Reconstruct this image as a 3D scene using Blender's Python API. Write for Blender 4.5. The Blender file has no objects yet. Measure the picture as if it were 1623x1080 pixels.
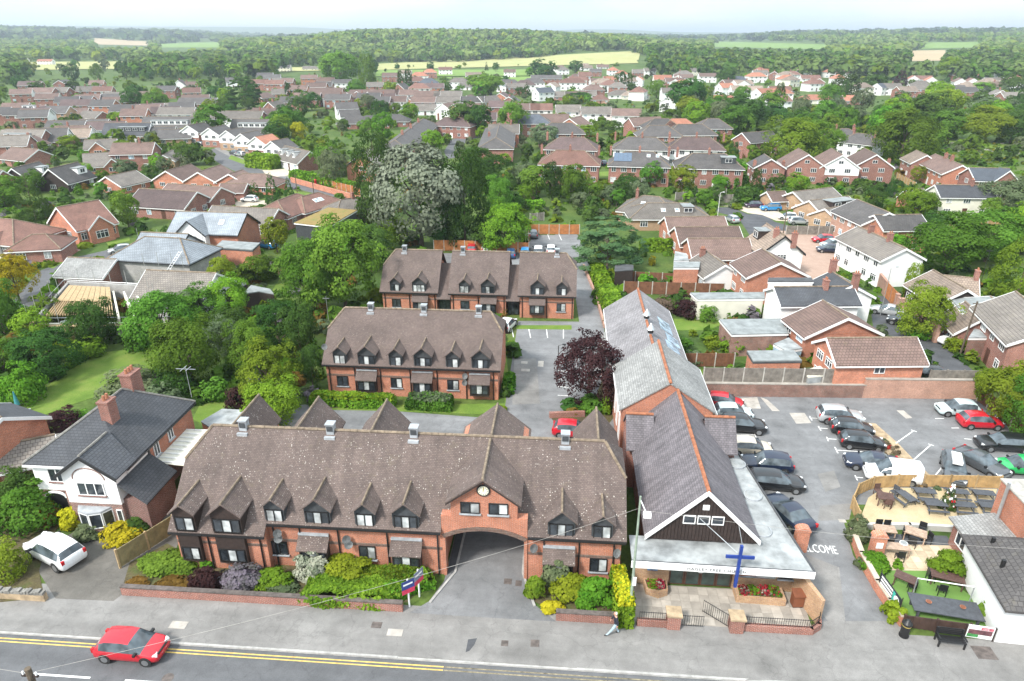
import bpy, math, random
import numpy as np
from mathutils import Vector, Matrix
R = math.radians
rng = random.Random(7)
nrg = np.random.default_rng(11)
sc = bpy.context.scene
C = sc.collection
# ------------------------------------------------------------------ camera
IMW, IMH, FPX, PITCH, YAW, CAMH = 1623.0,1080.0,1082.0, R(24.0), R(4.4),32.0
cam_d = bpy.data.cameras.new('camera'); cam = bpy.data.objects.new('camera', cam_d); C.objects.link(cam)
cam_d.sensor_width = 36.0; cam_d.lens = 36.0 * FPX / IMW; cam_d.clip_start = 0.5; cam_d.clip_end = 60000
cam.location = (0,0, CAMH); cam.rotation_euler = (R(90) - PITCH, 0, YAW); sc.camera = cam
# ------------------------------------------------------------------ world, sun, exposure
SUN_EL, SUN_AZ = R(50), R(-68)      # azimuth measured from +Y towards +X : light comes from the left
w = bpy.data.worlds.new('World'); sc.world = w; w.use_nodes = True
nt = w.node_tree; nt.nodes.clear()
out = nt.nodes.new('ShaderNodeOutputWorld'); mixs = nt.nodes.new('ShaderNodeMixShader')
b1 = nt.nodes.new('ShaderNodeBackground'); b2 = nt.nodes.new('ShaderNodeBackground')
sky = nt.nodes.new('ShaderNodeTexSky'); sky.sky_type = 'NISHITA'; sky.sun_disc = False
sky.sun_elevation = SUN_EL; sky.sun_rotation = SUN_AZ; sky.dust_density = 2.0
b1.inputs[1].default_value = 0.12; nt.links.new(sky.outputs[0], b1.inputs[0])
tc = nt.nodes.new('ShaderNodeTexCoord'); mp = nt.nodes.new('ShaderNodeMapping'); mp.inputs['Scale'].default_value = (1.2,1.2,5.0)
nz = nt.nodes.new('ShaderNodeTexNoise'); nz.inputs['Scale'].default_value = 2.2; nz.inputs['Detail'].default_value = 6; nz.inputs['Roughness'].default_value = .55
cr = nt.nodes.new('ShaderNodeValToRGB'); cr.color_ramp.elements[0].position = .38; cr.color_ramp.elements[1].position = .62
cr.color_ramp.elements[0].color = (.70,.88,.98,1); cr.color_ramp.elements[1].color = (1.0,1.0,1.0,1)
nt.links.new(tc.outputs['Generated'], mp.inputs[0]); nt.links.new(mp.outputs[0], nz.inputs['Vector']); nt.links.new(nz.outputs['Fac'], cr.inputs[0])
nt.links.new(cr.outputs[0], b2.inputs[0])
# a cloudy sky: brighter overhead than at the horizon
sz = nt.nodes.new('ShaderNodeSeparateXYZ'); nt.links.new(tc.outputs['Generated'], sz.inputs[0])
zm = nt.nodes.new('ShaderNodeMath'); zm.operation = 'MAXIMUM'; zm.inputs[1].default_value = 0; nt.links.new(sz.outputs[2], zm.inputs[0])
zg = nt.nodes.new('ShaderNodeMath'); zg.operation = 'MULTIPLY_ADD'; zg.inputs[1].default_value = .32; zg.inputs[2].default_value = .44; nt.links.new(zm.outputs[0], zg.inputs[0]); nt.links.new(zg.outputs[0], b2.inputs[1])
mixs.inputs[0].default_value = .85
nt.links.new(b1.outputs[0], mixs.inputs[1]); nt.links.new(b2.outputs[0], mixs.inputs[2]); nt.links.new(mixs.outputs[0], out.inputs[0])
sun_d = bpy.data.lights.new('sun', 'SUN'); sun = bpy.data.objects.new('sun', sun_d); C.objects.link(sun)
sun_d.energy = 1.8; sun_d.angle = R(10); sun_d.color = (1.0,.96,.9)
sdir = Vector((math.sin(SUN_AZ) * math.cos(SUN_EL), math.cos(SUN_AZ) * math.cos(SUN_EL), math.sin(SUN_EL)))
sdir = Vector((-.46,-.52,.72)).normalized()
sky.sun_elevation = math.asin(sdir.z); sky.sun_rotation = math.atan2(sdir.x, sdir.y)
sun.rotation_euler = sdir.to_track_quat('Z', 'Y').to_euler()
vs = sc.view_settings
vs.view_transform = 'Standard'; vs.look = 'None'; vs.gamma = 1.0; vs.use_curve_mapping = False; vs.exposure = 1.6
HAZE = 0.00019
cy = sc.cycles
cy.max_bounces = 5; cy.diffuse_bounces = 2; cy.glossy_bounces = 2; cy.transmission_bounces = 2; cy.volume_bounces = 0
cy.transparent_max_bounces = 6; cy.caustics_reflective = False; cy.caustics_refractive = False
cy.use_denoising = True

# ------------------------------------------------------------------ projection helpers (photo pixel -> place on a level plane)
def at(px, py, z=0.0):
 a = (px - 811.5) / FPX; b = -(py - 540) / FPX
 dy = math.cos(PITCH) + b * math.sin(PITCH); dz = -math.sin(PITCH) + b * math.cos(PITCH)
 t = (z - CAMH) / dz; x, y = a * t, dy * t
 return Vector((x * math.cos(YAW) - y * math.sin(YAW), x * math.sin(YAW) + y * math.cos(YAW), z))
def proj(p):
 X, Y, Z = p
 x = X * math.cos(YAW) + Y * math.sin(YAW); y = -X * math.sin(YAW) + Y * math.cos(YAW); z = Z - CAMH
 wv = y * math.cos(PITCH) - z * math.sin(PITCH)
 return 811.5 + FPX * x / wv, 540 - FPX * (y * math.sin(PITCH) + z * math.cos(PITCH)) / wv, wv
def height_at(base, ytop):
 lo, hi = 0.0,60.0
 for _ in range(40):
  m = (lo + hi) / 2
  if proj((base.x, base.y, base.z + m))[1] > ytop: lo = m
  else: hi = m
 return lo

# ------------------------------------------------------------------ materials
MATS = {}
def newmat(name):
 m = bpy.data.materials.new(name); m.use_nodes = True
 MATS[name] = m
 nt = m.node_tree; p = nt.nodes['Principled BSDF']
 return m, nt, p
def N(nt, kind, **kw):
 n = nt.nodes.new('ShaderNode' + kind)
 for k, v in kw.items():
  if k in n.inputs: n.inputs[k].default_value = v
  else: setattr(n, k, v)
 return n
def mixc(nt, fac, a, b, blend='MIX'):
 n = nt.nodes.new('ShaderNodeMix'); n.data_type = 'RGBA'; n.blend_type = blend; n.clamp_factor = True
 for sock, v in ((n.inputs[0], fac),(n.inputs[6], a),(n.inputs[7], b)):
  if hasattr(v, 'is_output') or isinstance(v, bpy.types.NodeSocket): nt.links.new(v, sock)
  else: sock.default_value = v if not isinstance(v, tuple) or len(v) == 4 else (*v, 1)
 return n.outputs[2]
def c4(c): return (*c, 1) if len(c) == 3 else c
def ramp(nt, src, p0, p1, c0=(0,0,0), c1=(1,1,1)):
 r = nt.nodes.new('ShaderNodeValToRGB'); e = r.color_ramp.elements
 e[0].position, e[1].position = p0, p1; e[0].color, e[1].color = c4(c0), c4(c1)
 nt.links.new(src, r.inputs[0]); return r.outputs[0]
def coords(nt, kind='Object', rnd=True):
 tc = nt.nodes.new('ShaderNodeTexCoord'); o = tc.outputs[kind]
 if rnd:
  oi = nt.nodes.new('ShaderNodeObjectInfo'); a = nt.nodes.new('ShaderNodeVectorMath'); a.operation = 'MULTIPLY_ADD'
  sc_ = nt.nodes.new('ShaderNodeMath'); sc_.operation = 'MULTIPLY'; sc_.inputs[1].default_value = 37.0
  nt.links.new(oi.outputs['Random'], sc_.inputs[0])
  ad = nt.nodes.new('ShaderNodeVectorMath'); ad.operation = 'ADD'
  nt.links.new(o, ad.inputs[0]); nt.links.new(sc_.outputs[0], ad.inputs[1]); nt.nodes.remove(a)
  return ad.outputs[0]
 return o
def noise(nt, vec, scale, detail=4, rough=.6):
 n = N(nt, 'TexNoise', Scale=scale, Detail=detail, Roughness=rough); nt.links.new(vec, n.inputs['Vector']); return n.outputs['Fac']
def plain(name, col, rough=.6, metal=0.0, var=.12, scale=3.0, spec=None, emit=None):
 m, nt, p = newmat(name)
 v = coords(nt); f = noise(nt, v, scale)
 d = tuple(max(0, x * (1 - var * 1.6)) for x in col); u = tuple(min(1, x * (1 + var)) for x in col)
 nt.links.new(ramp(nt, f, .3,.7, d, u), p.inputs['Base Color'])
 p.inputs['Roughness'].default_value = rough; p.inputs['Metallic'].default_value = metal
 if spec is not None: p.inputs['Specular IOR Level'].default_value = spec
 return m
def bumpy(nt, p, h, strength=.4, dist=.03):
 b = N(nt, 'Bump', Strength=strength, Distance=dist); nt.links.new(h, b.inputs['Height']); nt.links.new(b.outputs[0], p.inputs['Normal'])
def brick(name, col, col2, mortar=(.42,.38,.34), stain=.25, bw=.225, bh=.075):
 m, nt, p = newmat(name)
 uv = coords(nt, 'UV', False); b = N(nt, 'TexBrick', Scale=1.0); nt.links.new(uv, b.inputs['Vector'])
 b.inputs['Color1'].default_value = c4(col); b.inputs['Color2'].default_value = c4(col2); b.inputs['Mortar'].default_value = c4(mortar)
 b.inputs['Brick Width'].default_value = bw; b.inputs['Row Height'].default_value = bh; b.inputs['Mortar Size'].default_value = .008
 b.inputs['Bias'].default_value = -.1
 v = coords(nt)
 f = noise(nt, v, .9,5); k = ramp(nt, f, .3,.75,(1 - stain,) * 3,(1.12,) * 3)
 f2 = noise(nt, v, 9,2); k2 = ramp(nt, f2,.3,.7,(.82,) * 3,(1.15,) * 3)
 c = mixc(nt, 1.0, b.outputs[0], k, 'MULTIPLY'); c = mixc(nt, 1.0, c, k2, 'MULTIPLY')
 oi = nt.nodes.new('ShaderNodeObjectInfo'); hv = nt.nodes.new('ShaderNodeHueSaturation')
 rr = N(nt, 'MapRange'); rr.inputs[3].default_value = .85; rr.inputs[4].default_value = 1.12
 nt.links.new(oi.outputs['Random'], rr.inputs[0]); nt.links.new(rr.outputs[0], hv.inputs['Value']); nt.links.new(c, hv.inputs['Color'])
 nt.links.new(hv.outputs[0], p.inputs['Base Color']); p.inputs['Roughness'].default_value = .9
 bumpy(nt, p, b.outputs['Fac'],-.25,.01)
 return m
def tiles(name, col, col2, tw=.17, th=.11, speck=0.0, moss=.25, mosscol=(.16,.14,.07), dark=.45, rough=.85, vary=True, streak=0):
 m, nt, p = newmat(name); col = tuple(x * 1.15 for x in col); col2 = tuple(x * 1.15 for x in col2)
 uv = coords(nt, 'UV', False)
 b = N(nt, 'TexBrick', Scale=1.0); nt.links.new(uv, b.inputs['Vector'])
 mo = tuple(x * dark for x in col)
 b.inputs['Color1'].default_value = c4(col); b.inputs['Color2'].default_value = c4(col2); b.inputs['Mortar'].default_value = c4(mo)
 b.inputs['Brick Width'].default_value = tw; b.inputs['Row Height'].default_value = th
 b.inputs['Mortar Size'].default_value = th * .09; b.inputs['Mortar Smooth'].default_value = .3; b.inputs['Bias'].default_value = 0.0
 v = coords(nt)
 f = noise(nt, v, .5,6,.65); k = ramp(nt, f, .28,.72,(.72,) * 3,(1.2,) * 3)
 c = mixc(nt, 1.0, b.outputs[0], k, 'MULTIPLY')
 if streak:
  mp_ = N(nt, 'Mapping'); mp_.inputs['Scale'].default_value = (1.6,.12,1); nt.links.new(uv, mp_.inputs[0])
  fs = noise(nt, mp_.outputs[0],1.5,4); ks = ramp(nt, fs, .35,.65,(1 - streak,) * 3,(1 + streak,) * 3)
  c = mixc(nt, 1.0, c, ks, 'MULTIPLY')
 fm = noise(nt, v, 1.7,8,.7); km = ramp(nt, fm, .55,.72,(0,0,0),(moss,) * 3)
 c = mixc(nt, km, c, mosscol)
 if speck > 0:
  vo = N(nt, 'TexVoronoi', Scale=7.0); nt.links.new(uv, vo.inputs['Vector'])
  r1 = ramp(nt, vo.outputs['Distance'],.10,.30,(1,1,1),(0,0,0))
  f3 = noise(nt, v, .45,3); r3 = ramp(nt, f3,.33,.62)
  vo2 = N(nt, 'TexVoronoi', Scale=7.0); nt.links.new(uv, vo2.inputs['Vector'])
  sep = nt.nodes.new('ShaderNodeSeparateColor'); nt.links.new(vo2.outputs['Color'], sep.inputs[0])
  r2 = ramp(nt, sep.outputs[0],.42,.9)
  mm = mixc(nt, 1.0, r1, r2, 'MULTIPLY'); mm = mixc(nt, 1.0, mm, r3, 'MULTIPLY')
  mm = mixc(nt, 1.0, mm, (speck,) * 3, 'MULTIPLY')
  c = mixc(nt, mm, c, (.62,.58,.52))
 if vary:
  oi = nt.nodes.new('ShaderNodeObjectInfo'); hv = nt.nodes.new('ShaderNodeHueSaturation')
  rr = N(nt, 'MapRange'); rr.inputs[3].default_value = .78; rr.inputs[4].default_value = 1.2
  nt.links.new(oi.outputs['Random'], rr.inputs[0]); nt.links.new(rr.outputs[0], hv.inputs['Value']); nt.links.new(c, hv.inputs['Color']); c = hv.outputs[0]
 nt.links.new(c, p.inputs['Base Color']); p.inputs['Roughness'].default_value = rough
 # each course laps over the one below: saw-tooth relief up the slope
 sx = nt.nodes.new('ShaderNodeSeparateXYZ'); nt.links.new(uv, sx.inputs[0])
 dv = nt.nodes.new('ShaderNodeMath'); dv.operation = 'DIVIDE'; dv.inputs[1].default_value = th; nt.links.new(sx.outputs[1], dv.inputs[0])
 fr = nt.nodes.new('ShaderNodeMath'); fr.operation = 'FRACT'; nt.links.new(dv.outputs[0], fr.inputs[0])
 iv = nt.nodes.new('ShaderNodeMath'); iv.operation = 'SUBTRACT'; iv.inputs[0].default_value = 1; nt.links.new(fr.outputs[0], iv.inputs[1])
 bumpy(nt, p, iv.outputs[0],.5, th * .22)
 return m
def ground(name, stops, scale=.4, rough=.95, fine=6.0, fineamt=.25, bump=.2, worldspace=True):
 """mottled surface: large noise picks between colours, fine noise adds grain"""
 m, nt, p = newmat(name)
 g = nt.nodes.new('ShaderNodeNewGeometry'); v = g.outputs['Position']
 f = noise(nt, v, scale, 7,.62)
 r = nt.nodes.new('ShaderNodeValToRGB'); e = r.color_ramp.elements
 while len(e) < len(stops): e.new(.5)
 for i, (pos, col) in enumerate(stops): e[i].position = pos; e[i].color = c4(col)
 nt.links.new(f, r.inputs[0]); f2 = noise(nt, v, fine, 4,.7)
 k = ramp(nt, f2,.25,.75,(1 - fineamt,) * 3,(1 + fineamt,) * 3)
 c = mixc(nt, 1.0, r.outputs[0], k, 'MULTIPLY')
 nt.links.new(c, p.inputs['Base Color']); p.inputs['Roughness'].default_value = rough; p.inputs['Specular IOR Level'].default_value = .25
 if bump: bumpy(nt, p, f2, bump, .05)
 return m
def asphalt(name, col, patch=.3, crack=True, stainscale=.25):
 m, nt, p = newmat(name)
 g = nt.nodes.new('ShaderNodeNewGeometry'); v = g.outputs['Position']
 c0 = tuple(x * (1 - patch) for x in col); c1 = tuple(x * (1 + patch) for x in col)
 c = ramp(nt, noise(nt, v, stainscale, 6,.6),.3,.7, c0, c1)
 c = mixc(nt, 1.0, c, ramp(nt, noise(nt, v, 1.3,6,.7),.3,.75,(.82,) * 3,(1.14,) * 3), 'MULTIPLY')
 c = mixc(nt, 1.0, c, ramp(nt, noise(nt, v, 24,3,.7),.25,.75,(.82,) * 3,(1.18,) * 3), 'MULTIPLY')
 # stains with a shape of their own: dark drips
 vo = N(nt, 'TexVoronoi', Scale=.22); nt.links.new(v, vo.inputs['Vector'])
 st = ramp(nt, vo.outputs['Distance'],.05,.22,(.72,) * 3,(1,) * 3)
 c = mixc(nt, 1.0, c, st, 'MULTIPLY')
 vc = N(nt, 'TexVoronoi', Scale=.35, feature='DISTANCE_TO_EDGE'); wv = N(nt, 'Mapping'); nt.links.new(v, wv.inputs[0])
 nd = N(nt, 'TexNoise', Scale=1.2, Detail=5.0); nt.links.new(v, nd.inputs['Vector']); av = nt.nodes.new('ShaderNodeVectorMath'); av.operation = 'MULTIPLY_ADD'; av.inputs[1].default_value = (1.4,) * 3
 nt.links.new(nd.outputs['Color'], av.inputs[0]); nt.links.new(v, av.inputs[2]); nt.links.new(av.outputs[0], vc.inputs['Vector'])
 c = mixc(nt, 1.0, c, ramp(nt, vc.outputs['Distance'],.004,.014,(.86,) * 3,(1,) * 3), 'MULTIPLY')
 mp_ = N(nt, 'Mapping'); mp_.inputs['Scale'].default_value = (.05,.9,1); nt.links.new(v, mp_.inputs[0])
 c = mixc(nt, 1.0, c, ramp(nt, noise(nt, mp_.outputs[0],1.0,5,.6),.3,.7,(.88,) * 3,(1.1,) * 3), 'MULTIPLY')
 nt.links.new(c, p.inputs['Base Color']); p.inputs['Roughness'].default_value = .9; p.inputs['Specular IOR Level'].default_value = .3
 bumpy(nt, p, noise(nt, v, 30,2),.2,.02)
 return m
def leafmat(name, dark, light, trans=.42, rough=.6):
 m, nt, p = newmat(name)
 nt.nodes.remove(p); o = nt.nodes['Material Output']
 a = N(nt, 'Attribute', attribute_name='rnd')
 g = nt.nodes.new('ShaderNodeNewGeometry'); oi = nt.nodes.new('ShaderNodeObjectInfo')
 f = noise(nt, coords(nt),1.6,3)
 mth = nt.nodes.new('ShaderNodeMath'); mth.operation = 'MULTIPLY_ADD'; mth.inputs[1].default_value = .55; mth.inputs[2].default_value = -.05
 nt.links.new(f, mth.inputs[0]); ad = nt.nodes.new('ShaderNodeMath'); ad.operation = 'MULTIPLY_ADD'; ad.inputs[1].default_value = .65
 nt.links.new(a.outputs['Fac'], ad.inputs[0]); nt.links.new(mth.outputs[0], ad.inputs[2])
 c = ramp(nt, ad.outputs[0],.08,.92, dark, light)
 hv = nt.nodes.new('ShaderNodeHueSaturation')
 rr = N(nt, 'MapRange'); rr.inputs[3].default_value = .8; rr.inputs[4].default_value = 1.22
 nt.links.new(oi.outputs['Random'], rr.inputs[0]); nt.links.new(rr.outputs[0], hv.inputs['Value'])
 m7 = nt.nodes.new('ShaderNodeMath'); m7.operation = 'MULTIPLY'; m7.inputs[1].default_value = 7.31
 fr = nt.nodes.new('ShaderNodeMath'); fr.operation = 'FRACT'; nt.links.new(oi.outputs['Random'], m7.inputs[0]); nt.links.new(m7.outputs[0], fr.inputs[0])
 rh = N(nt, 'MapRange'); rh.inputs[3].default_value = .478; rh.inputs[4].default_value = .522; nt.links.new(fr.outputs[0], rh.inputs[0]); nt.links.new(rh.outputs[0], hv.inputs['Hue'])
 nt.links.new(c, hv.inputs['Color'])
 d = nt.nodes.new('ShaderNodeBsdfDiffuse'); t = nt.nodes.new('ShaderNodeBsdfTranslucent'); ms = nt.nodes.new('ShaderNodeMixShader'); ms.inputs[0].default_value = trans
 nt.links.new(hv.outputs[0], d.inputs[0]); nt.links.new(hv.outputs[0], t.inputs[0])
 nt.links.new(d.outputs[0], ms.inputs[1]); nt.links.new(t.outputs[0], ms.inputs[2]); nt.links.new(ms.outputs[0], o.inputs[0])
 return m
def glassmat(name, col, rough=.08):
 m, nt, p = newmat(name)
 v = coords(nt); c = ramp(nt, noise(nt, v, 1.1,2),.35,.65, tuple(x * .5 for x in col), tuple(x * 1.6 for x in col))
 nt.links.new(c, p.inputs['Base Color']); p.inputs['Roughness'].default_value = rough; p.inputs['Specular IOR Level'].default_value = .7
 return m
def paint(name, col, metal=0.0, rough=.28):
 m, nt, p = newmat(name)
 p.inputs['Base Color'].default_value = c4(col); p.inputs['Roughness'].default_value = rough; p.inputs['Metallic'].default_value = metal
 p.inputs['Coat Weight'].default_value = .6; p.inputs['Coat Roughness'].default_value = .06
 v = coords(nt); f = noise(nt, v, 6,3); c = ramp(nt, f, .3,.7, tuple(x * .9 for x in col), tuple(min(1, x * 1.06) for x in col)); nt.links.new(c, p.inputs['Base Color'])
 return m
# walls
brick('brick_orange', (.56,.170,.072),(.44,.128,.056)); brick('brick_red', (.30,.085,.05),(.22,.06,.038))
brick('brick_deep', (.20,.06,.045),(.14,.045,.035)); brick('brick_buff', (.50,.30,.15),(.42,.24,.12))
brick('brick_pink', (.46,.23,.15),(.38,.18,.12)); brick('brick_old', (.27,.10,.065),(.22,.12,.09), stain=.45)
brick('brick_multi', (.30,.12,.085),(.12,.06,.05), mortar=(.5,.46,.42)); brick('brick_yellow', (.47,.27,.12),(.40,.20,.09))
brick('brick_band', (.09,.055,.05),(.15,.07,.05), mortar=(.35,.28,.22), bw=.075, bh=.22)
brick('block_grey', (.36,.35,.33),(.32,.31,.30), mortar=(.42,.41,.40), bw=.44, bh=.215)
plain('render_white', (.80,.80,.79),.85, var=.05, scale=.7); plain('render_cream', (.68,.66,.56),.85, var=.06, scale=.8)
plain('render_grey', (.50,.49,.46),.85, var=.1, scale=.8); plain('trim_white', (.80,.80,.79),.5, var=.03)
plain('trim_black', (.02,.02,.022),.5); plain('timber_dark', (.035,.022,.018),.7, var=.25, scale=6); plain('timber_grey', (.05,.055,.06),.7, var=.2, scale=4)
plain('solar_blue', (.10,.14,.20),.15, var=.15); plain('lead', (.36,.38,.40),.55, var=.2, scale=2); plain('steel', (.55,.57,.58),.35,.7, var=.1); plain('felt_grey', (.24,.26,.26),.9, var=.2, scale=1.1)
plain('felt_dark', (.075,.078,.083),.9, var=.2, scale=1.1); plain('concrete', (.42,.40,.36),.9, var=.2, scale=2)
plain('stone_tan', (.40,.30,.19),.9, var=.25, scale=2.5); plain('tarp_white', (.66,.66,.63),.8, var=.1)
plain('flat_white', (.31,.325,.325),.75, var=.3, scale=.9); plain('timber_new', (.42,.30,.16),.8, var=.2, scale=5)
plain('pot_clay', (.36,.15,.08),.8); plain('plastic_black', (.015,.015,.016),.45); plain('tyre', (.02,.02,.02),.8)
plain('rim', (.42,.43,.44),.35,.8, var=.05); plain('slab_pale', (.50,.43,.34),.9, var=.14, scale=1.6); plain('slab_grey', (.36,.33,.29),.9, var=.16, scale=1.6)
plain('slab_sand', (.60,.47,.30),.9, var=.14, scale=1.6)
for i, k in enumerate((.85,1.0,1.15)):
 plain('slab_grey%d' % i, (.37 * k, .335 * k, .29 * k),.9, var=.14, scale=1.5); plain('slab_sand%d' % i, (.56 * k, .45 * k, .31 * k),.9, var=.14, scale=1.5)
# roofs
tiles('roof_brown', (.128,.096,.084),(.096,.071,.063), speck=.95, moss=.22, vary=False, streak=.12)
tiles('roof_brown_clean', (.128,.095,.083),(.097,.072,.064), speck=.35, moss=.15, vary=False)
tiles('roof_tan', (.165,.128,.100),(.125,.096,.076), speck=.55, moss=.35, mosscol=(.17,.15,.085), vary=False)
tiles('roof_slate_dark', (.062,.066,.074),(.050,.053,.060), tw=.3, th=.22, moss=.22, mosscol=(.12,.12,.10))
tiles('roof_slate_blue', (.085,.098,.118),(.070,.082,.100), tw=.3, th=.22, moss=.15, mosscol=(.14,.14,.12))
tiles('roof_slate_new', (.24,.265,.29),(.21,.235,.26), tw=.35, th=.3, moss=.05)
tiles('roof_lilac', (.150,.135,.145),(.110,.100,.108), tw=.25, th=.17, moss=.22, mosscol=(.22,.21,.21), vary=False, streak=.2)
tiles('roof_grey_worn', (.27,.27,.26),(.19,.19,.185), tw=.26, th=.2, moss=.4, mosscol=(.34,.34,.32), vary=False)
tiles('roof_grey_lilac', (.235,.225,.232),(.175,.168,.173), tw=.25, th=.17, moss=.25, mosscol=(.28,.27,.27), vary=False, streak=.12)
tiles('roof_conc_brown', (.160,.105,.088),(.125,.083,.070), tw=.33, th=.33, moss=.25, dark=.4)
tiles('roof_conc_grey', (.175,.155,.135),(.140,.124,.110), tw=.33, th=.33, moss=.3, dark=.4)
tiles('roof_conc_tan', (.27,.21,.165),(.20,.155,.125), tw=.33, th=.33, moss=.3, dark=.4)
tiles('roof_plum', (.118,.080,.076),(.085,.060,.058), tw=.22, th=.2, moss=.25); tiles('roof_clay', (.19,.098,.075),(.145,.078,.062), tw=.22, th=.2, moss=.25)
tiles('roof_red', (.38,.16,.10),(.30,.13,.085), tw=.25, th=.25, moss=.15); tiles('roof_charcoal', (.095,.088,.085),(.072,.067,.066), tw=.3, th=.3, moss=.2)
plain('ridge_clay', (.34,.13,.065),.85, var=.25, scale=3); plain('ridge_tan', (.22,.17,.12),.9, var=.3, scale=3); plain('ridge_grey', (.22,.21,.19),.9, var=.25, scale=3)
# ground
ground('grass_base', [(.25,(.035,.065,.014)),(.45,(.06,.105,.02)),(.6,(.09,.13,.028)),(.78,(.11,.10,.045))],.09, fine=2.2, fineamt=.4)
ground('lawn', [(.28,(.085,.15,.022)),(.5,(.12,.19,.03)),(.72,(.18,.22,.05))],.45, fine=9, fineamt=.22)
ground('soil', [(.3,(.07,.055,.035)),(.5,(.10,.085,.04)),(.7,(.07,.10,.025))],.8, fine=6, fineamt=.35)
ground('field_pale', [(.25,(.30,.30,.115)),(.5,(.36,.35,.15)),(.75,(.25,.29,.10))],.02, fine=.25, fineamt=.1, bump=0)
ground('field_green', [(.3,(.13,.22,.045)),(.7,(.18,.27,.06))],.03, fine=.3, fineamt=.1, bump=0)
ground('field_brown', [(.3,(.36,.28,.17)),(.7,(.42,.33,.20))],.02, fine=.3, fineamt=.08, bump=0)
ground('turf_plastic', [(.3,(.11,.21,.05)),(.7,(.14,.25,.06))],.8, fine=20, fineamt=.12)
ground('gravel_sand', [(.3,(.42,.335,.20)),(.7,(.54,.44,.28))],.8, fine=12, fineamt=.14)
ground('gravel_pink', [(.3,(.33,.23,.18)),(.7,(.40,.29,.23))],.8, fine=12, fineamt=.2)
ground('sedum', [(.3,(.20,.14,.05)),(.5,(.26,.19,.07)),(.7,(.16,.17,.05))],.8, fine=8, fineamt=.3)
asphalt('asphalt_road', (.118,.120,.125),.12, stainscale=.15); asphalt('asphalt_pave', (.215,.208,.198),.18, stainscale=.3)
asphalt('asphalt_yard', (.185,.187,.190),.28, stainscale=.18); asphalt('asphalt_dark', (.085,.088,.095),.2); asphalt('asphalt_drive', (.135,.126,.112),.25, stainscale=.3)
plain('line_white', (.74,.74,.72),.8, var=.18, scale=4); plain('line_worn', (.24,.205,.13),.85, var=.4, scale=3); plain('line_yellow', (.62,.44,.12),.8, var=.2, scale=4); plain('kerb_stone', (.40,.39,.37),.9, var=.2, scale=2)
plain('patch_pale', (.40,.37,.33),.9, var=.18, scale=1.5); plain('iron', (.12,.10,.09),.7, var=.3)
# foliage
leafmat('leaf_mid', (0.051,0.117,0.015),(0.165,0.300,0.043)); leafmat('leaf_dark', (0.029,0.073,0.018),(0.095,0.182,0.038)); leafmat('leaf_yel', (0.075,0.130,0.014),(0.243,0.326,0.035))
leafmat('leaf_gold', (.22,.20,.012),(.62,.55,.035)); leafmat('leaf_lime', (.07,.13,.010),(.26,.34,.03)); leafmat('leaf_silver', (.085,.115,.058),(.35,.40,.30),.25)
leafmat('leaf_purple', (.020,.010,.013),(.085,.042,.042)); leafmat('leaf_grey', (0.072,0.109,0.051),(0.201,0.248,0.130)); leafmat('leaf_con', (0.022,0.057,0.015),(0.086,0.148,0.032))
leafmat('leaf_cedar', (0.043,0.094,0.036),(0.165,0.248,0.106)); leafmat('leaf_rust', (.10,.06,.015),(.30,.20,.05)); leafmat('leaf_white', (.06,.10,.03),(.60,.58,.48))
leafmat('leaf_bright', (0.061,0.160,0.016),(0.222,0.393,0.038)); leafmat('leaf_far', (0.070,0.124,0.034),(0.205,0.283,0.080),.3); leafmat('leaf_lilac', (.08,.10,.06),(.34,.28,.36))
leafmat('leaf_red', (.20,.02,.02),(.55,.06,.08)); leafmat('leaf_pine', (0.014,0.041,0.020),(0.041,0.077,0.035),.2); leafmat('leaf_brown', (.09,.07,.045),(.22,.17,.12))
plain('bark', (.11,.085,.06),.95, var=.3, scale=5); plain('bark_pale', (.30,.28,.24),.95, var=.3, scale=5)
# glass
glassmat('glass_dark', (.035,.042,.05)); glassmat('glass_blind', (.40,.42,.42),.25); glassmat('glass_car', (.07,.088,.10),.05); glassmat('glass_sky', (.30,.40,.48),.1)  # glass_car carries a pale bluish sky reflection in its base colour
glassmat('glass_green', (.03,.05,.045),.08)

# ------------------------------------------------------------------ mesh helpers
def auto_uv(me):
 n = len(me.polygons)
 if n == 0: return
 nl = len(me.loops)
 co = np.empty(len(me.vertices) * 3, 'f'); me.vertices.foreach_get('co', co); co = co.reshape(-1,3)
 nor = np.empty(n * 3, 'f'); me.polygons.foreach_get('normal', nor); nor = nor.reshape(-1,3)
 lt = np.empty(n, 'i'); me.polygons.foreach_get('loop_total', lt)
 lv = np.empty(nl, 'i'); me.loops.foreach_get('vertex_index', lv)
 u = np.stack([-nor[:, 1], nor[:, 0], np.zeros(n)],1); ln = np.linalg.norm(u, axis=1)
 u[ln < .02] = (1,0,0); ln[ln < .02] = 1; u /= ln[:, None]
 v = np.cross(nor, u)
 pi = np.repeat(np.arange(n), lt); P = co[lv]
 uv = np.stack([(P * u[pi]).sum(1),(P * v[pi]).sum(1)],1).astype('f')
 l = me.uv_layers.new(name='UVMap'); l.data.foreach_set('uv', uv.ravel())
def mesh_from(name, vs, fs, mats, idx=None, smooth=False, uv=True):
 me = bpy.data.meshes.new(name); me.from_pydata(vs, [], fs)
 for m in mats: me.materials.append(MATS[m] if isinstance(m, str) else m)
 if idx is not None: me.polygons.foreach_set('material_index', idx)
 if smooth: me.polygons.foreach_set('use_smooth', [True] * len(fs))
 me.update()
 if uv: auto_uv(me)
 return me
def obj(name, me, parent=None, loc=None, rz=None, scale=None):
 o = bpy.data.objects.new(name, me); C.objects.link(o)
 if parent is not None: o.parent = parent
 if loc is not None: o.location = loc
 if rz is not None: o.rotation_euler[2] = rz
 if scale is not None: o.scale = scale
 return o
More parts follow.
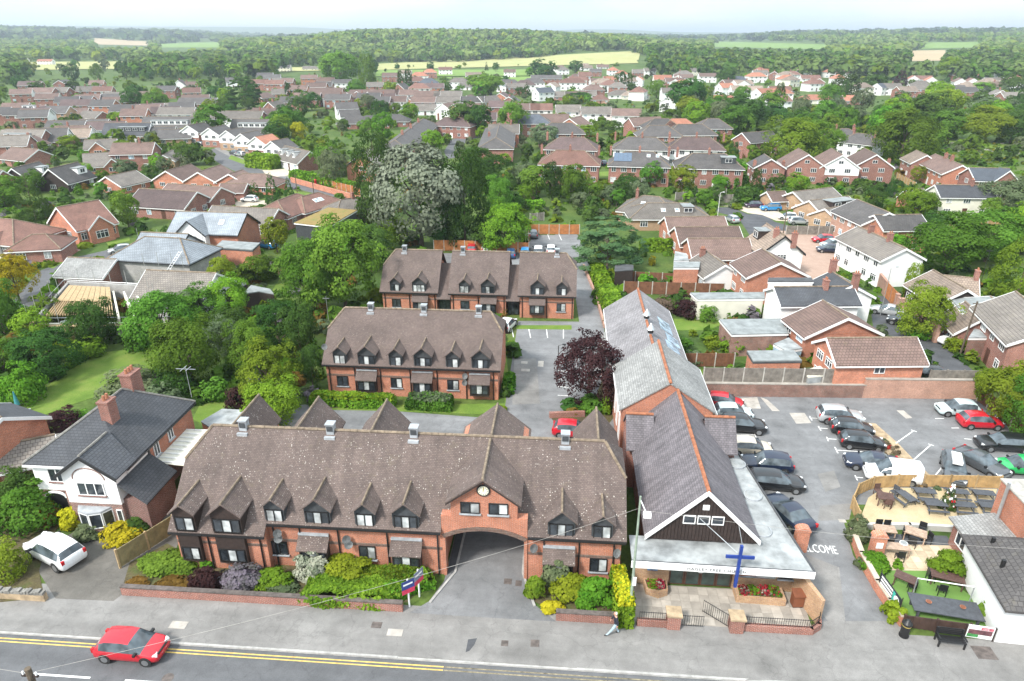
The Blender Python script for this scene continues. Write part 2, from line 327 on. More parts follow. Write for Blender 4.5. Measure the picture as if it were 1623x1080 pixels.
def tag(o, label=None, cat=None, group=None, kind=None):
 if label: o['label'] = label
 if cat: o['category'] = cat
 if group: o['group'] = group
 if kind: o['kind'] = kind
 return o
def empty(name, loc, rz=0.0, label=None, cat=None, group=None):
 o = bpy.data.objects.new(name, None); C.objects.link(o); o.location = loc; o.rotation_euler[2] = rz; o.empty_display_size = .3
 return tag(o, label, cat, group)
class MB:
 def __init__(s): s.v = []; s.f = []; s.m = []
 def add(s, vs, fs, mi=0):
  b = len(s.v); s.v += [tuple(p) for p in vs]; s.f += [tuple(b + i for i in f) for f in fs]; s.m += [mi] * len(fs); return s
 def box(s, x0, x1, y0, y1, z0, z1, mi=0):
  return s.add([(x0, y0, z0),(x1, y0, z0),(x1, y1, z0),(x0, y1, z0),(x0, y0, z1),(x1, y0, z1),(x1, y1, z1),(x0, y1, z1)],
      [(3,2,1,0),(4,5,6,7),(0,1,5,4),(1,2,6,5),(2,3,7,6),(3,0,4,7)], mi)
 def prism(s, poly, z0, z1, mi=0):
  n = len(poly); a = sum(poly[i][0] * poly[(i + 1) % n][1] - poly[(i + 1) % n][0] * poly[i][1] for i in range(n))
  if a < 0: poly = poly[::-1]
  return s.add([(x, y, z0) for x, y in poly] + [(x, y, z1) for x, y in poly],
      [tuple(range(n - 1,-1,-1)), tuple(range(n, 2 * n))] + [(i, (i + 1) % n, n + (i + 1) % n, n + i) for i in range(n)], mi)
 def xprism(s, prof, x0, x1, mi=0):     # profile in (y,z), extruded along x
  n = len(prof); a = sum(prof[i][0] * prof[(i + 1) % n][1] - prof[(i + 1) % n][0] * prof[i][1] for i in range(n))
  if a < 0: prof = prof[::-1]
  return s.add([(x0, y, z) for y, z in prof] + [(x1, y, z) for y, z in prof],
      [tuple(range(n - 1,-1,-1)), tuple(range(n, 2 * n))] + [(i, (i + 1) % n, n + (i + 1) % n, n + i) for i in range(n)], mi)
 def yprism(s, prof, y0, y1, mi=0):     # profile in (x,z), extruded along y
  n = len(prof); a = sum(prof[i][0] * prof[(i + 1) % n][1] - prof[(i + 1) % n][0] * prof[i][1] for i in range(n))
  if a > 0: prof = prof[::-1]
  return s.add([(x, y0, z) for x, z in prof] + [(x, y1, z) for x, z in prof],
      [tuple(range(n - 1,-1,-1)), tuple(range(n, 2 * n))] + [(i, (i + 1) % n, n + (i + 1) % n, n + i) for i in range(n)], mi)
 def cyl(s, c, r, z0, z1, n=12, r2=None, mi=0):
  r2 = r if r2 is None else r2
  a = [(math.cos(2 * math.pi * i / n), math.sin(2 * math.pi * i / n)) for i in range(n)]
  return s.add([(c[0] + r * x, c[1] + r * y, z0) for x, y in a] + [(c[0] + r2 * x, c[1] + r2 * y, z1) for x, y in a],
      [tuple(range(n - 1,-1,-1)), tuple(range(n, 2 * n))] + [(i, (i + 1) % n, n + (i + 1) % n, n + i) for i in range(n)], mi)
 def tube(s, pts, r, n=6, mi=0, r_end=None):
  pts = [Vector(p) for p in pts]; k = len(pts); rings = []
  for i, p in enumerate(pts):
   d = (pts[min(i + 1, k - 1)] - pts[max(i - 1,0)]).normalized()
   a = d.cross(Vector((0,0,1)) if abs(d.z) < .9 else Vector((1,0,0))).normalized(); b = d.cross(a)
   rr = r if r_end is None else r + (r_end - r) * i / (k - 1)
   rings += [tuple(p + (a * math.cos(2 * math.pi * j / n) + b * math.sin(2 * math.pi * j / n)) * rr) for j in range(n)]
  fs = [(i * n + j, i * n + (j + 1) % n, (i + 1) * n + (j + 1) % n, (i + 1) * n + j) for i in range(k - 1) for j in range(n)]
  fs += [tuple(range(n - 1,-1,-1)), tuple(range((k - 1) * n, k * n))]
  return s.add(rings, fs, mi)
 def roof(s, polys, th=.14, mi=0):
  """sloping top faces given by corner points, made solid: underside and edges added"""
  key = {}; V = []
  def vid(p):
   k = tuple(round(q, 3) for q in p)
   if k not in key: key[k] = len(V); V.append(k)
   return key[k]
  F = []
  for poly in polys:
   f = [vid(p) for p in poly]
   nz_ = 0
   for i in range(len(f)):
    a, b_ = V[f[i]], V[f[(i + 1) % len(f)]]; nz_ += a[0] * b_[1] - b_[0] * a[1]
   F.append(f if nz_ > 0 else f[::-1])
  n = len(V); E = {}
  for f in F:
   for i in range(len(f)):
    a, b_ = f[i], f[(i + 1) % len(f)]
    if (b_, a) in E: del E[(b_, a)]
    else: E[(a, b_)] = 1
  fs = [tuple(f) for f in F] + [tuple(i + n for i in f[::-1]) for f in F] + [(b_, a, a + n, b_ + n) for a, b_ in E]
  return s.add(V + [(x, y, z - th) for x, y, z in V], fs, mi)
 def mesh(s, name, mats, smooth=False):
  return mesh_from(name, s.v, s.f, [mats] if isinstance(mats, str) else mats, s.m if not isinstance(mats, str) else None, smooth)
 def build(s, name, mats, parent=None, loc=None, rz=None, smooth=False):
  return obj(name, s.mesh(name, mats, smooth), parent, loc, rz)
def struct(name, o): o['kind'] = 'structure'; return o
# ================================================================== terrain
TX = [-400,0,250,450,600,800,950,1100,1300,1500,1900]
TD = [0,600,1000,1500,2200,3500,6000,9000,14000]
TZ = np.array([[0] * 11,[0] * 11,
 [0,0,0,2,0,0,11,7,3,4,5],
 [2,3,3,16,31,31,23,9,8,10,8],
 [12,13,8,18,36,34,25,12,24,27,24],
 [46,50,40,8,20,24,22,16,38,44,38],
 [60,60,60,40,40,40,40,30,40,40,40],
 [118,132,130,132,100,92,112,78,62,55,55],
 [60] * 11], float)
def smooth(t): return t * t * (3-2 * t)
def hfun(x, y):
 """ground height; x, y arrays"""
 x = np.asarray(x, float); y = np.asarray(y, float)
 xr = x * math.cos(YAW) + y * math.sin(YAW); yr = -x * math.sin(YAW) + y * math.cos(YAW)
 D = np.hypot(xr, yr); a = 811.5+1184.0 * xr / np.maximum(yr, 1)
 i = np.clip(np.searchsorted(TX, a) - 1,0, len(TX) - 2); j = np.clip(np.searchsorted(TD, D) - 1,0, len(TD) - 2)
 tx = np.array(TX); td = np.array(TD)
 u = smooth(np.clip((a - tx[i]) / (tx[i + 1] - tx[i]),0,1)); v = smooth(np.clip((D - td[j]) / (td[j + 1] - td[j]),0,1))
 return (TZ[j, i] * (1 - u) + TZ[j, i + 1] * u) * (1 - v) + (TZ[j + 1, i] * (1 - u) + TZ[j + 1, i + 1] * u) * v
def on_terrain(px, py):
 d = at(px, py, 0.0) if py > 59 else None
 a = (px - 811.5) / FPX; b = -(py - 540) / FPX
 dv = np.array([a, math.cos(PITCH) + b * math.sin(PITCH),-math.sin(PITCH) + b * math.cos(PITCH)])
 dv = np.array([dv[0] * math.cos(YAW) - dv[1] * math.sin(YAW), dv[0] * math.sin(YAW) + dv[1] * math.cos(YAW), dv[2]])
 t = np.geomspace(20,14000,900); P = dv[None] * t[:, None]; P[:, 2] += CAMH
 below = P[:, 2] <= hfun(P[:, 0], P[:, 1])
 k = int(np.argmax(below)) if below.any() else 899
 lo, hi = t[max(k - 1,0)], t[k]
 for _ in range(25):
  m = (lo + hi) / 2; q = dv * m
  if q[2] + CAMH <= hfun(q[0], q[1]): hi = m
  else: lo = m
 q = dv * hi; return Vector((q[0], q[1], float(hfun(q[0], q[1]))))
KERB = 27.42
rows = np.concatenate([np.linspace(KERB, 600,24), np.geomspace(620,16000,75)])
cols = np.linspace(-1.35,1.35,150)
gy = np.repeat(rows, len(cols)); gx = (np.tile(cols, len(rows))) * (gy + 60) - gy * math.tan(YAW)
gz = hfun(gx, gy); gz[gy < 100] = 0
nC = len(cols)
gf = [(r * nC + c, r * nC + c + 1,(r + 1) * nC + c + 1,(r + 1) * nC + c) for r in range(len(rows) - 1) for c in range(nC - 1)]
struct('ground', obj('ground', mesh_from('ground', np.stack([gx, gy, gz],1).tolist(), gf, ['grass_base'])))
# ------------------------------------------------------------------ sheets laid on the ground
EXCL = []; FOOT = []
def sheet(name, pts, z, mat, world=False, thick=0.0):
 P = [(p[0], p[1]) if world else tuple(at(p[0], p[1],0)[:2]) for p in pts]
 if mat != 'soil': EXCL.append(P)
 mb = MB().prism(P, z - .03 - thick, z)
 return struct(name, mb.build(name, mat))
# road in front, sunk below the pavement, with its far pavement behind the camera's lower edge
struct('road', MB().box(-120,120,16.5, KERB - .13,-.4,-.11).build('road', 'asphalt_road'))
struct('opposite_pavement', MB().box(-120,120,-20,16.5,-.4,-.0).build('opposite_pavement', 'asphalt_pave'))
x = -62.0; kb = MB().box(0,.912,0,.13,-.3,.012).mesh('kerb', 'kerb_stone')
kerb = struct('kerb', MB().box(-120,120, KERB - .12, KERB + .01,-.4,-.02).build('kerb', 'kerb_stone'))
for i in range(112):
 xx = -60 + i * .918
 drop = -.075 if (-9.2 < xx < 1.2 or 13 < xx < 27 or -33 < xx < -26) else 0
 obj('kerb_stone', kb, kerb, (xx, KERB - .13, drop))
sheet('pavement', [(-120, KERB),(120, KERB),(120,31.2),(-120,31.2)],.006, 'asphalt_pave', True)
# arch drive, courtyard, rear lane and car parks
sheet('arch_drive', [(-8.6,30.6),(-7.6,31.6),(-6.95,33.4),(-6.9,46),(-1.75,46),(-1.75,33.4),(-1.0,31.8),(.3,30.6)],.010, 'asphalt_yard', True)
sheet('courtyard', [(-26,45.2),(5.2,44),(5.2,66),(3.6,78),(-5.2,77.6),(-5.0,54.6),(-6.0,54.0),(-24,55.2),(-27,54)],.014, 'asphalt_yard', True)
sheet('rear_lane', [(922,545),(958,545),(958,520),(945,470),(936,420),(915,372),(880,372),(895,420),(912,470),(918,510)],.018, 'asphalt_yard')
sheet('rear_car_park', [(835,373),(915,373),(918,420),(925,470),(680,440),(690,402),(838,400)],.022, 'asphalt_yard')
sheet('church_car_park', [(1118,628),(1545,632),(1600,672),(1640,700),(1640,800),(1352,800),(1338,830),(1352,880),(1400,960),(1432,1004),(1300,1004),(1298,960),(1250,860),(1150,690)],.010, 'asphalt_yard')
sheet('side_road_mouth', [(1250,1050),(1300,985),(1420,985),(1470,1040),(1520,1079),(1180,1079)],.013, 'asphalt_pave')
sheet('house_drive', [(88,949),(60,905),(70,870),(120,842),(235,848),(265,812),(300,820),(275,880),(180,953)],.010, 'asphalt_drive')
# courtyard edges
for pts, nm in (([(-7.5,31.5),(-6.75,33.3),(-6.35,34.2),(-6.2,42)], 'drive_edge'),([(-1.05,31.7),(-1.6,33.3),(-1.95,34.5),(-2.05,42)], 'drive_edge')):
 mb = MB()
 for a, b in zip(pts, pts[1:]):
  d = Vector((b[0] - a[0], b[1] - a[1],0)).normalized(); n = Vector((-d.y, d.x, 0)) * .07
  mb.prism([(a[0] + n.x, a[1] + n.y),(b[0] + n.x, b[1] + n.y),(b[0] - n.x, b[1] - n.y),(a[0] - n.x, a[1] - n.y)],-.05,.09)
 struct(nm, mb.build(nm, 'kerb_stone'))
sheet('arch_footway', [(-6.85,34.1),(-6.35,34.1),(-6.2,42.4),(-6.85,42.4)],.075, 'asphalt_dark', True, .06)
# other streets
sheet('side_street', [(1377,468),(1405,470),(1432,500),(1472,523),(1500,552),(1545,590),(1560,640),(1500,640),(1487,600),(1440,560),(1384,520)],.014, 'asphalt_dark')
sheet('close_road', [(1134,329),(1158,329),(1186,340),(1210,338),(1228,352),(1300,372),(1330,385),(1300,415),(1220,400),(1190,376),(1170,345),(1138,337)],.014, 'asphalt_dark')
sheet('close_parking', [(1228,366),(1330,368),(1330,470),(1285,470),(1262,420),(1226,380)],.018, 'gravel_pink')
sheet('close_forecourt', [(1135,326),(1222,329),(1262,352),(1230,350),(1208,341),(1185,338),(1160,328)],.020, 'slab_pale')
sheet('estate_road', [(318,240),(345,235),(395,262),(450,280),(500,287),(560,308),(562,316),(520,312),(455,296),(400,285),(352,262)],.014, 'asphalt_road')
sheet('estate_footway', [(345,232),(395,256),(448,275),(500,282),(560,300),(560,306),(500,287),(446,281),(390,262),(340,236)],.020, 'asphalt_pave')
sheet('estate_verge', [(362,252),(395,264),(445,277),(498,290),(498,285),(446,271),(400,258),(366,246)],.024, 'lawn')
sheet('estate_verge', [(450,300),(540,316),(520,330),(455,320)],.024, 'lawn')
sheet('left_road', [(0,500),(62,430),(120,408),(200,390),(208,400),(130,428),(90,450),(40,500),(0,530)],.014, 'asphalt_road')
sheet('left_drive', [(62,398),(120,390),(128,397),(108,404),(70,414),(60,408)],.018, 'gravel_pink')
sheet('far_road', [(704,240),(715,222),(735,215),(770,212),(770,216),(742,222),(730,235),(728,250),(708,252)],.02, 'asphalt_road')
sheet('car_drive', [(370,318),(420,318),(425,328),(375,330)],.018, 'slab_pale')
sheet('bungalow_drive', [(416,270),(455,268),(462,278),(425,282)],.026, 'slab_pale')
# lawns and beds
LAWNS = [[(38,655),(52,630),(105,590),(160,560),(268,545),(262,560),(240,592),(180,620),(120,640),(60,662)],[(305,665),(318,640),(370,600),(392,575),(372,612),(368,640),(320,672)],
 [(432,460),(450,432),(470,410),(476,425),(462,450),(440,468)],[(0,545),(10,540),(12,580),(0,600)],[(1068,506),(1140,505),(1142,516),(1120,524),(1070,524)],[(1082,588),(1110,586),(1185,594),(1180,600),(1112,600)],
 [(1095,296),(1120,295),(1122,308),(1098,310)],[(1598,575),(1623,570),(1623,600),(1600,598)],[(818,516),(906,516),(906,523),(818,522)],
 [(200,184),(236,182),(236,188),(204,188)],[(74,424),(105,408),(108,412),(84,426)],[(168,384),(205,376),(206,382),(172,390)],[(905,275),(965,272),(968,282),(910,285)],[(512,648),(640,642),(800,640),(800,620),(795,560),(802,555),(806,600),(800,650),(760,657),(620,652),(515,650)],
 [(568,240),(600,238),(600,244),(570,246)],[(1440,218),(1440,222),(1600,238),(1610,228)],[(590,372),(680,372),(682,384),(592,388)],[(470,375),(560,365),(555,372),(470,384)]]
for L in LAWNS: sheet('lawn', L, .03, 'lawn')
BEDS = [[(192,938),(206,892),(265,862),(300,880),(470,880),(690,900),(690,915),(645,955)],[(830,945),(850,885),(985,890),(985,970),(900,970),(868,965)],[(870,658),(935,655),(955,600),(965,600),(975,660),(965,672),(880,672)],[(500,640),(800,648),(770,655),(510,648)]]
for B in BEDS: sheet('garden_bed', B, .02, 'soil')
for B in [[(70,948),(0,955),(0,740),(60,740),(96,830),(72,870),(62,905)],[(1370,670),(1388,672),(1422,702),(1456,737),(1493,771),(1478,772),(1436,742),(1404,718)]]: sheet('garden_bed', B, .024, 'stone_tan' if B[0][0] > 1000 else 'soil')
# fields on the far hillsides
def field(quad, mat, nx=14, ny=6, lift=.5):
 vs = []
 for j in range(ny + 1):
  for i in range(nx + 1):
   u, v = i / nx, j / ny
   a = [quad[0][k] * (1 - u) + quad[1][k] * u for k in (0,1)]; b = [quad[3][k] * (1 - u) + quad[2][k] * u for k in (0,1)]
   p = on_terrain(a[0] * (1 - v) + b[0] * v, a[1] * (1 - v) + b[1] * v); vs.append((p.x, p.y, p.z + lift))
 fs = [(j * (nx + 1) + i, (j + 1) * (nx + 1) + i, (j + 1) * (nx + 1) + i + 1, j * (nx + 1) + i + 1) for j in range(ny) for i in range(nx)]
 return struct('field', obj('field', mesh_from('field', vs, [f[::-1] for f in fs],[mat])))
FIELDS = [([(590,112),(1012,101),(1000,82),(598,102)], 'field_pale'),([(960,104),(1012,96),(1015,84),(915,89)], 'field_pale'),
 ([(596,122),(870,121),(870,111),(596,112)], 'field_green'),([(40,112),(205,110),(205,98),(40,99)], 'field_pale'),([(445,114),(515,113),(512,107),(440,108)], 'field_pale'),
 ([(148,71),(235,73),(232,66),(150,61)], 'field_brown'),([(250,76),(350,76),(350,67),(252,70)], 'field_green'),([(1130,75),(1310,79),(1310,71),(1130,66)], 'field_green'),
 ([(1435,98),(1500,97),(1498,80),(1440,81)], 'field_brown'),([(1460,78),(1555,76),(1550,67),(1465,68)], 'field_green'),([(790,136),(880,130),(880,122),(700,124)], 'field_green')]
for q, m in FIELDS: field(q, m)
# ------------------------------------------------------------------ painted markings
def line_px(a, b, wd=.1, z=.026, mat='line_white', name='painted_line'):
 A, B = at(*a), at(*b); d = (B - A).normalized(); n = Vector((-d.y, d.x, 0)) * wd / 2
 return struct(name, MB().prism([tuple((A + n)[:2]), tuple((B + n)[:2]), tuple((B - n)[:2]), tuple((A - n)[:2])], z - .003, z).build(name, mat))
for yy in (KERB - .42, KERB - .64):
 struct('yellow_line', MB().box(-120,-5.9, yy - .04, yy + .04,-.112,-.106).build('yellow_line', 'line_yellow'))
 struct('yellow_line', MB().box(3.2,30, yy - .04, yy + .04,-.112,-.106).build('yellow_line', 'line_worn'))
for yy in (KERB - .42, KERB - .64): struct('worn_line', MB().box(-5.85,3.15, yy - .04, yy + .04,-.112,-.107).build('worn_line', 'line_worn'))
for i in range(5):
 x0 = -34.0 + i * 5.9-.9
 if i < 3: struct('lane_dash', MB().box(x0, x0+3.9,24.75,24.87,-.112,-.106).build('lane_dash', 'line_white'))
MARKS = [((1160,690),(1196,690)),((1196,687),(1198,694)),((1210,772),(1262,774)),((1262,771),(1264,777)),((1283,663),(1300,664)),((1283,660),(1287,667)),((1297,679),(1312,680)),((1297,676),(1301,683)),((1310,696),(1326,697)),((1310,693),(1313,700)),
 ((1325,714),(1400,719)),((1323,709),(1328,719)),((1338,733),(1346,742)),((1356,757),(1368,758)),((1355,754),(1359,762)),((1420,703),(1447,684)),((1444,682),(1453,685)),((1446,731),(1475,706)),((1471,704),(1480,707)),((1476,762),(1502,730)),
 ((1482,664),(1496,664)),((1508,679),(1520,679)),((1528,696),(1540,697)),((1565,715),(1618,716)),((811,521),(814,535)),((838,521),(841,536)),((866,522),(868,536)),((893,523),(893,537)),
 ((884,575),(905,576)),((884,588),(910,590)),((884,601),(912,603)),((884,613),(914,616)),((884,627),(900,628)),((886,677),(910,678)),((868,372),(871,380)),((886,372),(890,381)),((1378,516),(1384,520))]
for a, b in MARKS: line_px(a, b)
# inspection covers, patches
def patch(px, py, sx, sy, mat, name, z=.02):
 p = at(px, py); return struct(name, MB().box(p.x - sx / 2, p.x + sx / 2, p.y - sy / 2, p.y + sy / 2, z - .02, z).build(name, mat))
for px, py, sx, sy, mt in ((283,991,1.0,.55, 'patch_pale'),(626,1003,.9,.5, 'patch_pale'),(597,991,.6,.45, 'iron'),(805,922,.5,.5, 'iron'),(822,925,.4,.5, 'iron'),(848,1020,.5,.5, 'iron'),(800,1020,.4,.4, 'iron'),(1560,1035,1.1,.9, 'iron'),(833,587,.9,.6, 'patch_pale'),(831,575,.7,.6, 'patch_pale'),(857,577,.6,1.4, 'patch_pale'),(1335,826,.5,.35, 'patch_pale')):
 patch(px, py, sx, sy, mt, 'inspection_cover')
for poly in ([(1251,655),(1275,655),(1286,671),(1262,672)],[(1421,651),(1432,651),(1446,663),(1436,664)],[(1162,632),(1200,630),(1206,648),(1170,648)],[(1205,630),(1216,634),(1236,652),(1224,652)]):
 sheet('concrete_patch', poly, .02, 'patch_pale')
for q, m in (([(1296,752),(1322,746),(1332,772),(1308,780)], 'asphalt_pave'),([(1300,802),(1352,798),(1346,824),(1296,826)], 'asphalt_pave'),([(1480,640),(1530,642),(1540,652),(1490,652)], 'asphalt_pave'),([(815,570),(850,568),(856,640),(812,642)], 'asphalt_pave'),([(1205,850),(1330,900),(1340,985),(1312,985)], 'asphalt_pave')): sheet('tarmac_repair', q, .0162, m)
sheet('dark_stain', [(742,1014),(756,1012),(752,1022),(744,1032),(738,1034)],.0165, 'asphalt_dark')
mc = at(266,1075,-.11); struct('manhole_cover', MB().cyl((mc.x, mc.y),.32,-.13,-.104,20).build('manhole_cover', 'iron'))
def text_mesh(name, body, size, mat, extrude=.004, align='LEFT', space=1.0):
 cu = bpy.data.curves.new(name, 'FONT'); cu.body = body; cu.size = size; cu.extrude = extrude; cu.align_x = align; cu.space_character = space; cu.resolution_u = 2
 t = bpy.data.objects.new(name, cu); C.objects.link(t)
 dg = bpy.context.evaluated_depsgraph_get(); me = bpy.data.meshes.new_from_object(t.evaluated_get(dg))
 C.objects.unlink(t); bpy.data.objects.remove(t); bpy.data.curves.remove(cu)
 me.materials.clear(); me.materials.append(MATS[mat]); return me
me = text_mesh('welcome_lettering', 'WELCOME', .95, 'line_white', .003)
pA, pB = at(1271,874), at(1329,879)
txt = struct('welcome_lettering', obj('welcome_lettering', me)); wd = me.vertices and max(v.co.x for v in me.vertices)
# the E starts at pA: the W lies behind the flat roof
span = (pB - pA).length * 7/6; txt.scale = (span / wd, 1.25,1); d = (pB - pA).normalized()
txt.location = pA - d * span / 7; txt.location.z = .018; txt.rotation_euler[2] = math.atan2(d.y, d.x)
def inside(poly, x, y):
 c = False; n = len(poly)
 for i in range(n):
  (x1, y1),(x2, y2) = poly[i], poly[(i + 1) % n]
  if (y1 > y) != (y2 > y) and x < (x2 - x1) * (y - y1) / (y2 - y1) + x1: c = not c
 return c
for r_ in ((-10,38.5,0,15,8),(-14,61.5,0,9,5),(-10.4,82.5,0,12.5,5),(9,52,0,7,21),(-33,42,0,5,6),(30,38,0,8,9)): FOOT.append(r_)
def free(x, y, m=1.0, roads=True):
 for cx, cyy, a, l, h in FOOT:
  dx, dy = x - cx, y - cyy
  if abs(dx) + abs(dy) > 60: continue
  u = dx * math.cos(a) + dy * math.sin(a); v = -dx * math.sin(a) + dy * math.cos(a)
  if abs(u) < l + m and abs(v) < h + m: return False
 if roads:
  for P_ in EXCL:
   if inside(P_, x, y): return False
 return True
# ================================================================== foliage generators
def quad_mesh(name, P, Nn, S, rnd, mats, midx=None, asp=1.0, extra=None):
 n = len(P); r = nrg.normal(size=(n, 3)); T = np.cross(Nn, r); T /= np.linalg.norm(T, axis=1)[:, None] + 1e-9; B = np.cross(Nn, T)
 T = T * (S[:, None] * .5); B = B * (S[:, None] * .5 * asp)
 V = np.stack([P - T - B * .6, P + T - B, P + T * .8 + B, P - T + B * .8],1).reshape(-1,3)
 me = bpy.data.meshes.new(name); me.vertices.add(4 * n); me.vertices.foreach_set('co', V.astype('f').ravel())
 me.loops.add(4 * n); me.loops.foreach_set('vertex_index', np.arange(4 * n, dtype='i'))
 me.polygons.add(n); me.polygons.foreach_set('loop_start', np.arange(0,4 * n, 4, dtype='i'))
 for m in mats: me.materials.append(MATS[m])
 if midx is not None: me.polygons.foreach_set('material_index', midx.astype('i'))
 me.update(calc_edges=True)
 a = me.attributes.new('rnd', 'FLOAT', 'FACE'); a.data.foreach_set('value', rnd.astype('f'))
 return me
def sph(n):
 v = nrg.normal(size=(n, 3)); return v / np.linalg.norm(v, axis=1)[:, None]
def clusters(kind, k):
 """cluster centres and radii in a unit tree: width 1, height 1, base at z=0"""
 if kind in ('round', 'loose', 'tall'):
  d = sph(k); d[:, 2] = np.abs(d[:, 2]) * np.where(nrg.random(k) < .26,-1,1)
  lob = 1+.16 * np.sin(3 * np.arctan2(d[:, 1], d[:, 0]) + nrg.random() * 6) * (1 - d[:, 2] ** 2) + .12 * nrg.normal(size=k)
  rad = (.62+.38 * nrg.random(k)) * lob
  zc, rz, rx = {'round': (.52,.38,.42), 'loose': (.50,.40,.43), 'tall': (.52,.42,.42)}[kind]
  c = np.stack([d[:, 0] * rx * rad, d[:, 1] * rx * rad, zc + d[:, 2] * rz * rad],1)
  r = (.09+.10 * nrg.random(k)) * (1.0 if kind != 'loose' else .66)
 elif kind == 'shrub':
  d = sph(k); d[:, 2] = np.abs(d[:, 2]); rad = .45+.6 * nrg.random(k)
  c = np.stack([d[:, 0] * .36 * rad, d[:, 1] * .36 * rad, .10 + d[:, 2] * .66 * rad],1); r = .12+.10 * nrg.random(k)
 elif kind == 'cone':
  t = nrg.random(k) ** .7; z = .06+.9 * t * 1.0; z = 1 - (1 - z); a = nrg.random(k) * 6.283
  z = .05+.93 * (1 - np.sqrt(nrg.random(k))); rad = (1 - z) * .46 * (.75+.35 * nrg.random(k))
  c = np.stack([np.cos(a) * rad, np.sin(a) * rad, z],1); r = .035+.085 * (1 - z)
 elif kind == 'column':
  z = .05+.88 * nrg.random(k); a = nrg.random(k) * 6.283; prof = np.sqrt(np.clip(1 - ((z - .38) / .62) ** 2,0,1)); prof = np.where(z < .38,.8+.2 * z / .38, prof)
  rad = .42 * prof * (.75+.3 * nrg.random(k)); c = np.stack([np.cos(a) * rad, np.sin(a) * rad, z],1); r = .09+.07 * nrg.random(k)
 elif kind == 'cedar':
  z = np.repeat(np.linspace(.18,.93,9), k // 9+1)[:k] + nrg.normal(size=k) * .02; a = nrg.random(k) * 6.283
  R_ = .46 * np.sqrt(np.clip(1 - ((z - .28) / .74) ** 2,.02,1)); rad = R_ * np.sqrt(.25+.75 * nrg.random(k)); c = np.stack([np.cos(a) * rad, np.sin(a) * rad, z],1); r = .07+.05 * nrg.random(k)
 return c, r
def crown_arrays(kind, n, k):
 c, r = clusters(kind, k); w_ = r ** 2; ci = nrg.choice(k, n, p=w_ / w_.sum())
 cen = np.array([0,0,.5 if kind != 'shrub' else .25]); outw = c[ci] - cen; outw /= np.linalg.norm(outw, axis=1)[:, None] + 1e-6
 if kind == 'cone' or kind == 'column': outw[:, 2] *= .3
 d = sph(n) + outw * .9 + np.array([0,0,.35]); d /= np.linalg.norm(d, axis=1)[:, None]
 flat = np.array([1,1,.38 if kind == 'cedar' else (.8 if kind != 'cone' else .55)])
 P = c[ci] + d * (r[ci] * (.65+.45 * nrg.random(n)))[:, None] * flat
 Nn = d * .9 + outw * .35 + sph(n) * .55 + np.array([0,0,.25 if kind != 'cedar' else .9]); Nn /= np.linalg.norm(Nn, axis=1)[:, None]
 tint = nrg.random(k); up = (P[:, 2] - c[ci][:, 2]) / r[ci]
 rnd = np.clip(.55 * tint[ci] + .45 * nrg.random(n),0,1)
 P[:, 2] = np.maximum(P[:, 2],.01)
 return P, Nn, rnd
CROWNS = {}; TRUNKS = {}
def crown_mesh(kind, lod, var):
 key = (kind, lod, var)
 if key not in CROWNS:
  n = (9000,3200,900)[lod]; k = {'round': 85, 'tall': 85, 'loose': 170, 'shrub': 60, 'cone': 130, 'column': 110, 'cedar': 120}[kind]
  if lod == 2: k = int(k * .6)
  if kind == 'shrub': n = (3600,1300,420)[lod]
  P, Nn, rnd = crown_arrays(kind, n, k); cov = {'loose': 1.75, 'round': 2.05, 'tall': 2.05, 'shrub': 1.85, 'cone': 1.4, 'column': 1.85, 'cedar': 1.95}[kind]
  S = cov / math.sqrt(n) * (.65+.7 * nrg.random(n))
  CROWNS[key] = quad_mesh('crown', P, Nn, S, rnd, ['leaf_mid'], asp=1.25)
 return CROWNS[key]
def trunk_mesh(kind, var):
 key = (kind, var)
 if key not in TRUNKS:
  mb = MB(); top = .9 if kind in ('cone', 'column', 'cedar') else .62
  mb.tube([(0,0,-.01),(.008,0,.1),(-.006,.01,.3),(.01,-.006, top)],.034,7, r_end=.006)
  if kind not in ('cone', 'column'):
   for i in range(8):
    a = i * 2.4 + var; z0 = .2+.045 * i; L = .30-.012 * i
    mb.tube([(0,0, z0),(math.cos(a) * L * .5, math.sin(a) * L * .5, z0+.09),(math.cos(a) * L, math.sin(a) * L, z0+.24)],.016,5, r_end=.003)
  TRUNKS[key] = mb.mesh('trunk', 'bark')
 return TRUNKS[key]
TREES = []
def set_mat(o, m):
 o.material_slots[0].link = 'OBJECT'; o.material_slots[0].material = MATS[m]
def tree_at(base, h, wd, kind, mat, name, label, cat='tree', group=None, bark=None, rz=None):
 ppm = FPX / proj((base[0], base[1], base[2]))[2] * .631
 s = max(h, wd) * ppm
 lod = 0 if s > 42 else (1 if s > 17 else 2)
 var = rng.randrange(3 if lod else 2)
 e = empty(name, base, rng.random() * 6.28 if rz is None else rz, label, cat, group)
 cr_ = obj('crown', crown_mesh(kind, lod, var), e, (0,0,0), None, (wd, wd, h)); set_mat(cr_, mat)
 if kind != 'shrub':
  t = obj('trunk', trunk_mesh(kind, var), e, (0,0,0), None, (min(wd, h * .8), min(wd, h * .8), h))
  if bark: set_mat(t, bark)
 TREES.append(e); return e
def tree(px, py, ytop, wpx, kind, mat, name, label, **kw):
 b = at(px, py); ww = wpx * proj(b)[2] / FPX
 if kind == 'shrub': b = b + Vector((0, ww * .3,0))
 h = height_at(b, ytop); return tree_at(b, h * 1.02, ww * 1.04, kind, mat, name, label, **kw)
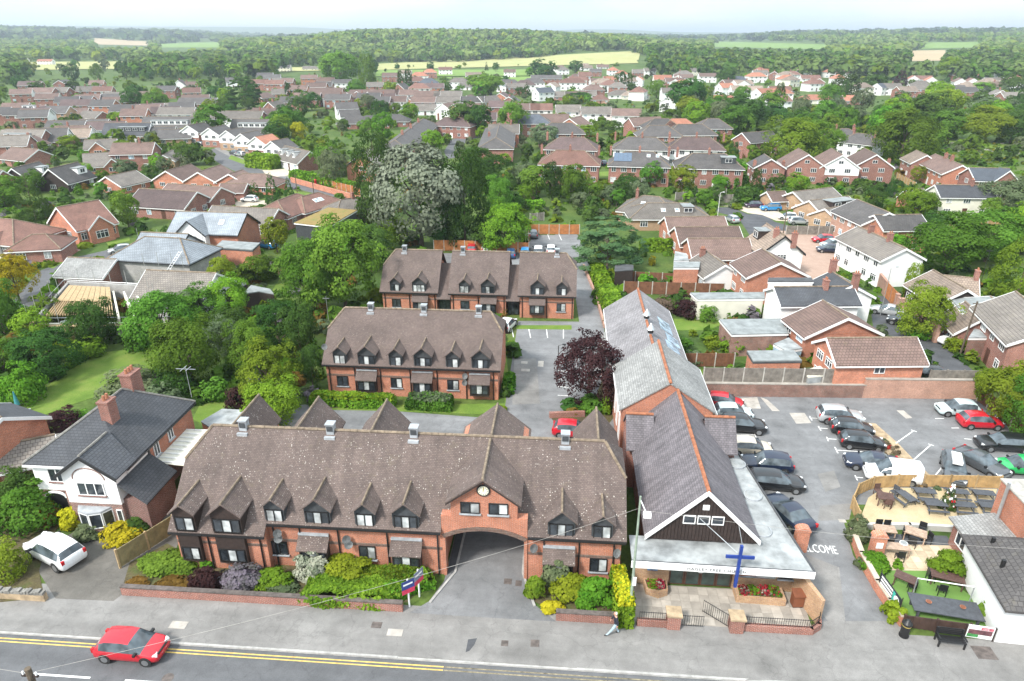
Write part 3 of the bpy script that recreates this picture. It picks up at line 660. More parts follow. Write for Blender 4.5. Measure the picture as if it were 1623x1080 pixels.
def shrub_at(base, wx, wy, h, mat, name, label, cat='shrub', group=None, rz=0.0, dens=None):
 """a shrub modelled at its real size so that its leaves keep their size"""
 ppm = FPX / proj(base)[2] * .631; leaf = max(.10,1.5 / ppm)
 area = math.pi * (wx + wy) / 2 * (h + (wx + wy) / 4); n = int(min(9000, max(250, area / leaf ** 2*1.7)))
 k = int(max(26, min(80, area * 4)))
 P, Nn, rnd = crown_arrays('shrub', n, k); sc_ = np.array([wx, wy, h]); P = P * sc_; Nn = Nn / sc_ * ((wx + wy + h) / 3); Nn /= np.linalg.norm(Nn, axis=1)[:, None]
 me = quad_mesh(name, P, Nn, leaf * (.75+.8 * nrg.random(n)), rnd, [mat], asp=1.2)
 return tag(obj(name, me, None, base, rz), label, cat, group)
def shrub(px, py, ytop, wpx, mat, name, label, depth=1.0, **kw):
 b = at(px, py); ww = wpx * proj(b)[2] / FPX; b = b + Vector((0, ww * .4 * depth, 0))
 if py > 880 and px < 1000: depth = .62; b.y = max(b.y, 31.0 + ww * .33); b.y = min(b.y, 33.3)
 h = max(.4, height_at(b, ytop)); return shrub_at(b, ww, ww * depth, h, mat, name, label, **kw)
def hedge_world(A, B, wd, h, mat, label, name='hedge', cat='hedge', group=None, z=0.0, top=None, wob=.12):
 A = Vector((A[0], A[1], z)); B = Vector((B[0], B[1], z)); L = (B - A).length; ang = math.atan2(B.y - A.y, B.x - A.x)
 M = (A + B) / 2; ppm = FPX / proj(M)[2] * .631; leaf = max(.12,1.5 / ppm)
 fa = [(L * wd, 2,1),(L * h, 1,1),(L * h, 1,-1),(wd * h, 0,1),(wd * h, 0,-1)]; tot = sum(f[0] for f in fa)
 n = int(min(9000, max(200, tot / leaf ** 2*1.8))); Ps = []; Ns = []
 for ar, ax, sg in fa:
  m = max(8, int(n * ar / tot)); q = nrg.random((m, 3)) - .5; q[:, ax] = .5 * sg; p = q * np.array([L, wd, h]); p[:, 2] += h / 2; nn = np.zeros((m, 3)); nn[:, ax] = sg; Ps.append(p); Ns.append(nn)
 P = np.concatenate(Ps); Nn = np.concatenate(Ns)
 ph = nrg.random(4) * 6; bul = wob * (np.sin(P[:, 0] * 1.9 + ph[0]) + np.sin(P[:, 0] * .8 + P[:, 2] * 2 + ph[1]) + np.sin(P[:, 1] * 2.3 + P[:, 2] * 1.7 + ph[2])) * .5
 rr = np.clip(P[:, 2:3] / h, 0,1); P[:, 1] *= (1-.18 * rr[:, 0] ** 4); P[:, 0] *= (1 - min(.3,.25 * wd / L) * rr[:, 0] ** 6)
 P = P + Nn * (bul + nrg.normal(size=len(P)) * leaf * .35)[:, None]
 Nn = Nn + sph(len(P)) * .75 + np.array([0,0,.2]); Nn /= np.linalg.norm(Nn, axis=1)[:, None]; P[:, 2] = np.maximum(P[:, 2],.02)
 rnd = np.clip(.5+.25 * np.sin(P[:, 0] * 1.3 + ph[3]) + .3 * nrg.normal(size=len(P)),0,1); S = leaf * (.8+.8 * nrg.random(len(P)))
 # a loose inner layer so that nothing shows through
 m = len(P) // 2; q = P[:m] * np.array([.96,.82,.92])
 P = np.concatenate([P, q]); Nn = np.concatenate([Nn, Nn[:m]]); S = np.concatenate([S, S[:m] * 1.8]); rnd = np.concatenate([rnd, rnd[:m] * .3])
 midx = None; mats = [mat]
 if top: mats.append(top); midx = ((P[:, 2] > h * .86) & (nrg.random(len(P)) < .75)).astype('i')
 me = quad_mesh(name, P, Nn, S, rnd, mats, midx, 1.2)
 return tag(obj(name, me, None, M, ang), label, cat, group)
def hedge(a, b, wd, h, mat, label, **kw): return hedge_world(at(*a), at(*b), wd, h, mat, label, **kw)
# ================================================================== building parts
WINC = {}
def win_meshes(w, h, n, fm, gm, transom, lead):
 key = (round(w, 2), round(h, 2), n, fm, gm, transom, lead)
 if key in WINC: return WINC[key]
 f = .055 if w < 2 else .065; mb = MB()
 mb.box(-w / 2, w / 2,-.07,.0,0, f); mb.box(-w / 2, w / 2,-.07,.0, h - f, h); mb.box(-w / 2,-w / 2 + f, -.069,.0, f, h - f); mb.box(w / 2 - f, w / 2,-.069,.0, f, h - f)
 xs = [-w / 2 + w * i / n for i in range(n + 1)]
 for x in xs[1:-1]: mb.box(x - f * .6, x + f * .6,-.068,.0, f, h - f)
 if transom: mb.box(-w / 2 + f, w / 2 - f, -.066,.0, h * .68, h * .68 + f * .8)
 fmesh = mb.mesh('window_frame', fm); panes = []
 for i in range(n):
  p = MB().box(xs[i] + f * .5, xs[i + 1] - f * .5,-.03,-.005, f * .8, h - f * .8)
  panes.append(p.mesh('pane', gm if not (lead and i % 2) else lead))
 one = MB().box(-w / 2 + f * .5, w / 2 - f * .5,-.03,-.005, f * .8, h - f * .8).mesh('pane', gm)
 WINC[key] = (fmesh, panes, one); return WINC[key]
def window(parent, p, rz, w, h, n=2, fm='trim_white', gm='glass_dark', mode='each', transom=False, lead=None, sub=False, sill=None):
 fme, panes, one = win_meshes(w, h, n, fm, gm, transom, lead)
 o = obj('window' if not sub else 'window_frame', fme, parent, p, rz); pp = parent if sub else o
 def put(me):
  q = obj('pane', me, pp)
  if sub: q.location = p; q.rotation_euler[2] = rz
 if mode == 'each':
  for me in panes: put(me)
 elif mode == 'one': put(one)
 if sill:
  s = MB().box(-w / 2-.08, w / 2+.08,-.14,0,-.09,-.005).build('sill', sill, pp)
  if sub: s.location = p; s.rotation_euler[2] = rz
 return o
def shifted(o, par): o.location = -Vector(par.location); return o
def pipe(par, x, y, z0, z1, mat='plastic_black'):
 shifted(MB().tube([(x, y, z0),(x, y, z1)],.05,6).build('downpipe', mat, par), par)
def dish(par, x, y, z, rz=0.5):
 mb = MB(); n = 12
 vs = [(0,.02,0)] + [(.28 * math.cos(2 * math.pi * i / n),-.07,.30 * math.sin(2 * math.pi * i / n)) for i in range(n)]
 mb.add(vs, [(0,1 + (i + 1) % n, 1 + i) for i in range(n)] + [(0,1 + i, 1 + (i + 1) % n) for i in range(n)])
 mb.tube([(0,.02,0),(0,.25,-.1)],.02,5); mb.tube([(0,-.05,-.28),(0,-.30,0)],.015,5)
 o = mb.build('satellite_dish', 'flat_white', par); o.location = Vector((x, y, z)) - Vector(par.location); o.rotation_euler = (-.35,0, rz)
def vent_box(par, x, y, z):
 p = Vector((x, y, z)) - Vector(par.location)
 v = MB().box(-.3,.3,-.3,.3,-.35,.55).build('roof_vent', 'lead', par, p); v.scale = (.85,) * 3
 MB().box(-.24,.24,-.345,-.302,.02,.45).build('louvre', 'timber_grey', v)
 MB().box(-.36,.36,-.36,.36,.552,.64).build('cowl', 'steel', v)
 MB().box(-.42,.42,-.62,.3,-.62,-.352).build('flashing', 'lead', v)
def ridge_tiles(par, pts, mat='ridge_tan', r=.11, sh=True, name='ridge_tiles'):
 mb = MB()
 for a, b in pts:
  a, b = Vector(a), Vector(b); n = max(1, int((b - a).length / .45))
  for i in range(n):
   mb.tube([a + (b - a) * (i / n), a + (b - a) * ((i + .96) / n)], r * (1+.06 * (i % 2)),6)
 o = mb.build(name, mat, par);
 if sh: shifted(o, par)
 o['kind'] = 'stuff'
 return o
def dormer(par, x, yf, ez, slope, hw, zs, ze, za, n, fm, gm, lead, roofm, wallm='timber_grey', eave_y=None, sill=True):
 """gabled dormer: front face at yf, main roof plane passes (eave_y, ez) rising by slope"""
 ry = lambda z: eave_y + (z - ez) / slope
 d = MB()
 d.yprism([(x - hw + .16, zs - .02),(x + hw - .16, zs - .02),(x + hw - .16, ze + .02),(x, za - .12),(x - hw + .16, ze + .02)], yf, ry(za) - .1)
 p = shifted(d.build('dormer', wallm, par), par)
 rf = MB().roof([[(x - hw, yf - .26, ze - .06),(x, yf - .26, za),(x, ry(za) + .15, za),(x - hw, ry(ze) + .15, ze - .06)],[(x + hw, yf - .26, ze - .06),(x, yf - .26, za),(x, ry(za) + .15, za),(x + hw, ry(ze) + .15, ze - .06)]],.1).build('dormer_roof', roofm, p)
 ridge_tiles(p, [((x, yf - .27, za + .01),(x, ry(za), za + .01))], 'ridge_tan', .075, sh=False)
 window(p, (x, yf - .005, zs),0,(hw - .2) * 2-.12, min(1.02, ze - zs - .06), n, fm, rng.choice([gm, lead, gm]), 'each', lead=lead, sub=True)
 if sill: MB().box(x - hw + .12, x + hw - .12, yf - .12, yf - .002, zs - .16, zs - .03).build('sill', 'lead', p)
 return p
def lean_roof(par, x0, x1, yw, yo, z0, z1, mat, name='bay_roof', flash=True):
 o = shifted(MB().roof([[(x0, yo, z0),(x1, yo, z0),(x1, yw, z1),(x0, yw, z1)]],.09).build(name, mat, par), par)
 if flash: MB().box(x0+.02, x1-.02, yw - .16, yw - .004, z1-.02, z1+.13).build('flashing', 'lead', o)
 return o
def jerk_roof(x0, x1, ye0, ez, yr, zr, t=.62, run=1.35, l=True, r=True):
 ye1 = 2 * yr - ye0
 zt = ez + (zr - ez) * t; f = lambda s: (ye0 + (yr - ye0) * t) if s < 0 else (ye1 + (yr - ye1) * t)
 rl, rr_ = (x0 + run if l else x0),(x1 - run if r else x1)
 F = [(x0, ye0, ez),(x1, ye0, ez)] + ([(x1, f(-1), zt)] if r else []) + [(rr_, yr, zr),(rl, yr, zr)] + ([(x0, f(-1), zt)] if l else [])
 Bk = [(x0, ye1, ez),(x1, ye1, ez)] + ([(x1, f(1), zt)] if r else []) + [(rr_, yr, zr),(rl, yr, zr)] + ([(x0, f(1), zt)] if l else [])
 ps = [F, Bk]
 if l: ps.append([(x0, f(-1), zt),(x0, f(1), zt),(rl, yr, zr)])
 if r: ps.append([(x1, f(-1), zt),(x1, f(1), zt),(rr_, yr, zr)])
 return ps, (rl, rr_)
def gable_wall(mb, x0, x1, y0, y1, ez, yr, zr, t=None, mi=0):
 if t is None: prof = [(y0,0),(y1,0),(y1, ez),(yr, zr),(y0, ez)]
 else:
  zt = ez + (zr - ez) * t; prof = [(y0,-.2),(y1,-.2),(y1, ez),(y1 + (yr - y1) * t, zt),(y0 + (yr - y0) * t, zt),(y0, ez)]
 mb.xprism(prof, x0, x1, mi)

DK = 'timber_dark'
def flats(name, label, x0, x1, yw, ez, zr, dorms, gw, vents, pipes, roofm, band=True, dishes=(), l=True, r=True, group=None, slope=.93, back=None):
 ye = yw - .3; yr = ye + (zr - ez) / slope
 e = empty(name, (x0, yw, 0),0, label, 'flats', group)
 yb = 2 * yr - yw
 mb = MB(); gable_wall(mb, x0, x1, yw, yb, ez - .02, yr, zr - .2,.6)
 shifted(mb.build('wall', 'brick_orange', e), e)
 ps, (rl, rr_) = jerk_roof(x0-.28, x1+.28, ye, ez, yr, zr, l=l, r=r)
 rf = shifted(MB().roof(ps, .13).build('roof', roofm, e), e)
 hips = [((rl, yr, zr),(rr_, yr, zr))]
 t = .62; zt = ez + (zr - ez) * t; yt = ye + (yr - ye) * t
 if l: hips.append(((x0-.28, yt, zt),(rl, yr, zr)))
 if r: hips.append(((x1+.28, yt, zt),(rr_, yr, zr)))
 rt = ridge_tiles(e, hips, 'ridge_tan', .1);
 shifted(MB().box(x0-.25, x1+.25, ye - .10, ye + .02, ez - .2, ez - .06).build('gutter', 'plastic_black', e), e)
 if band:
  for zz in (2.12,):
   shifted(MB().box(x0+.02, x1-.02, yw - .012, yw + .05, zz - .11, zz + .11).build('brick_band', 'brick_band', e), e)
 for i, (x, big) in enumerate(dorms):
  hw = 1.0 if big else .8
  dormer(e, x, yw - .14, ez, slope, hw, ez - .03, ez + 1.28, ez + 1.28 + hw * .82,3 if big else 2, 'plastic_black', 'glass_dark', 'glass_blind', roofm, eave_y=ye)
 for i, (x, kind) in enumerate(gw):
  if kind == 'w': window(e, Vector((x, yw, .95)) - Vector(e.location),0,1.1,1.05,2, 'plastic_black', 'glass_dark', 'each', lead='glass_blind' if i % 3 else None, sill='lead')
  elif kind == 'b':
   b = shifted(MB().box(x - .92, x + .92, yw - .55, yw + .02,.62,2.2).build('bay', DK, e), e)
   window(b, (x, yw - .552,.86),0,1.66,1.05,3, 'plastic_black', 'glass_dark', 'each', lead='glass_blind', sub=True)
   lean_roof(e, x - 1.02, x + 1.02, yw - .01, yw - .8,2.02,2.75, roofm)
 for x in vents: vent_box(e, x, yr, zr)
 for x in pipes: pipe(e, x, yw - .07,0, ez - .15)
 for x, z in dishes: dish(e, x, yw - .3, z)
 return e, ye, yr
# ------------------------------------------------------------------ A: gatehouse range on the road
A, yeA, yrA = flats('flats_range', 'long brick range on the road with arched carriageway, clock gable and brown tiled roof', -24.35,4.2,34.0,3.68,7.95,
 [(-17.75,0),(-14.95,1),(-11.9,0),(-9.3,1),(.45,1),(2.95,0)],[(-17.85, 'w'),(-15.4, 'b'),(-12.0, 'w'),(-9.35, 'b'),(.35, 'b'),(2.85, 'w')],[-21.1,-15.1,-9.45,.55],[-18.05,-16.3,-13.8,-10.6,-7.35,-.6,1.6,3.75], 'roof_brown', dishes=[(-17.7,2.9),(-17.7,2.5),(-13.2,2.7),(-13.1,2.3),(-1.25,2.8),(3.9,2.75)])
# the wall of A must open for the carriageway: rebuild it in pieces
for ch in list(A.children):
 if ch.name.split('.')[0] in ('wall', 'brick_band', 'roof', 'gutter'): bpy.data.objects.remove(ch)
# roof of A with a notch over the carriageway
ps, _ = jerk_roof(-24.63,4.48, yeA, 3.68, yrA, 7.95); zn_ = 3.68 + (34.3 - yeA) * .93
f_ = ps[0]; ps[0] = [f_[0],(-7.07, yeA, 3.68),(-7.07,34.3, zn_),(-1.63,34.3, zn_),(-1.63, yeA, 3.68)] + f_[1:]
shifted(MB().roof(ps, .13).build('roof', 'roof_brown', A), A)
for a, b in ((-18.3,-7.1),(-1.6,4.45)): shifted(MB().box(a, b, yeA - .10, yeA + .02,3.48,3.62).build('gutter', 'plastic_black', A), A)
ybA = 2 * yrA - 34.0
def half(x0, x1, hipl, hipr):
 mb = MB()
 prof = lambda: [(34.0,-.2),(ybA, -.2),(ybA, 3.66),(yrA, 7.6),(34.0,3.66)]
 t = .6; zt = 3.66 + (7.75-3.66) * t
 jp = [(34.0,-.2),(ybA, -.2),(ybA, 3.66),(ybA + (yrA - ybA) * t, zt),(34 + (yrA - 34) * t, zt),(34.0,3.66)]
 mb.xprism(jp, x0, x1); return mb
shifted(half(-24.35,-7.05,1,0).build('wall', 'brick_orange', A), A); shifted(half(-1.65,4.2,0,1).build('wall', 'brick_orange', A), A)
for a, b in ((-18.3,-7.07),(-1.63,4.18)): shifted(MB().box(a, b, 33.985,34.05,2.01,2.23).build('brick_band', 'brick_band', A), A)
shifted(MB().box(-7.05,-1.65,34.6, ybA - .3,4.2,4.6).build('carriageway_ceiling', 'timber_grey', A), A)
# arch gable
def arch_pts(n=14, cx=-4.35, hw=2.55, zs=3.08, rise=.68, off=0.0):
 Rr = (hw * hw + rise * rise) / (2 * rise); zc = zs + rise - Rr; a0 = math.asin(hw / Rr)
 return [(cx + (Rr + off) * math.sin(-a0+2 * a0 * i / n), zc + (Rr + off) * math.cos(-a0+2 * a0 * i / n)) for i in range(n + 1)]
ar = arch_pts()
vs = []; mb = MB()
SH = 4.78; top = [(-7.05, SH),(-6.42, SH),(-6.42,6.08),(-4.35,7.64),(-2.28,6.08),(-2.28, SH),(-1.65, SH)]
# wall over the arch, cut into vertical strips between arch and gable line
def top_z(x):
 for (a, za),(b, zb) in zip(top, top[1:]):
  if a <= x <= b and b > a: return za + (zb - za) * (x - a) / (b - a)
xs = sorted(set([p[0] for p in ar] + [-6.42,-2.28,-4.35]))
def arc_z(x):
 for (a, za),(b, zb) in zip(ar, ar[1:]):
  if a <= x <= b + 1e-6: return za + (zb - za) * (x - a) / (b - a)
 return ar[0][1]
for a, b in zip(xs, xs[1:]):
 m = (a + b) / 2; e_ = 1e-4
 ta = SH if (a < -6.42 - e_ or b <= -6.42 + e_) else (SH if a >= -2.28 - e_ else top_z(a + e_)); tb = SH if (b <= -6.42 + e_ or a >= -2.28 - e_) else top_z(b - e_)
 mb.yprism([(a, arc_z(a)),(b, arc_z(b)),(b, tb),(a, ta)],33.92,34.55)
mb.yprism([(-7.05,3.08),(-6.9,3.08),(-6.9, SH),(-7.05, SH)],33.92,34.55); mb.yprism([(-1.8,3.08),(-1.65,3.08),(-1.65, SH),(-1.8, SH)],33.92,34.55)
mb.box(-7.05,-6.85,33.92,34.55,-.2,3.08); mb.box(-1.85,-1.65,33.92,34.55,-.2,3.08)
G = shifted(mb.build('clock_gable', 'brick_orange', A), A)
# brick ring of the arch
ro = arch_pts(22, off=.30); ri = arch_pts(22)
mb = MB()
for i in range(22): mb.yprism([ri[i], ri[i + 1], ro[i + 1], ro[i]],33.88,33.95)
mb.build('arch_ring', 'brick_band', G)
ryA = lambda z: yeA + (z - 3.68) / .93
MB().roof([[(-6.68,33.6,6.07),(-4.35,33.6,7.84),(-4.35, ryA(7.84) + .1,7.84),(-6.68, ryA(6.07) + .1,6.07)],[(-2.02,33.6,6.07),(-4.35,33.6,7.84),(-4.35, ryA(7.84) + .1,7.84),(-2.02, ryA(6.07) + .1,6.07)]],.12).build('gable_roof', 'roof_brown', G)
ridge_tiles(G, [((-4.35,33.58,7.86),(-4.35, ryA(7.8),7.86))], 'ridge_tan', .09, sh=False)
for sx in (-1,1): MB().add([(-4.35 + sx * 2.33,33.59,5.96),(-4.35,33.59,7.73),(-4.35,33.59,7.59),(-4.35 + sx * 2.33,33.59,5.82),(-4.35 + sx * 2.33,33.64,5.96),(-4.35,33.64,7.73),(-4.35,33.64,7.59),(-4.35 + sx * 2.33,33.64,5.82)],[(0,1,2,3),(7,6,5,4),(3,2,6,7)]).build('bargeboard', 'timber_dark', G)
for x in (-5.2,-3.45): window(G, (x, 33.918,5.1),0,1.2,.82,2, 'plastic_black', 'glass_dark', 'each', lead='glass_blind', sub=True, sill='lead')
# clock: face, ring, hands, hour marks
def disc(r, y0, y1, n=28): return MB().yprism([(r * math.cos(2 * math.pi * i / n), r * math.sin(2 * math.pi * i / n)) for i in range(n)], y0, y1)
clk = disc(.42,-.07,0).build('clock', 'trim_black', A, Vector((-4.35,33.915,6.86)) - Vector(A.location))
plain('clock_face', (.72,.70,.55),.6, var=.05); plain('gilt', (.55,.42,.12),.4,.5)
disc(.33,-.09,-.071).build('clock_face', 'clock_face', clk)
for i in range(12):
 a = i * math.pi / 6; MB().box(-.014,.014,-.1,-.091,.22,.30).build('hour_mark', 'trim_black', clk).rotation_euler[1] = a
MB().box(-.016,.016,-.105,-.091,-.03,.22).build('clock_hand', 'gilt', clk); h2 = MB().box(-.014,.014,-.112,-.106,-.03,.26).build('clock_hand', 'gilt', clk); h2.rotation_euler[1] = .12
# left section of A: lower eaves and two tall timber bays
shifted(MB().box(-24.35,-18.35,33.42,34.05,-.2,3.4).build('wall', 'brick_orange', A), A)
shifted(MB().roof([[(-24.63,33.1,3.122),(-18.3,33.1,3.122),(-18.3,33.75,3.727),(-24.63,33.75,3.727)]],.12).build('roof', 'roof_brown', A), A)
shifted(MB().box(-24.6,-18.3,33.02,33.12,2.92,3.06).build('gutter', 'plastic_black', A), A)
shifted(MB().box(-24.33,-18.37,33.408,33.45,2.01,2.23).build('brick_band', 'brick_band', A), A)
for x, n, hw in ((-23.35,2,.72),(-20.6,3,1.0)):
 dormer(A, x, 33.12,3.68,.93, hw + .14,3.3,4.75,4.75 + hw * .9, n, 'plastic_black', 'glass_dark', 'glass_blind', 'roof_brown', wallm=DK, eave_y=33.7, sill=False)
 b = shifted(MB().box(x - hw + .04, x + hw - .04,33.12,33.46,.75,3.19).build('bay', DK, A), A)
 window(b, (x, 33.115,.95),0, hw * 2-.3,.98, n, 'plastic_black', 'glass_dark', 'each', lead='glass_blind', sub=True)
for x in (-24.15,-22.2,-18.75): pipe(A, x, 33.35,0,2.95)
# rear wings of A
for x, hw in ((-23.4,1.5),(-18.6,1.9),(-13.2,1.9),(-4.6,2.6),(2.9,1.7)):
 zrw = 6.35; yend = 45.4
 mb = MB(); mb.yprism([(x - hw + .15,0 if x != -4.6 else 4.1),(x + hw - .15,0 if x != -4.6 else 4.1),(x + hw - .15,4.35),(x, zrw - .15),(x - hw + .15,4.35)], ybA - .5, yend - .15)
 wg = shifted(mb.build('rear_wing', 'brick_orange', A), A)
 yin = 2 * yrA - ryA(zrw) + .0
 MB().roof([[(x - hw, yin - 2.2,4.2),(x, yin - .4, zrw),(x, yend + .15, zrw),(x - hw, yend + .15,4.2)],[(x + hw, yin - 2.2,4.2),(x, yin - .4, zrw),(x, yend + .15, zrw),(x + hw, yend + .15,4.2)]],.12).build('wing_roof', 'roof_brown', wg)
 ridge_tiles(wg, [((x, yin - .4, zrw + .02),(x, yend + .15, zrw + .02))], 'ridge_tan', .09, sh=False)
# ------------------------------------------------------------------ B: second range across the courtyard
Bq, _, _ = flats('flats_range', 'middle brick range behind the courtyard hedge with six dormers and half-hipped brown roof', -22.4,-5.75,57.5,3.35,7.5,
 [(-20.9,0),(-18.3,1),(-15.5,0),(-12.9,1),(-10.05,0),(-7.4,1)],[(-20.9, 'w'),(-18.4, 'b'),(-15.6, 'w'),(-13.0, 'b'),(-10.1, 'w'),(-7.5, 'b')],[-18.7,-13.4,-8.0],[-22.1,-19.6,-17.1,-14.2,-11.6,-8.8,-6.2], 'roof_brown_clean', dishes=[(-8.9,2.6),(-8.95,1.9),(-22.2,5.2)], l=True, r=True)
# ------------------------------------------------------------------ C: three linked blocks at the back
CX = [(-22.3,-15.5,-20.6,-17.6,-20.1, 'left', True, False),(-13.7,-6.85,-11.95,-9.05,-12.6, 'centre', False, False),(-5.1,1.55,-2.95,0,-.7, 'right', False, True)]
for i, (a, b, d1, d2, v, wd_, l, r) in enumerate(CX):
 ds = [(d1,0),(d2,1)] if i < 2 else [(d1,1),(d2,0)]; gw = [(d1, 'w'),(d2+.1, 'b')] if i < 2 else [(d1, 'b'),(d2, 'w')]
 flats('flats_range', {'left': 'rear brick block with two dormers next to the tall green trees', 'centre': 'middle one of the three linked rear brick blocks with brown roofs', 'right': 'rear brick block nearest the lane with two dormers and lawn strip'}[wd_], a, b, 78.8,3.05,7.2, ds, gw, [v],[a + .3,(a + b) / 2, b - .2], 'roof_brown_clean', l=l, r=r)
for i, (a, b) in enumerate(((-15.45,-13.75),(-6.8,-5.15))):
 e = empty('link_porch', ((a + b) / 2,79.2,0),0,['low tiled link between the left and middle rear brick blocks', 'low tiled link with glazed entrance beside the right rear brick block'][i], 'porch')
 shifted(MB().box(a + .1, b - .1,79.6,88,0,2.2).build('wall', 'timber_grey', e), e)
 shifted(MB().roof([[(a - .02,78.5,2.3),(b + .02,78.5,2.3),(b + .02,83.4,5.4),(a - .02,83.4,5.4)],[(a - .02,88.4,2.3),(b + .02,88.4,2.3),(b + .02,83.4,5.4),(a - .02,83.4,5.4)]],.12).build('roof', 'roof_brown_clean', e), e)
 window(e, Vector(((a + b) / 2,79.59,.1)) - Vector(e.location),0,1.3,2.0,3, 'plastic_black', 'glass_dark', 'each')
# ------------------------------------------------------------------ church
ch = empty('chapel', (9,34.6,0),0, 'brick church with steep lilac slate roof, dark timber gable and white flat-roofed front', 'church')
xc, hw, yf, zr, ezc = 9.2,3.55,34.5,7.05,3.5
def S(o): return shifted(o, ch)
S(MB().xprism([(0,0)] * 0 or [(yf + .35,0),(47.4,0),(47.4,3.45),(yf + .35,3.45)], xc - 3.2, xc + 3.2).build('wall', 'brick_red', ch))
gb = S(MB().yprism([(xc - 3.45,3.2),(xc + 3.45,3.2),(xc + 3.45,3.4),(xc, zr - .3),(xc - 3.45,3.4)], yf + .2, yf + .5).build('gable_end', 'timber_dark', ch))
# vertical boards on the gable
mb = MB(); n = 30
for i in range(n):
 x = xc - 3.2+6.4 * i / n; hgt = (zr - .42) - abs(x + .1 - xc) * ((zr - ezc) / hw)
 if hgt > 3.35: mb.box(x, x + .18, yf + .165, yf + .2,3.21, hgt)
bo = mb.build('gable_boards', 'timber_dark', gb); bo['kind'] = 'stuff'
S(MB().roof([[(xc - hw, yf, ezc),(xc, yf, zr),(xc, 47.7, zr),(xc - hw, 47.7, ezc)],[(xc + hw, yf, ezc),(xc, yf, zr),(xc, 47.7, zr),(xc + hw, 47.7, ezc)]],.14).build('roof', 'roof_lilac', ch))
ridge_tiles(ch, [((xc, yf, zr + .03),(xc, 47.6, zr + .03))], 'ridge_clay', .13)
for sx in (-1,1):
 S(MB().add([(xc + sx * hw, yf - .03, ezc + .08),(xc, yf - .03, zr + .08),(xc, yf - .03, zr - .28),(xc + sx * (hw - .02), yf - .03, ezc - .26),(xc + sx * hw, yf + .04, ezc + .08),(xc, yf + .04, zr + .08),(xc, yf + .04, zr - .28),(xc + sx * (hw - .02), yf + .04, ezc - .26)],[(0,1,2,3),(7,6,5,4),(3,2,6,7),(0,4,5,1)]).build('bargeboard', 'trim_white', ch))
for i in range(3): window(ch, Vector((xc - .92 + i * .86, yf + .16,4.55)) - Vector(ch.location),0,.76,.62,1, 'trim_white', 'glass_dark', 'each')
S(MB().box(xc - .2, xc + .2, yf + .12, yf + .165,5.62,5.98).build('vent', 'trim_white', ch))
# cross roofs (transepts)
for sx, xa, xb in ((-1,5.3,7.2),(1,11.2,13.3)):
 t = S(MB().xprism([(44.4,0),(47.4,0),(47.4,4.05),(45.9,5.45),(44.4,3.95)], xa, xb).build('transept', 'brick_red', ch))
 MB().roof([[(xa - .1,43.9,3.75),(xb + .1,43.9,3.75),(xb + .1,45.9,5.7),(xa - .1,45.9,5.7)],[(xa - .1,47.7,4.0),(xb + .1,47.7,4.0),(xb + .1,45.9,5.7),(xa - .1,45.9,5.7)]],.12).build('transept_roof', 'roof_lilac', t)
 ridge_tiles(t, [((xa - .1,45.9,5.73),(xb + .1,45.9,5.73))], 'ridge_clay', .11, sh=False)
# two halls behind, each a little lower
def hall(y0, y1, xm, w2, ez, zr, mat, ridgecol, near):
 h = S(MB().yprism([(xm - w2,0),(xm + w2,0),(xm + w2, ez),(xm, zr - .12),(xm - w2, ez)], y0+.1, y1).build('hall_wall', 'brick_orange' if near else 'brick_red', ch))
 MB().roof([[(xm - w2-.3, y0, ez - .16),(xm, y0, zr),(xm, y1+.1, zr),(xm - w2-.3, y1+.1, ez - .16)],[(xm + w2+.3, y0, ez - .16),(xm, y0, zr),(xm, y1+.1, zr),(xm + w2+.3, y1+.1, ez - .16)]],.12).build('hall_roof', mat, h)
 ridge_tiles(h, [((xm, y0, zr + .03),(xm, y1+.1, zr + .03))], ridgecol, .13, sh=False)
 for sx in (-1,1): MB().box(xm + sx * (w2+.3) - .06, xm + sx * (w2+.3) + .06, y0+.02, y1, ez - .36, ez - .2).build('gutter', 'trim_white', h)
 return h
h2_ = hall(47.45,55.4,8.6,3.5,5.25,7.65, 'roof_grey_worn', 'ridge_clay', True)
h3_ = hall(55.3,71.6,8.35,3.3,4.4,6.7, 'roof_grey_lilac', 'ridge_clay', False)
S(MB().box(4.4,5.1,58,66,0,3.6).build('side_wall', 'brick_red', ch)); S(MB().roof([[(4.2,57.9,3.4),(4.2,66.1,3.4),(5.6,66.1,4.7),(5.6,57.9,4.7)]],.1).build('side_roof', 'roof_grey_worn', ch))
for y in (59.0,62.6):
 v = S(MB().cyl((8.35, y),.24,6.6,7.25,8).build('ventilator', 'lead', ch)); MB().cyl((8.35, y),.4,7.251,7.85,8, r2=.03).build('ventilator_cap', 'steel', v); MB().cyl((8.35, y),.27,6.9,7.15,8).build('louvre', 'trim_black', v)
for y0, y1, x0 in ((58,60.6,10.0),(60.8,62.8,10.3),(63.2,66.2,9.9)):
 zf = lambda x: 6.7 - (x - 8.35) * (2.46/3.6) + .05
 S(MB().roof([[(x0, y0, zf(x0)),(x0+1.3, y0, zf(x0+1.3)),(x0+1.3, y1, zf(x0+1.3)),(x0, y1, zf(x0))]],.04).build('rooflight', 'glass_sky', ch))
S(MB().roof([[(5.6,66.5,4.66),(6.6,66.5,5.34),(6.6,67.2,5.34),(5.6,67.2,4.66)]],.04).build('rooflight', 'glass_sky', ch))
# windows in the west walls of the halls
for y in (49.2,51.6,53.8): window(ch, Vector((5.095, y, 1.5)) - Vector(ch.location), R(-90),1.0,2.4,2, 'trim_white', 'glass_dark', 'one')
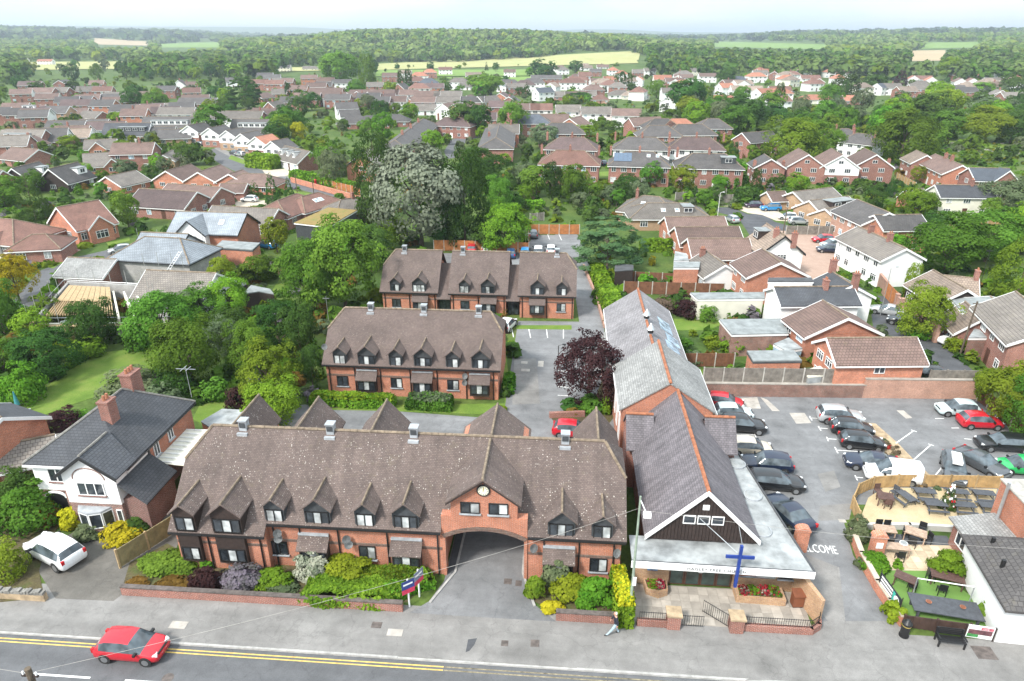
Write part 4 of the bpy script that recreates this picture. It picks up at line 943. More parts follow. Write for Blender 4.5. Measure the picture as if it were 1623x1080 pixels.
# flat roofs: front canopy with white fascia, and the long strip on the east side
S(MB().prism([(4.75,32.6),(15.38,32.45),(15.04,35.0),(4.75,35.0)],3.0,3.12).build('canopy_roof', 'flat_white', ch))
S(MB().prism([(12.4,35.02),(15.03,35.02),(13.4,47.5),(12.4,47.5)],2.98,3.10).build('side_flat_roof', 'flat_white', ch))
mb = MB(); mb.prism([(4.7,32.52),(15.42,32.37),(15.42,32.44),(4.7,32.59)],2.72,3.2); S(mb.build('fascia', 'trim_white', ch))
S(MB().prism([(4.72,32.6),(15.38,32.45),(15.38,32.55),(4.72,32.7)],3.12,3.19).build('canopy_kerb', 'felt_dark', ch)); S(MB().prism([(15.36,32.56),(15.46,32.56),(15.12,35.0),(13.48,47.5),(13.38,47.5),(15.02,35.0)],2.9,3.19).build('canopy_kerb', 'felt_dark', ch))
S(MB().prism([(12.6,35.05),(14.9,35.05),(13.25,47.4),(12.6,47.4)],0,2.97).build('side_wall', 'brick_yellow', ch))
for p_ in ((1207,843),(1193,787),(1168,737)):
 q = at(p_[0], p_[1],3.1); k = S(MB().cyl((q.x, q.y),.62,3.08,3.24,24, r2=.62).build('roof_light', 'lead', ch)); MB().cyl((q.x, q.y),.58,3.241,3.36,24, r2=.40).build('roof_light_dome', 'flat_white', k)
# front wall pieces: brick, doors, windows
fy = 34.15
S(MB().box(5.1,7.35, fy, fy + .3,0,3.0).build('front_wall', 'brick_yellow', ch)); S(MB().box(11.3,15.0, fy, fy + .3,0,3.0).build('front_wall', 'brick_yellow', ch)); S(MB().box(7.35,11.3, fy + .02, fy + .3,2.45,3.0).build('front_wall', 'brick_yellow', ch))
S(MB().prism([(15.0, fy + .25),(15.0, fy - .02),(15.75,31.5),(15.95,31.6),(15.3, fy + .25)],0,1.9).build('wing_wall', 'brick_yellow', ch))
plain('door_wood', (.10,.045,.03),.5, var=.2, scale=4)
for i, x in enumerate((7.37,8.35,9.33,10.31)):
 d = S(MB().box(x, x + .96, fy + .08, fy + .14,.05,2.44).build('door', 'door_wood', ch)); MB().box(x + .1, x + .86, fy + .055, fy + .079,.15,2.34).build('door_pane', 'glass_green', d)
 if i in (1,2): MB().yprism([(9.31 + (.28 if i == 2 else -.28) * 0+.26 * math.cos(a * .5236),1.35+.26 * math.sin(a * .5236)) for a in range(-3 if i == 2 else 3,4 if i == 2 else 10)], fy + .02, fy + .05).build('door_ring_handle', 'trim_white', d)
plain('notice_orange', (.75,.45,.16),.6, var=.3, scale=4); plain('notice_blue', (.12,.22,.38),.6, var=.4, scale=5); plain('panel_rust', (.19,.065,.03),.6)
S(MB().box(7.62,8.15, fy + .03, fy + .05,1.35,2.2).build('notice', 'trim_white', ch)); S(MB().box(7.7,8.07, fy + .018, fy + .029,1.45,2.1).build('notice', 'notice_orange', ch))
for x, z in ((10.45,1.6),(10.45,1.2),(10.8,1.2),(11.0,1.55),(11.0,1.25)): S(MB().box(x, x + .2, fy + .03, fy + .05, z, z + .28).build('notice', 'trim_white', ch))
S(MB().box(5.95,6.6, fy - .05, fy - .005,1.15,2.2).build('poster_case', 'notice_blue', ch)); S(MB().box(6.1,6.45, fy - .062, fy - .051,1.4,1.9).build('poster', 'panel_rust', ch)); S(MB().box(6.75,7.2, fy - .04, fy - .005,1.5,1.8).build('notice', 'glass_sky', ch))
wnd = window(ch, Vector((12.75, fy - .004,1.0)) - Vector(ch.location),0,2.35,1.15,2, 'steel', 'glass_sky', 'each', lead='glass_blind'); S(MB().box(11.65,12.7, fy - .045, fy - .036,1.1,1.55).build('rust_panel', 'panel_rust', ch))
window(ch, Vector((14.5, fy - .004,1.05)) - Vector(ch.location),0,.85,1.0,1, 'timber_dark', 'glass_dark', 'each', sill='lead')
# lettering on the fascia
plain('lettering_grey', (.10,.105,.11),.5)
me = text_mesh('fascia_lettering', 'HAGLEY FREE CHURCH', .27, 'lettering_grey', .006, space=1.15)
o = obj('fascia_lettering', me, ch); o.location = Vector((8.0,32.462,2.84)) - Vector(ch.location); o.rotation_euler = (R(90),0, R(-.8))
wtx = max(v.co.x for v in me.vertices); o.scale = (3.45 / wtx, 1,1)
# blue cross in front of the fascia with its stay
plain('cross_blue', (.016,.045,.24),.4)
cb = S(MB().box(10.78,10.95,32.1,32.26,2.0,5.1).build('cross_upright', 'cross_blue', ch)); MB().box(10.05,11.7,32.13,32.23,4.16,4.36).build('cross_arm', 'cross_blue', cb)
MB().tube([(10.7,32.25,4.5),(8.9,34.6,5.0)],.025,6).build('stay', 'steel', cb); MB().tube([(10.9,32.25,5.1),(11.3,34.7,4.6)],.02,6).build('stay', 'steel', cb)
MB().box(10.8,10.93,32.25,32.42,2.85,3.05).build('bracket', 'steel', cb)
# ================================================================== houses
TYPES = {'G2': (7.6,4.9,7.4,0), 'H2': (8.6,5.2,8.1,1), 'G1': (8.2,2.5,5.0,0), 'H1': (8.2,2.5,4.9,1), 'D1': (8.6,2.6,6.4,0)}
WALLNAME = {'brick_orange': 'orange brick', 'brick_red': 'red brick', 'brick_deep': 'dark red brick', 'brick_buff': 'buff brick', 'brick_pink': 'pink brick', 'brick_old': 'old brick', 'brick_yellow': 'yellow brick',
   'render_white': 'white', 'render_cream': 'cream', 'render_grey': 'grey', 'brick_multi': 'mixed brick', 'timber_dark': 'dark clad', 'block_grey': 'grey block'}
ROOFNAME = {'roof_conc_brown': 'brown', 'roof_conc_grey': 'grey', 'roof_conc_tan': 'tan', 'roof_plum': 'plum', 'roof_clay': 'clay red', 'roof_red': 'orange-red', 'roof_charcoal': 'charcoal', 'roof_slate_dark': 'dark slate', 'roof_slate_blue': 'blue slate', 'roof_slate_new': 'new grey slate', 'roof_tan': 'tan', 'roof_grey_worn': 'worn grey'}
GLZ = ['glass_dark'] * 5 + ['glass_blind', 'glass_sky', 'glass_green']
FAR = []     # (empty, row phrase, description)
CHM = {}
def chimney(par, p, rz, h=1.3, wx=.62, wy=.9, pots=2, mat='brick_red', near=True):
 key = (h, wx, wy, mat)
 if key not in CHM:
  CHM[key] = MB().box(-wx / 2, wx / 2,-wy / 2, wy / 2,-1.2, h - .15).box(-wx / 2-.06, wx / 2+.06,-wy / 2-.06, wy / 2+.06, h - .149, h).mesh('chimney', mat)
  CHM['pot'] = CHM.get('pot') or MB().cyl((0,0),.12,0,.38,8, r2=.10).mesh('chimney_pot', 'pot_clay')
 c = obj('chimney', CHM[key], par, p, rz)
 if par.name.split('.')[0] != 'white_house' or par.location.y > 60: c.scale = (.8,.8,.82)
 if near:
  for i in range(pots): obj('chimney_pot', CHM['pot'], c, (0,(i - (pots - 1) / 2) * .36, h + .001))
 return c
def house_core(cx, cy, ang, Lr, typ, wall, roof, label=None, name=None, row=None, desc=None, W=None, ez=None, rz=None, hip=None, gm=None, trim='trim_white', ch=(), gwin=(1,1), nwin=None, dorm=(), front=None, storeys=None, door=True, win=True, sky=(), solar=None, cat='house', ridge='ridge_tan', fgable=(), group=None, band=None, ov=.25, frame='trim_white'):
 tW, te, tr, th = TYPES[typ]; W = W or tW; ez = ez or te; rz = rz or tr; hip = th if hip is None else hip
 near = cy < 150; mid = cy < 260
 L = Lr + (W * .9 * hip if hip else 0)
 name = name or ({'render_white': 'white_house', 'render_cream': 'cream_house'}.get(wall, 'brick_house') if typ in ('G2', 'H2') else 'bungalow')
 e = empty(name, (cx, cy, 0), ang, label, cat if typ in ('G2', 'H2') or cat != 'house' else 'bungalow', group)
 cl = Vector((-cx, -cy)); loc = Vector((math.cos(-ang) * cl.x - math.sin(-ang) * cl.y, math.sin(-ang) * cl.x + math.cos(-ang) * cl.y))   # camera in house frame
 FOOT.append((cx, cy, ang, L / 2, W / 2))
 h2, l2 = W / 2, L / 2; sl = (rz - ez) / h2
 gm = gm or wall
 st = storeys or (2 if typ in ('G2', 'H2') else 1); fh = ez / st if st > 1 else min(2.5, ez * .9)
 if hip:
  MB().box(-l2, l2,-h2, h2,-.3, ez).build('wall', front or wall, e)
 else:
  MB().box(-l2, l2,-h2, h2,-.3, ez).build('wall', front or wall, e)
  for sx in (-1,1):
   if sx * loc.x > -2: MB().xprism([(-h2,-.3 if (front or gm != wall) and gm == wall else ez - (1.9 if gm != wall and st > 1 else 0)),(h2,-.3 if (front or gm != wall) and gm == wall else ez - (1.9 if gm != wall and st > 1 else 0)),(h2, ez),(0, rz - .1),(-h2, ez)], sx * l2-.02 * (sx < 0) - (.1 if sx > 0 else 0), sx * l2+.02 * (sx > 0) + (.1 if sx < 0 else 0)).build('gable_end', gm, e)
   else: MB().xprism([(-h2, ez),(h2, ez),(0, rz - .1)], sx * l2-.1 * (sx > 0), sx * l2+.1 * (sx < 0)).build('gable_end', gm, e)
 eo = .32; ye = h2 + eo; zeo = ez - eo * sl; xo = l2 + (ov if not hip else eo)
 if hip:
  hr = xo - (Lr / 2 if hip >= 1 else Lr / 2)
  rx = Lr / 2
  ps = [[(-xo, -ye, zeo),(xo, -ye, zeo),(rx, 0, rz),(-rx, 0, rz)],[(-xo, ye, zeo),(xo, ye, zeo),(rx, 0, rz),(-rx, 0, rz)],[(-xo, -ye, zeo),(-xo, ye, zeo),(-rx, 0, rz)],[(xo, -ye, zeo),(xo, ye, zeo),(rx, 0, rz)]]
  hips = [((-rx, 0, rz),(rx, 0, rz))] + [((a * xo, b * ye, zeo),(a * rx, 0, rz)) for a in (-1,1) for b in (-1,1)]
 else:
  ps = [[(-xo, -ye, zeo),(xo, -ye, zeo),(xo, 0, rz),(-xo, 0, rz)],[(-xo, ye, zeo),(xo, ye, zeo),(xo, 0, rz),(-xo, 0, rz)]]; hips = [((-xo, 0, rz),(xo, 0, rz))]
 rf = MB().roof(ps, .14).build('roof', roof, e)
 if mid:
  rt = MB()
  for a, b in hips: rt.tube([Vector(a) + Vector((0,0,.01)), Vector(b) + Vector((0,0,.01))],.1,6)
  rt.build('ridge_tiles', ridge, rf)
 # eaves boards and gable boards
 for sy in (-1,1):
  if sy * loc.y > 0 or near: MB().box(-xo + .02, xo - .02, sy * ye - .05, sy * ye + .05, zeo - .28, zeo - .145).build('eaves_board', trim, e)
 if hip:
  for sx in (-1,1):
   if sx * loc.x > 0: MB().box(sx * xo - .05, sx * xo + .05,-ye + .06, ye - .06, zeo - .28, zeo - .145).build('eaves_board', trim, e)
 else:
  for sx in (-1,1):
   if sx * loc.x > 0 or near:
    x0, x1 = sorted((sx * (xo + .005), sx * (xo + .06)))
    MB().xprism([(-ye, zeo - .26),(-ye, zeo + .03),(0, rz + .03),(ye, zeo + .03),(ye, zeo - .26),(0, rz - .26)], x0, x1).build('bargeboard', trim, e)
 for t, off in ch:
  yy = off * h2; zz = rz - abs(yy) * sl
  if abs(t) > 1.02: chimney(e, (t * l2, yy, zz + .3),0,1.5, near=mid)
  else: chimney(e, (t * l2, yy, zz),0, near=mid)
 mode = 'each' if near else ('one' if mid else 'one')
 if win:
  for sy in (-1,1):
   if sy * loc.y <= 0: continue
   n = nwin or max(2, int(round(L / 3.3)))
   for s in range(st):
    for i in range(n):
     x = -l2 + L * (i + .5) / n; z = fh * .34 + s * fh
     if s == 0 and door and i == n // 2 and n > 2:
      d = MB().box(x - .45, x + .45, sy * (h2+.001) - .03, sy * (h2+.001) + .03,.05, min(2.05, fh * .85)).build('door', 'trim_white' if (i + n) % 2 else 'door_wood', e); continue
     wv = (1.5 if (i + s) % 2 == 0 else 1.15); hh = fh * .48
     window(e, (x, sy * (h2+.004), z),0 if sy < 0 else math.pi, wv * .9, hh, 3 if wv > 1.3 else 2, frame, rng.choice(GLZ), mode, transom=near)
  for sx in (-1,1):
   k = gwin[0 if sx < 0 else 1]
   if sx * loc.x <= 0 or not k or hip: continue
   for s in range(st + (1 if k > 9 else 0)):
    kk = k % 10
    for i in range(kk if s < st else 1):
     y = (-h2 + W * (i + .5) / kk) * .8 if s < st else 0; z = fh * .34 + s * fh
     window(e, (sx * (l2+.024), y, z), R(90) if sx > 0 else R(-90),1.35 if s < st else 1.1, fh * .48 if s < st else fh * .36,3 if s < st else 2, frame, 'glass_dark', mode, transom=near)
 # flat-roofed dormers: (t, side, width, colour)
 for t, sy, dw, dm in dorm:
  z0 = ez + (rz - ez) * .28; z1 = min(z0+1.35, rz - .1); yf = (h2 - (z0 - ez) / sl); x = t * l2
  a, b = sorted((sy * yf, sy * (h2 - (z1 - ez) / sl) * .2))
  d = MB().box(x - dw / 2, x + dw / 2, a, b, z0-.3, z1).build('dormer', dm, e); MB().box(x - dw / 2-.12, x + dw / 2+.12, a - .15, b + .15, z1+.001, z1+.11).build('dormer_roof', 'felt_grey', d)
  k = max(1, int(dw / 1.9))
  for i in range(k):
   wq = min(1.5, dw / k - .3); window(d, (x - dw / 2 + dw * (i + .5) / k, sy * (yf + .004), z0+.25),0 if sy < 0 else math.pi, wq, z1 - z0-.45,2, frame, 'glass_dark', 'one', sub=True)
 for t, sy, gw_, proj_, gh in fgable:      # gabled front wing
  x = t * l2; y1 = sy * (h2 + proj_); zz = ez + gw_ / 2*.85; yin = sy * max(0, h2 - (zz - ez) / sl)
  g = MB().yprism([(x - gw_ / 2+.1,-.3),(x + gw_ / 2-.1,-.3),(x + gw_ / 2-.1, ez),(x, zz - .1),(x - gw_ / 2+.1, ez)], *sorted((y1, sy * (h2-.5)))).build('front_wing', gh, e)
  ya, yb = y1 + sy * .25, yin
  MB().roof([[(x - gw_ / 2-.15, ya, ez - .2),(x, ya, zz),(x, yb, zz),(x - gw_ / 2-.15, sy * h2*.95, ez - .2)],[(x + gw_ / 2+.15, ya, ez - .2),(x, ya, zz),(x, yb, zz),(x + gw_ / 2+.15, sy * h2*.95, ez - .2)]],.12).build('wing_roof', roof, g)
  MB().yprism([(x - gw_ / 2-.15, ez - .46),(x - gw_ / 2-.15, ez - .18),(x, zz + .03),(x + gw_ / 2+.15, ez - .18),(x + gw_ / 2+.15, ez - .46),(x, zz - .24)], *sorted((ya + sy * .005, ya + sy * .06))).build('bargeboard', trim, g)
  for s in range(st): window(g, (x, y1 + sy * .004, fh * .32 + s * fh),0 if sy < 0 else math.pi, min(2.0, gw_ * .55), fh * .52,3, frame, 'glass_dark', mode, sub=True, transom=near)
 for t, f, sy in sky:                       # rooflights lying on the slope
  y = sy * h2 * (1 - f); z = ez + (rz - ez) * f; x = t * l2; a = math.atan(sl) * (1 if sy < 0 else -1)
  o = MB().box(-.4,.4,-.5,.5,0,.05).build('rooflight', 'trim_white', e, (x, y, z + .02)); o.rotation_euler[0] = a; MB().box(-.32,.32,-.42,.42,.051,.06).build('rooflight_pane', 'glass_sky', o)
 if solar:
  t0, t1, sy = solar; f0, f1 = .25,.85; a = math.atan(sl) * (1 if sy < 0 else -1); Ls = (f1 - f0) * h2 / math.cos(math.atan(sl)); y = sy * h2 * (1 - (f0 + f1) / 2); z = ez + (rz - ez) * (f0 + f1) / 2
  n = max(2, int((t1 - t0) * l2/1.05))
  for i in range(n):
   o = MB().box(-.5,.5,-Ls / 2, Ls / 2,.03,.09).build('solar_panel', 'solar_blue', e, (t0 * l2 + (i + .5) * 1.03, y, z + .02)); o.rotation_euler[0] = a
 if row: FAR.append((e, row, desc or '%s house with %s roof' % (WALLNAME[gm if gm in ('render_white',) else wall], ROOFNAME[roof])))
 return e
def shrink(typ, kw, k):
 kw['rz'] = (kw.get('rz') or TYPES[typ][2]) * k; kw['ez'] = (kw.get('ez') or TYPES[typ][1]) * (k + .02); kw['W'] = (kw.get('W') or TYPES[typ][0]) * min(1, k + .06)
def HR(x1, y1, x2, y2, typ, wall, roof, label=None, K=.80, **kw):
 shrink(typ, kw, K); rz = kw['rz']; a, b = at(x1, y1, rz), at(x2, y2, rz); c = (a + b) / 2; hip = kw.get('hip'); hip = TYPES[typ][3] if hip is None else hip
 L = (b - a).length - (0 if hip else .4)
 return house_core(c.x, c.y, math.atan2(b.y - a.y, b.x - a.x), max(L, 1.0 if hip else 3.5), typ, wall, roof, label, **kw)
def HC(px, py, ang, L, typ, wall, roof, row=None, **kw):
 shrink(typ, kw, .90); rz = kw['rz']; c = at(px, py, rz); hip = kw.get('hip'); hip = TYPES[typ][3] if hip is None else hip
 W = kw.get('W') or TYPES[typ][0]
 return house_core(c.x, c.y, R(ang) + YAW, L if not hip else max(1.0, L - W * .9), typ, wall, roof, row=row, **kw)
bo, br, bd, bf, bp, wh, cr_ = 'brick_orange', 'brick_red', 'brick_deep', 'brick_buff', 'brick_pink', 'render_white', 'render_cream'
cb_, cg, ct, pl, cy_, rd, ck, sd, sb, sn = 'roof_conc_brown', 'roof_conc_grey', 'roof_conc_tan', 'roof_plum', 'roof_clay', 'roof_red', 'roof_charcoal', 'roof_slate_dark', 'roof_slate_blue', 'roof_slate_new'
# ---------------- right-hand side, near to far
HR(1311,536,1453,535, 'G2', bo, cb_, 'orange brick house with long brown roof standing behind the car park wall', W=5.6, ez=4.6, rz=6.5, gwin=(2,0), nwin=1, door=False)
HR(1304,476,1345,504, 'G2', bo, cb_, 'orange brick house with broad gable, just behind the long-roofed one at the car park wall', W=9.5, ez=4.3, rz=6.8, gwin=(1,1), nwin=2, ridge='ridge_tan')
HR(1227,455,1352,454, 'G2', wh, 'roof_slate_dark', 'long white house with dark slate roof and brick chimneys in the right-hand gardens', W=5.6, ez=5.0, rz=6.6, ch=[(.28,-.1)], gwin=(0,0), nwin=1, door=False, win=False)
HR(1318,430,1352,452, 'G2', wh, 'roof_slate_dark', 'white house wing with dark slate roof and tall end chimneys by the timber gate', W=6.5, ez=5.0, rz=6.9, ch=[(-1.03,0),(1.03,.1)], gwin=(0,0), win=False)
HR(1208,394,1238,416, 'G2', bo, cb_, 'orange brick house with plain right gable and wide brown tiled roof', W=9.0, ez=4.8, rz=7.2, gwin=(0,1), nwin=2)
HR(1215,354,1245,374, 'G2', wh, ct, 'white gabled house with black bargeboards, roof dormer and brick chimneys', W=7.2, ez=4.4, rz=7.6, trim='trim_black', ch=[(.55,-.2),(1.03,.45)], gwin=(0,1), dorm=[(-.45,-1,2.0, 'timber_dark')], win=True, nwin=2)
HR(1360,359,1437,394, 'G2', wh, cg, 'long white terrace of cottages with mossy grey roof and grey end wall', W=7.0, ez=5.0, rz=7.0, ch=[(-.45,0),(.35,0)], gwin=(0,0), nwin=5, name='cottage_terrace')
HR(1358,316,1410,337, 'G2', bp, 'roof_charcoal', 'pink brick house with broad grey roof beside the cottage terrace', W=9.5, ez=5.0, rz=7.4, nwin=4, gwin=(0,0))
HR(1386,341,1460,340, 'G2', bo, ck, 'brick house with dark tiled roof and two white windows behind the cottages', W=7.4, ez=4.9, rz=6.9, gwin=(0,0), nwin=2, door=False)
HR(1482,293,1570,294, 'G2', cr_, sd, 'cream cottage with dark slate roof and large brick chimney on the right', W=6.4, ez=5.0, rz=7.1, ch=[(.33,0)], gwin=(1,0), nwin=3)
HR(1438,300,1462,299, 'G1', bo, cg, 'small brick outbuilding left of the cream cottage', W=5, gwin=(0,0))
HR(1482,244,1526,262, 'G2', bo, cb_, 'terrace of orange brick houses with brown roofs left of the cream cottage', W=8, ch=[(-.2,0),(.25,0)], nwin=5, name='brick_terrace')
HR(1452,238,1470,246, 'G2', br, ct, 'brick end house with pale tiled roof beside the big trees', W=7, nwin=2)
HR(1536,266,1600,267, 'G2', br, sb, 'house with blue slate roof behind the cream cottage', W=8, nwin=3, fgable=[(.5,-1,5,.6, 'brick_red')])
HR(1479,428,1534,459, 'G2', 'timber_dark', ct, 'chalet bungalow with tan tiled roof and dark gable behind the light green street tree', W=7.0, ez=3.6, rz=5.9, gwin=(0,1), name='chalet_bungalow', nwin=3, storeys=1)
HR(1502,437,1545,441, 'G1', br, ct, 'low brick wing with tan roof and massive chimney behind the chalet bungalow', W=5, rz=4.6, ch=[(.95,0)], win=False)
HR(1570,470,1592,492, 'G1', br, 'felt_grey', 'brick bungalow with low grey felt roof and white fascia near the side street', W=8.5, ez=4.2, rz=5.1, ch=[(.6,.0)], gwin=(0,0), nwin=2, win=False)
HR(1530,478,1560,505, 'G1', br, ct, 'brick porch wing with steep tan roof and glazed front by the side street', W=5.2, ez=2.6, rz=4.9, gwin=(0,1))
HR(1610,462,1680,520, 'G2', br, cg, 'red brick house with white arched windows at the right edge', W=8.5, ez=5.1, rz=7.8, nwin=4, gwin=(0,0))
# bungalows and houses round the close
HR(1054,344,1148,343, 'G1', bo, cb_, 'brown roofed bungalow farthest of the three parallel ones by the close', W=8.4, ez=3.0, rz=5.4, gwin=(1,0))
HR(1070,360,1171,359, 'G1', bo, cb_, 'brown roofed bungalow in the middle of the three parallel ones by the close', W=8.4, ez=3.0, rz=5.4, gwin=(1,0))
HR(1090,378,1187,378, 'G1', bo, cb_, 'brown roofed bungalow with white conservatory, nearest of the three parallel ones', W=8.4, ez=3.0, rz=5.4, gwin=(1,0))
HR(1118,397,1150,420, 'G1', wh, cg, 'low white outbuilding with grey tiled roof beside the wide brown roof', W=6, ez=2.8, rz=4.8, gwin=(0,0), nwin=3, ch=[(-.8,-.3)])
HR(1020,310,1045,312, 'H1', bf, cg, 'sprawling buff bungalow with grey hipped roofs and stone chimney', W=10, ez=2.9, rz=5.6, ch=[(-.5,0)], sky=[(-.2,.5,-1)])
HR(1026,322,1090,322, 'H1', bf, cg, 'front wing of the grey hipped bungalow with skylights and dormer window', W=9, ez=2.9, rz=5.2, sky=[(-.15,.5,-1),(.2,.5,-1)], dorm=[(.45,-1,1.8, 'roof_conc_grey')], nwin=3)
HR(1216,304,1243,303, 'G1', bf, cb_, 'buff brick garage with white door at the end of the close', W=5.5, ez=2.6, rz=4.2, name='garage', cat='garage', gwin=(1,0), win=False)
HR(1258,304,1318,297, 'G1', bf, cg, 'buff bungalow with white front bay at the head of the close', W=8.5, ez=2.7, rz=5.0, gwin=(2,0), ov=.4)
HR(1283,318,1345,311, 'G1', bf, cg, 'buff bungalow with long flat-roofed dormer, second in the close', W=8.5, ez=2.7, rz=5.2, gwin=(2,0), dorm=[(.2,-1,5.5, 'timber_dark')])
HR(1308,331,1345,325, 'G1', bf, cg, 'buff bungalow with white bay, third and nearest in the close', W=7.5, ez=2.7, rz=4.8, gwin=(2,0))
HR(1265,235,1282,245, 'G2', br, cb_, 'red brick house with tall plain gable, left of the white-gabled one', W=10, ez=5.0, rz=8.6, gwin=(0,12), nwin=2)
HR(1317,235,1336,246, 'G2', br, cb_, 'brick house with tall white rendered gable between two red brick ones', W=10, ez=5.0, rz=8.6, gm=wh, gwin=(0,12), nwin=2)
HR(1370,235,1390,245, 'G2', br, cb_, 'red brick house with tall plain gable, right of the white-gabled one', W=10, ez=5.0, rz=8.6, gwin=(0,12), nwin=2, ch=[(.3,.95)])
HR(1211,244,1223,252, 'G2', br, ck, 'small red brick house with two tall chimneys left of the gabled three', W=8, ez=5.0, rz=7.6, gwin=(0,2), nwin=2, ch=[(.6,-.95),(.6,.95)])
# semis in the middle distance
SEM = [(882,238,926,239, cy_, 'red roofed brick semi, front left of the six behind the gardens', {}),(888,217,926,218, pl, 'plum roofed brick semi, back left of the six behind the gardens', {}),(996,217,1040,218, ck, 'charcoal roofed white-fronted semi, back centre of the six', {'front': wh}),
  (992,240,1036,241, ck, 'brick semi with solar panels on its roof, front centre of the six', {'solar': (-.85,-.15,-1), 'sky': [(.3,.7,-1),(.6,.7,-1)]}),(1082,217,1126,218, pl, 'plum roofed white-fronted semi, back right of the six', {'front': wh}),(1098,243,1150,244, ck, 'brick semi with white flat dormer, front right of the six', {'dorm': [(.55,-1,3.2, 'timber_grey')]})]
for x1, y1, x2, y2, rf_, lb, kw in SEM: HR(x1, y1, x2, y2, 'H2', br, rf_, lb, ch=[(0,0),(-.97,0),(.97,0)], nwin=6, K=.90, group='hipped semis behind the long gardens', **kw)
HR(671,188,626,222, 'H2', br, ck, 'long hipped terrace of brick houses stepping back behind the silver tree', W=10, nwin=7, ch=[(-.5,0),(0,0),(.5,0)], name='brick_terrace')
HR(792,195,786,218, 'H2', br, ck, 'deep brick building with hipped roof and chimneys right of the curved road', W=11, ch=[(-.7,.4),(-.7,-.4),(.3,-.5)], nwin=3, fgable=[])
HR(706,186,736,187, 'H2', br, pl, 'brick semi with plum hipped roof at the bend of the curved road', ch=[(-.9,0),(.1,0)], nwin=5)
HR(572,246,588,233, 'G2', bo, cg, 'orange brick gabled house beside the dark conifer left of the silver tree', W=8.5, gwin=(1,0), ez=5.2, rz=8.2, trim='trim_black')
HR(451,231,491,240, 'D1', br, cg, 'white-fronted chalet with three small white dormers and brick gable', W=8.5, front=wh, ez=2.9, rz=6.2, dorm=[(-.6,-1,1.2, wh),(-.1,-1,1.2, wh),(.4,-1,1.2, wh)], gwin=(0,0), name='chalet_bungalow')
HR(1333,204,1345,204, 'H2', br, ck, 'brick house with charcoal hipped roof left of the white-fronted pair', ch=[(-.6,0),(.6,0)], nwin=3)
HR(1358,211,1378,213, 'H2', br, ck, 'white-fronted brick pair with hipped roof beside the big oak', front=wh, ch=[(-.5,0),(.7,0)], nwin=4)
# ---------------- left-hand side
HR(281,335,391,338, 'G2', bo, 'roof_slate_new', 'brick house with pale slate roof and tall arched gable window', W=8.6, ez=4.7, rz=7.7, trim='trim_black', gwin=(0,0), nwin=3, win=False, sky=[(.42,.5,-1)], fgable=[(-.25,-1,5.0,1.2, 'render_white')])
HR(224,368,298,371, 'G2', wh, 'roof_slate_new', 'white-gabled rear wing of the grey block house with pale slate roof', W=7.5, ez=4.9, rz=7.5, trim='trim_black', win=False)
HR(230,375,285,378, 'H2', 'block_grey', 'roof_slate_new', 'unfinished grey block house with pale hipped slate roof and scaffold', W=8.8, ez=4.6, rz=7.4, trim='trim_black', win=False, hip=1)
HR(337,326,441,331, 'G1', br, cg, 'brick bungalow with weathered tiled roof behind the arched-window house', W=9, ez=3.0, rz=5.6, gwin=(0,0))
HR(440,318,470,307, 'H1', br, cy_, 'red roofed brick bungalow left of the sedum flat roof', W=9, ez=3.0, rz=5.6, nwin=3)
HR(478,312,504,305, 'H1', br, cy_, 'red roofed wing with three skylights next to the sedum roof', W=8, ez=3.0, rz=5.4, sky=[(-.1,.5,-1),(.05,.5,-1),(.2,.5,-1)], nwin=3)
HR(540,317,570,312, 'H1', br, cg, 'low grey roofed bungalow behind the sedum extension', W=8, ch=[(.1,0)])
HR(108,408,184,411, 'G1', br, 'roof_grey_worn', 'low brick outbuilding with pale grey sheet roof beside the building site', W=7.4, ez=2.8, rz=4.7, gwin=(0,0), win=False)
HR(232,428,342,433, 'G1', wh, cg, 'bungalow with mossy grey roof, scaffold and white gable beside the building site', W=9.2, ez=2.9, rz=5.8, gwin=(0,2), win=False)
HR(89,329,156,317, 'D1', bo, cy_, 'large orange brick house with red roof, two dormers and white-gabled bay', W=11, ez=3.4, rz=7.4, gwin=(2,0), nwin=3, fgable=[(.05,-1,4.2,.9, 'brick_orange')], trim='trim_white', hip=0)
HR(-10,346,20,348, 'H1', br, cy_, 'red brick bungalow with red hipped roof at the left edge', W=11, ez=3.0, rz=6.2, nwin=3, fgable=[(.35,-1,3.0,.5, 'render_white')])
HR(50,372,72,371, 'H1', br, cy_, 'front wing of the red hipped bungalow at the left edge', W=7, ez=2.9, rz=4.8, nwin=2)
HR(221,299,312,304, 'G1', br, pl, 'long plum roofed bungalow with glazed gable end', W=10, ez=2.9, rz=5.8, gwin=(0,2), nwin=4, hip=0)
HR(266,291,350,297, 'G1', br, cb_, 'brown roofed bungalow with white bay on its gable', W=8.6, ez=2.9, rz=5.3, gwin=(0,1))
HR(262,271,303,260, 'G1', bo, cb_, 'brick-gabled bungalow, left one of the row along the estate road', W=9, gwin=(2,0), rz=5.2)
HR(313,273,350,261, 'G1', bo, cb_, 'brick-gabled bungalow, middle one of the row along the estate road', W=9, gwin=(2,0), rz=5.2)
HR(362,276,385,269, 'G1', bo, cb_, 'brick-gabled bungalow, right one of the row along the estate road', W=9, gwin=(2,0), rz=5.0)
HR(350,291,392,291, 'G1', br, cb_, 'long brick garage with white door beside the parked white car', W=6, ez=2.5, rz=4.0, name='garage', cat='garage', win=False, gwin=(0,1))
HR(385,275,420,276, 'H1', bo, cb_, 'brown roofed bungalow just right of the gabled row', W=8)
HR(167,280,215,270, 'G1', bo, cg, 'low bungalow with brick gable beside a white lean-to', W=8.5, gwin=(1,0), rz=4.9)
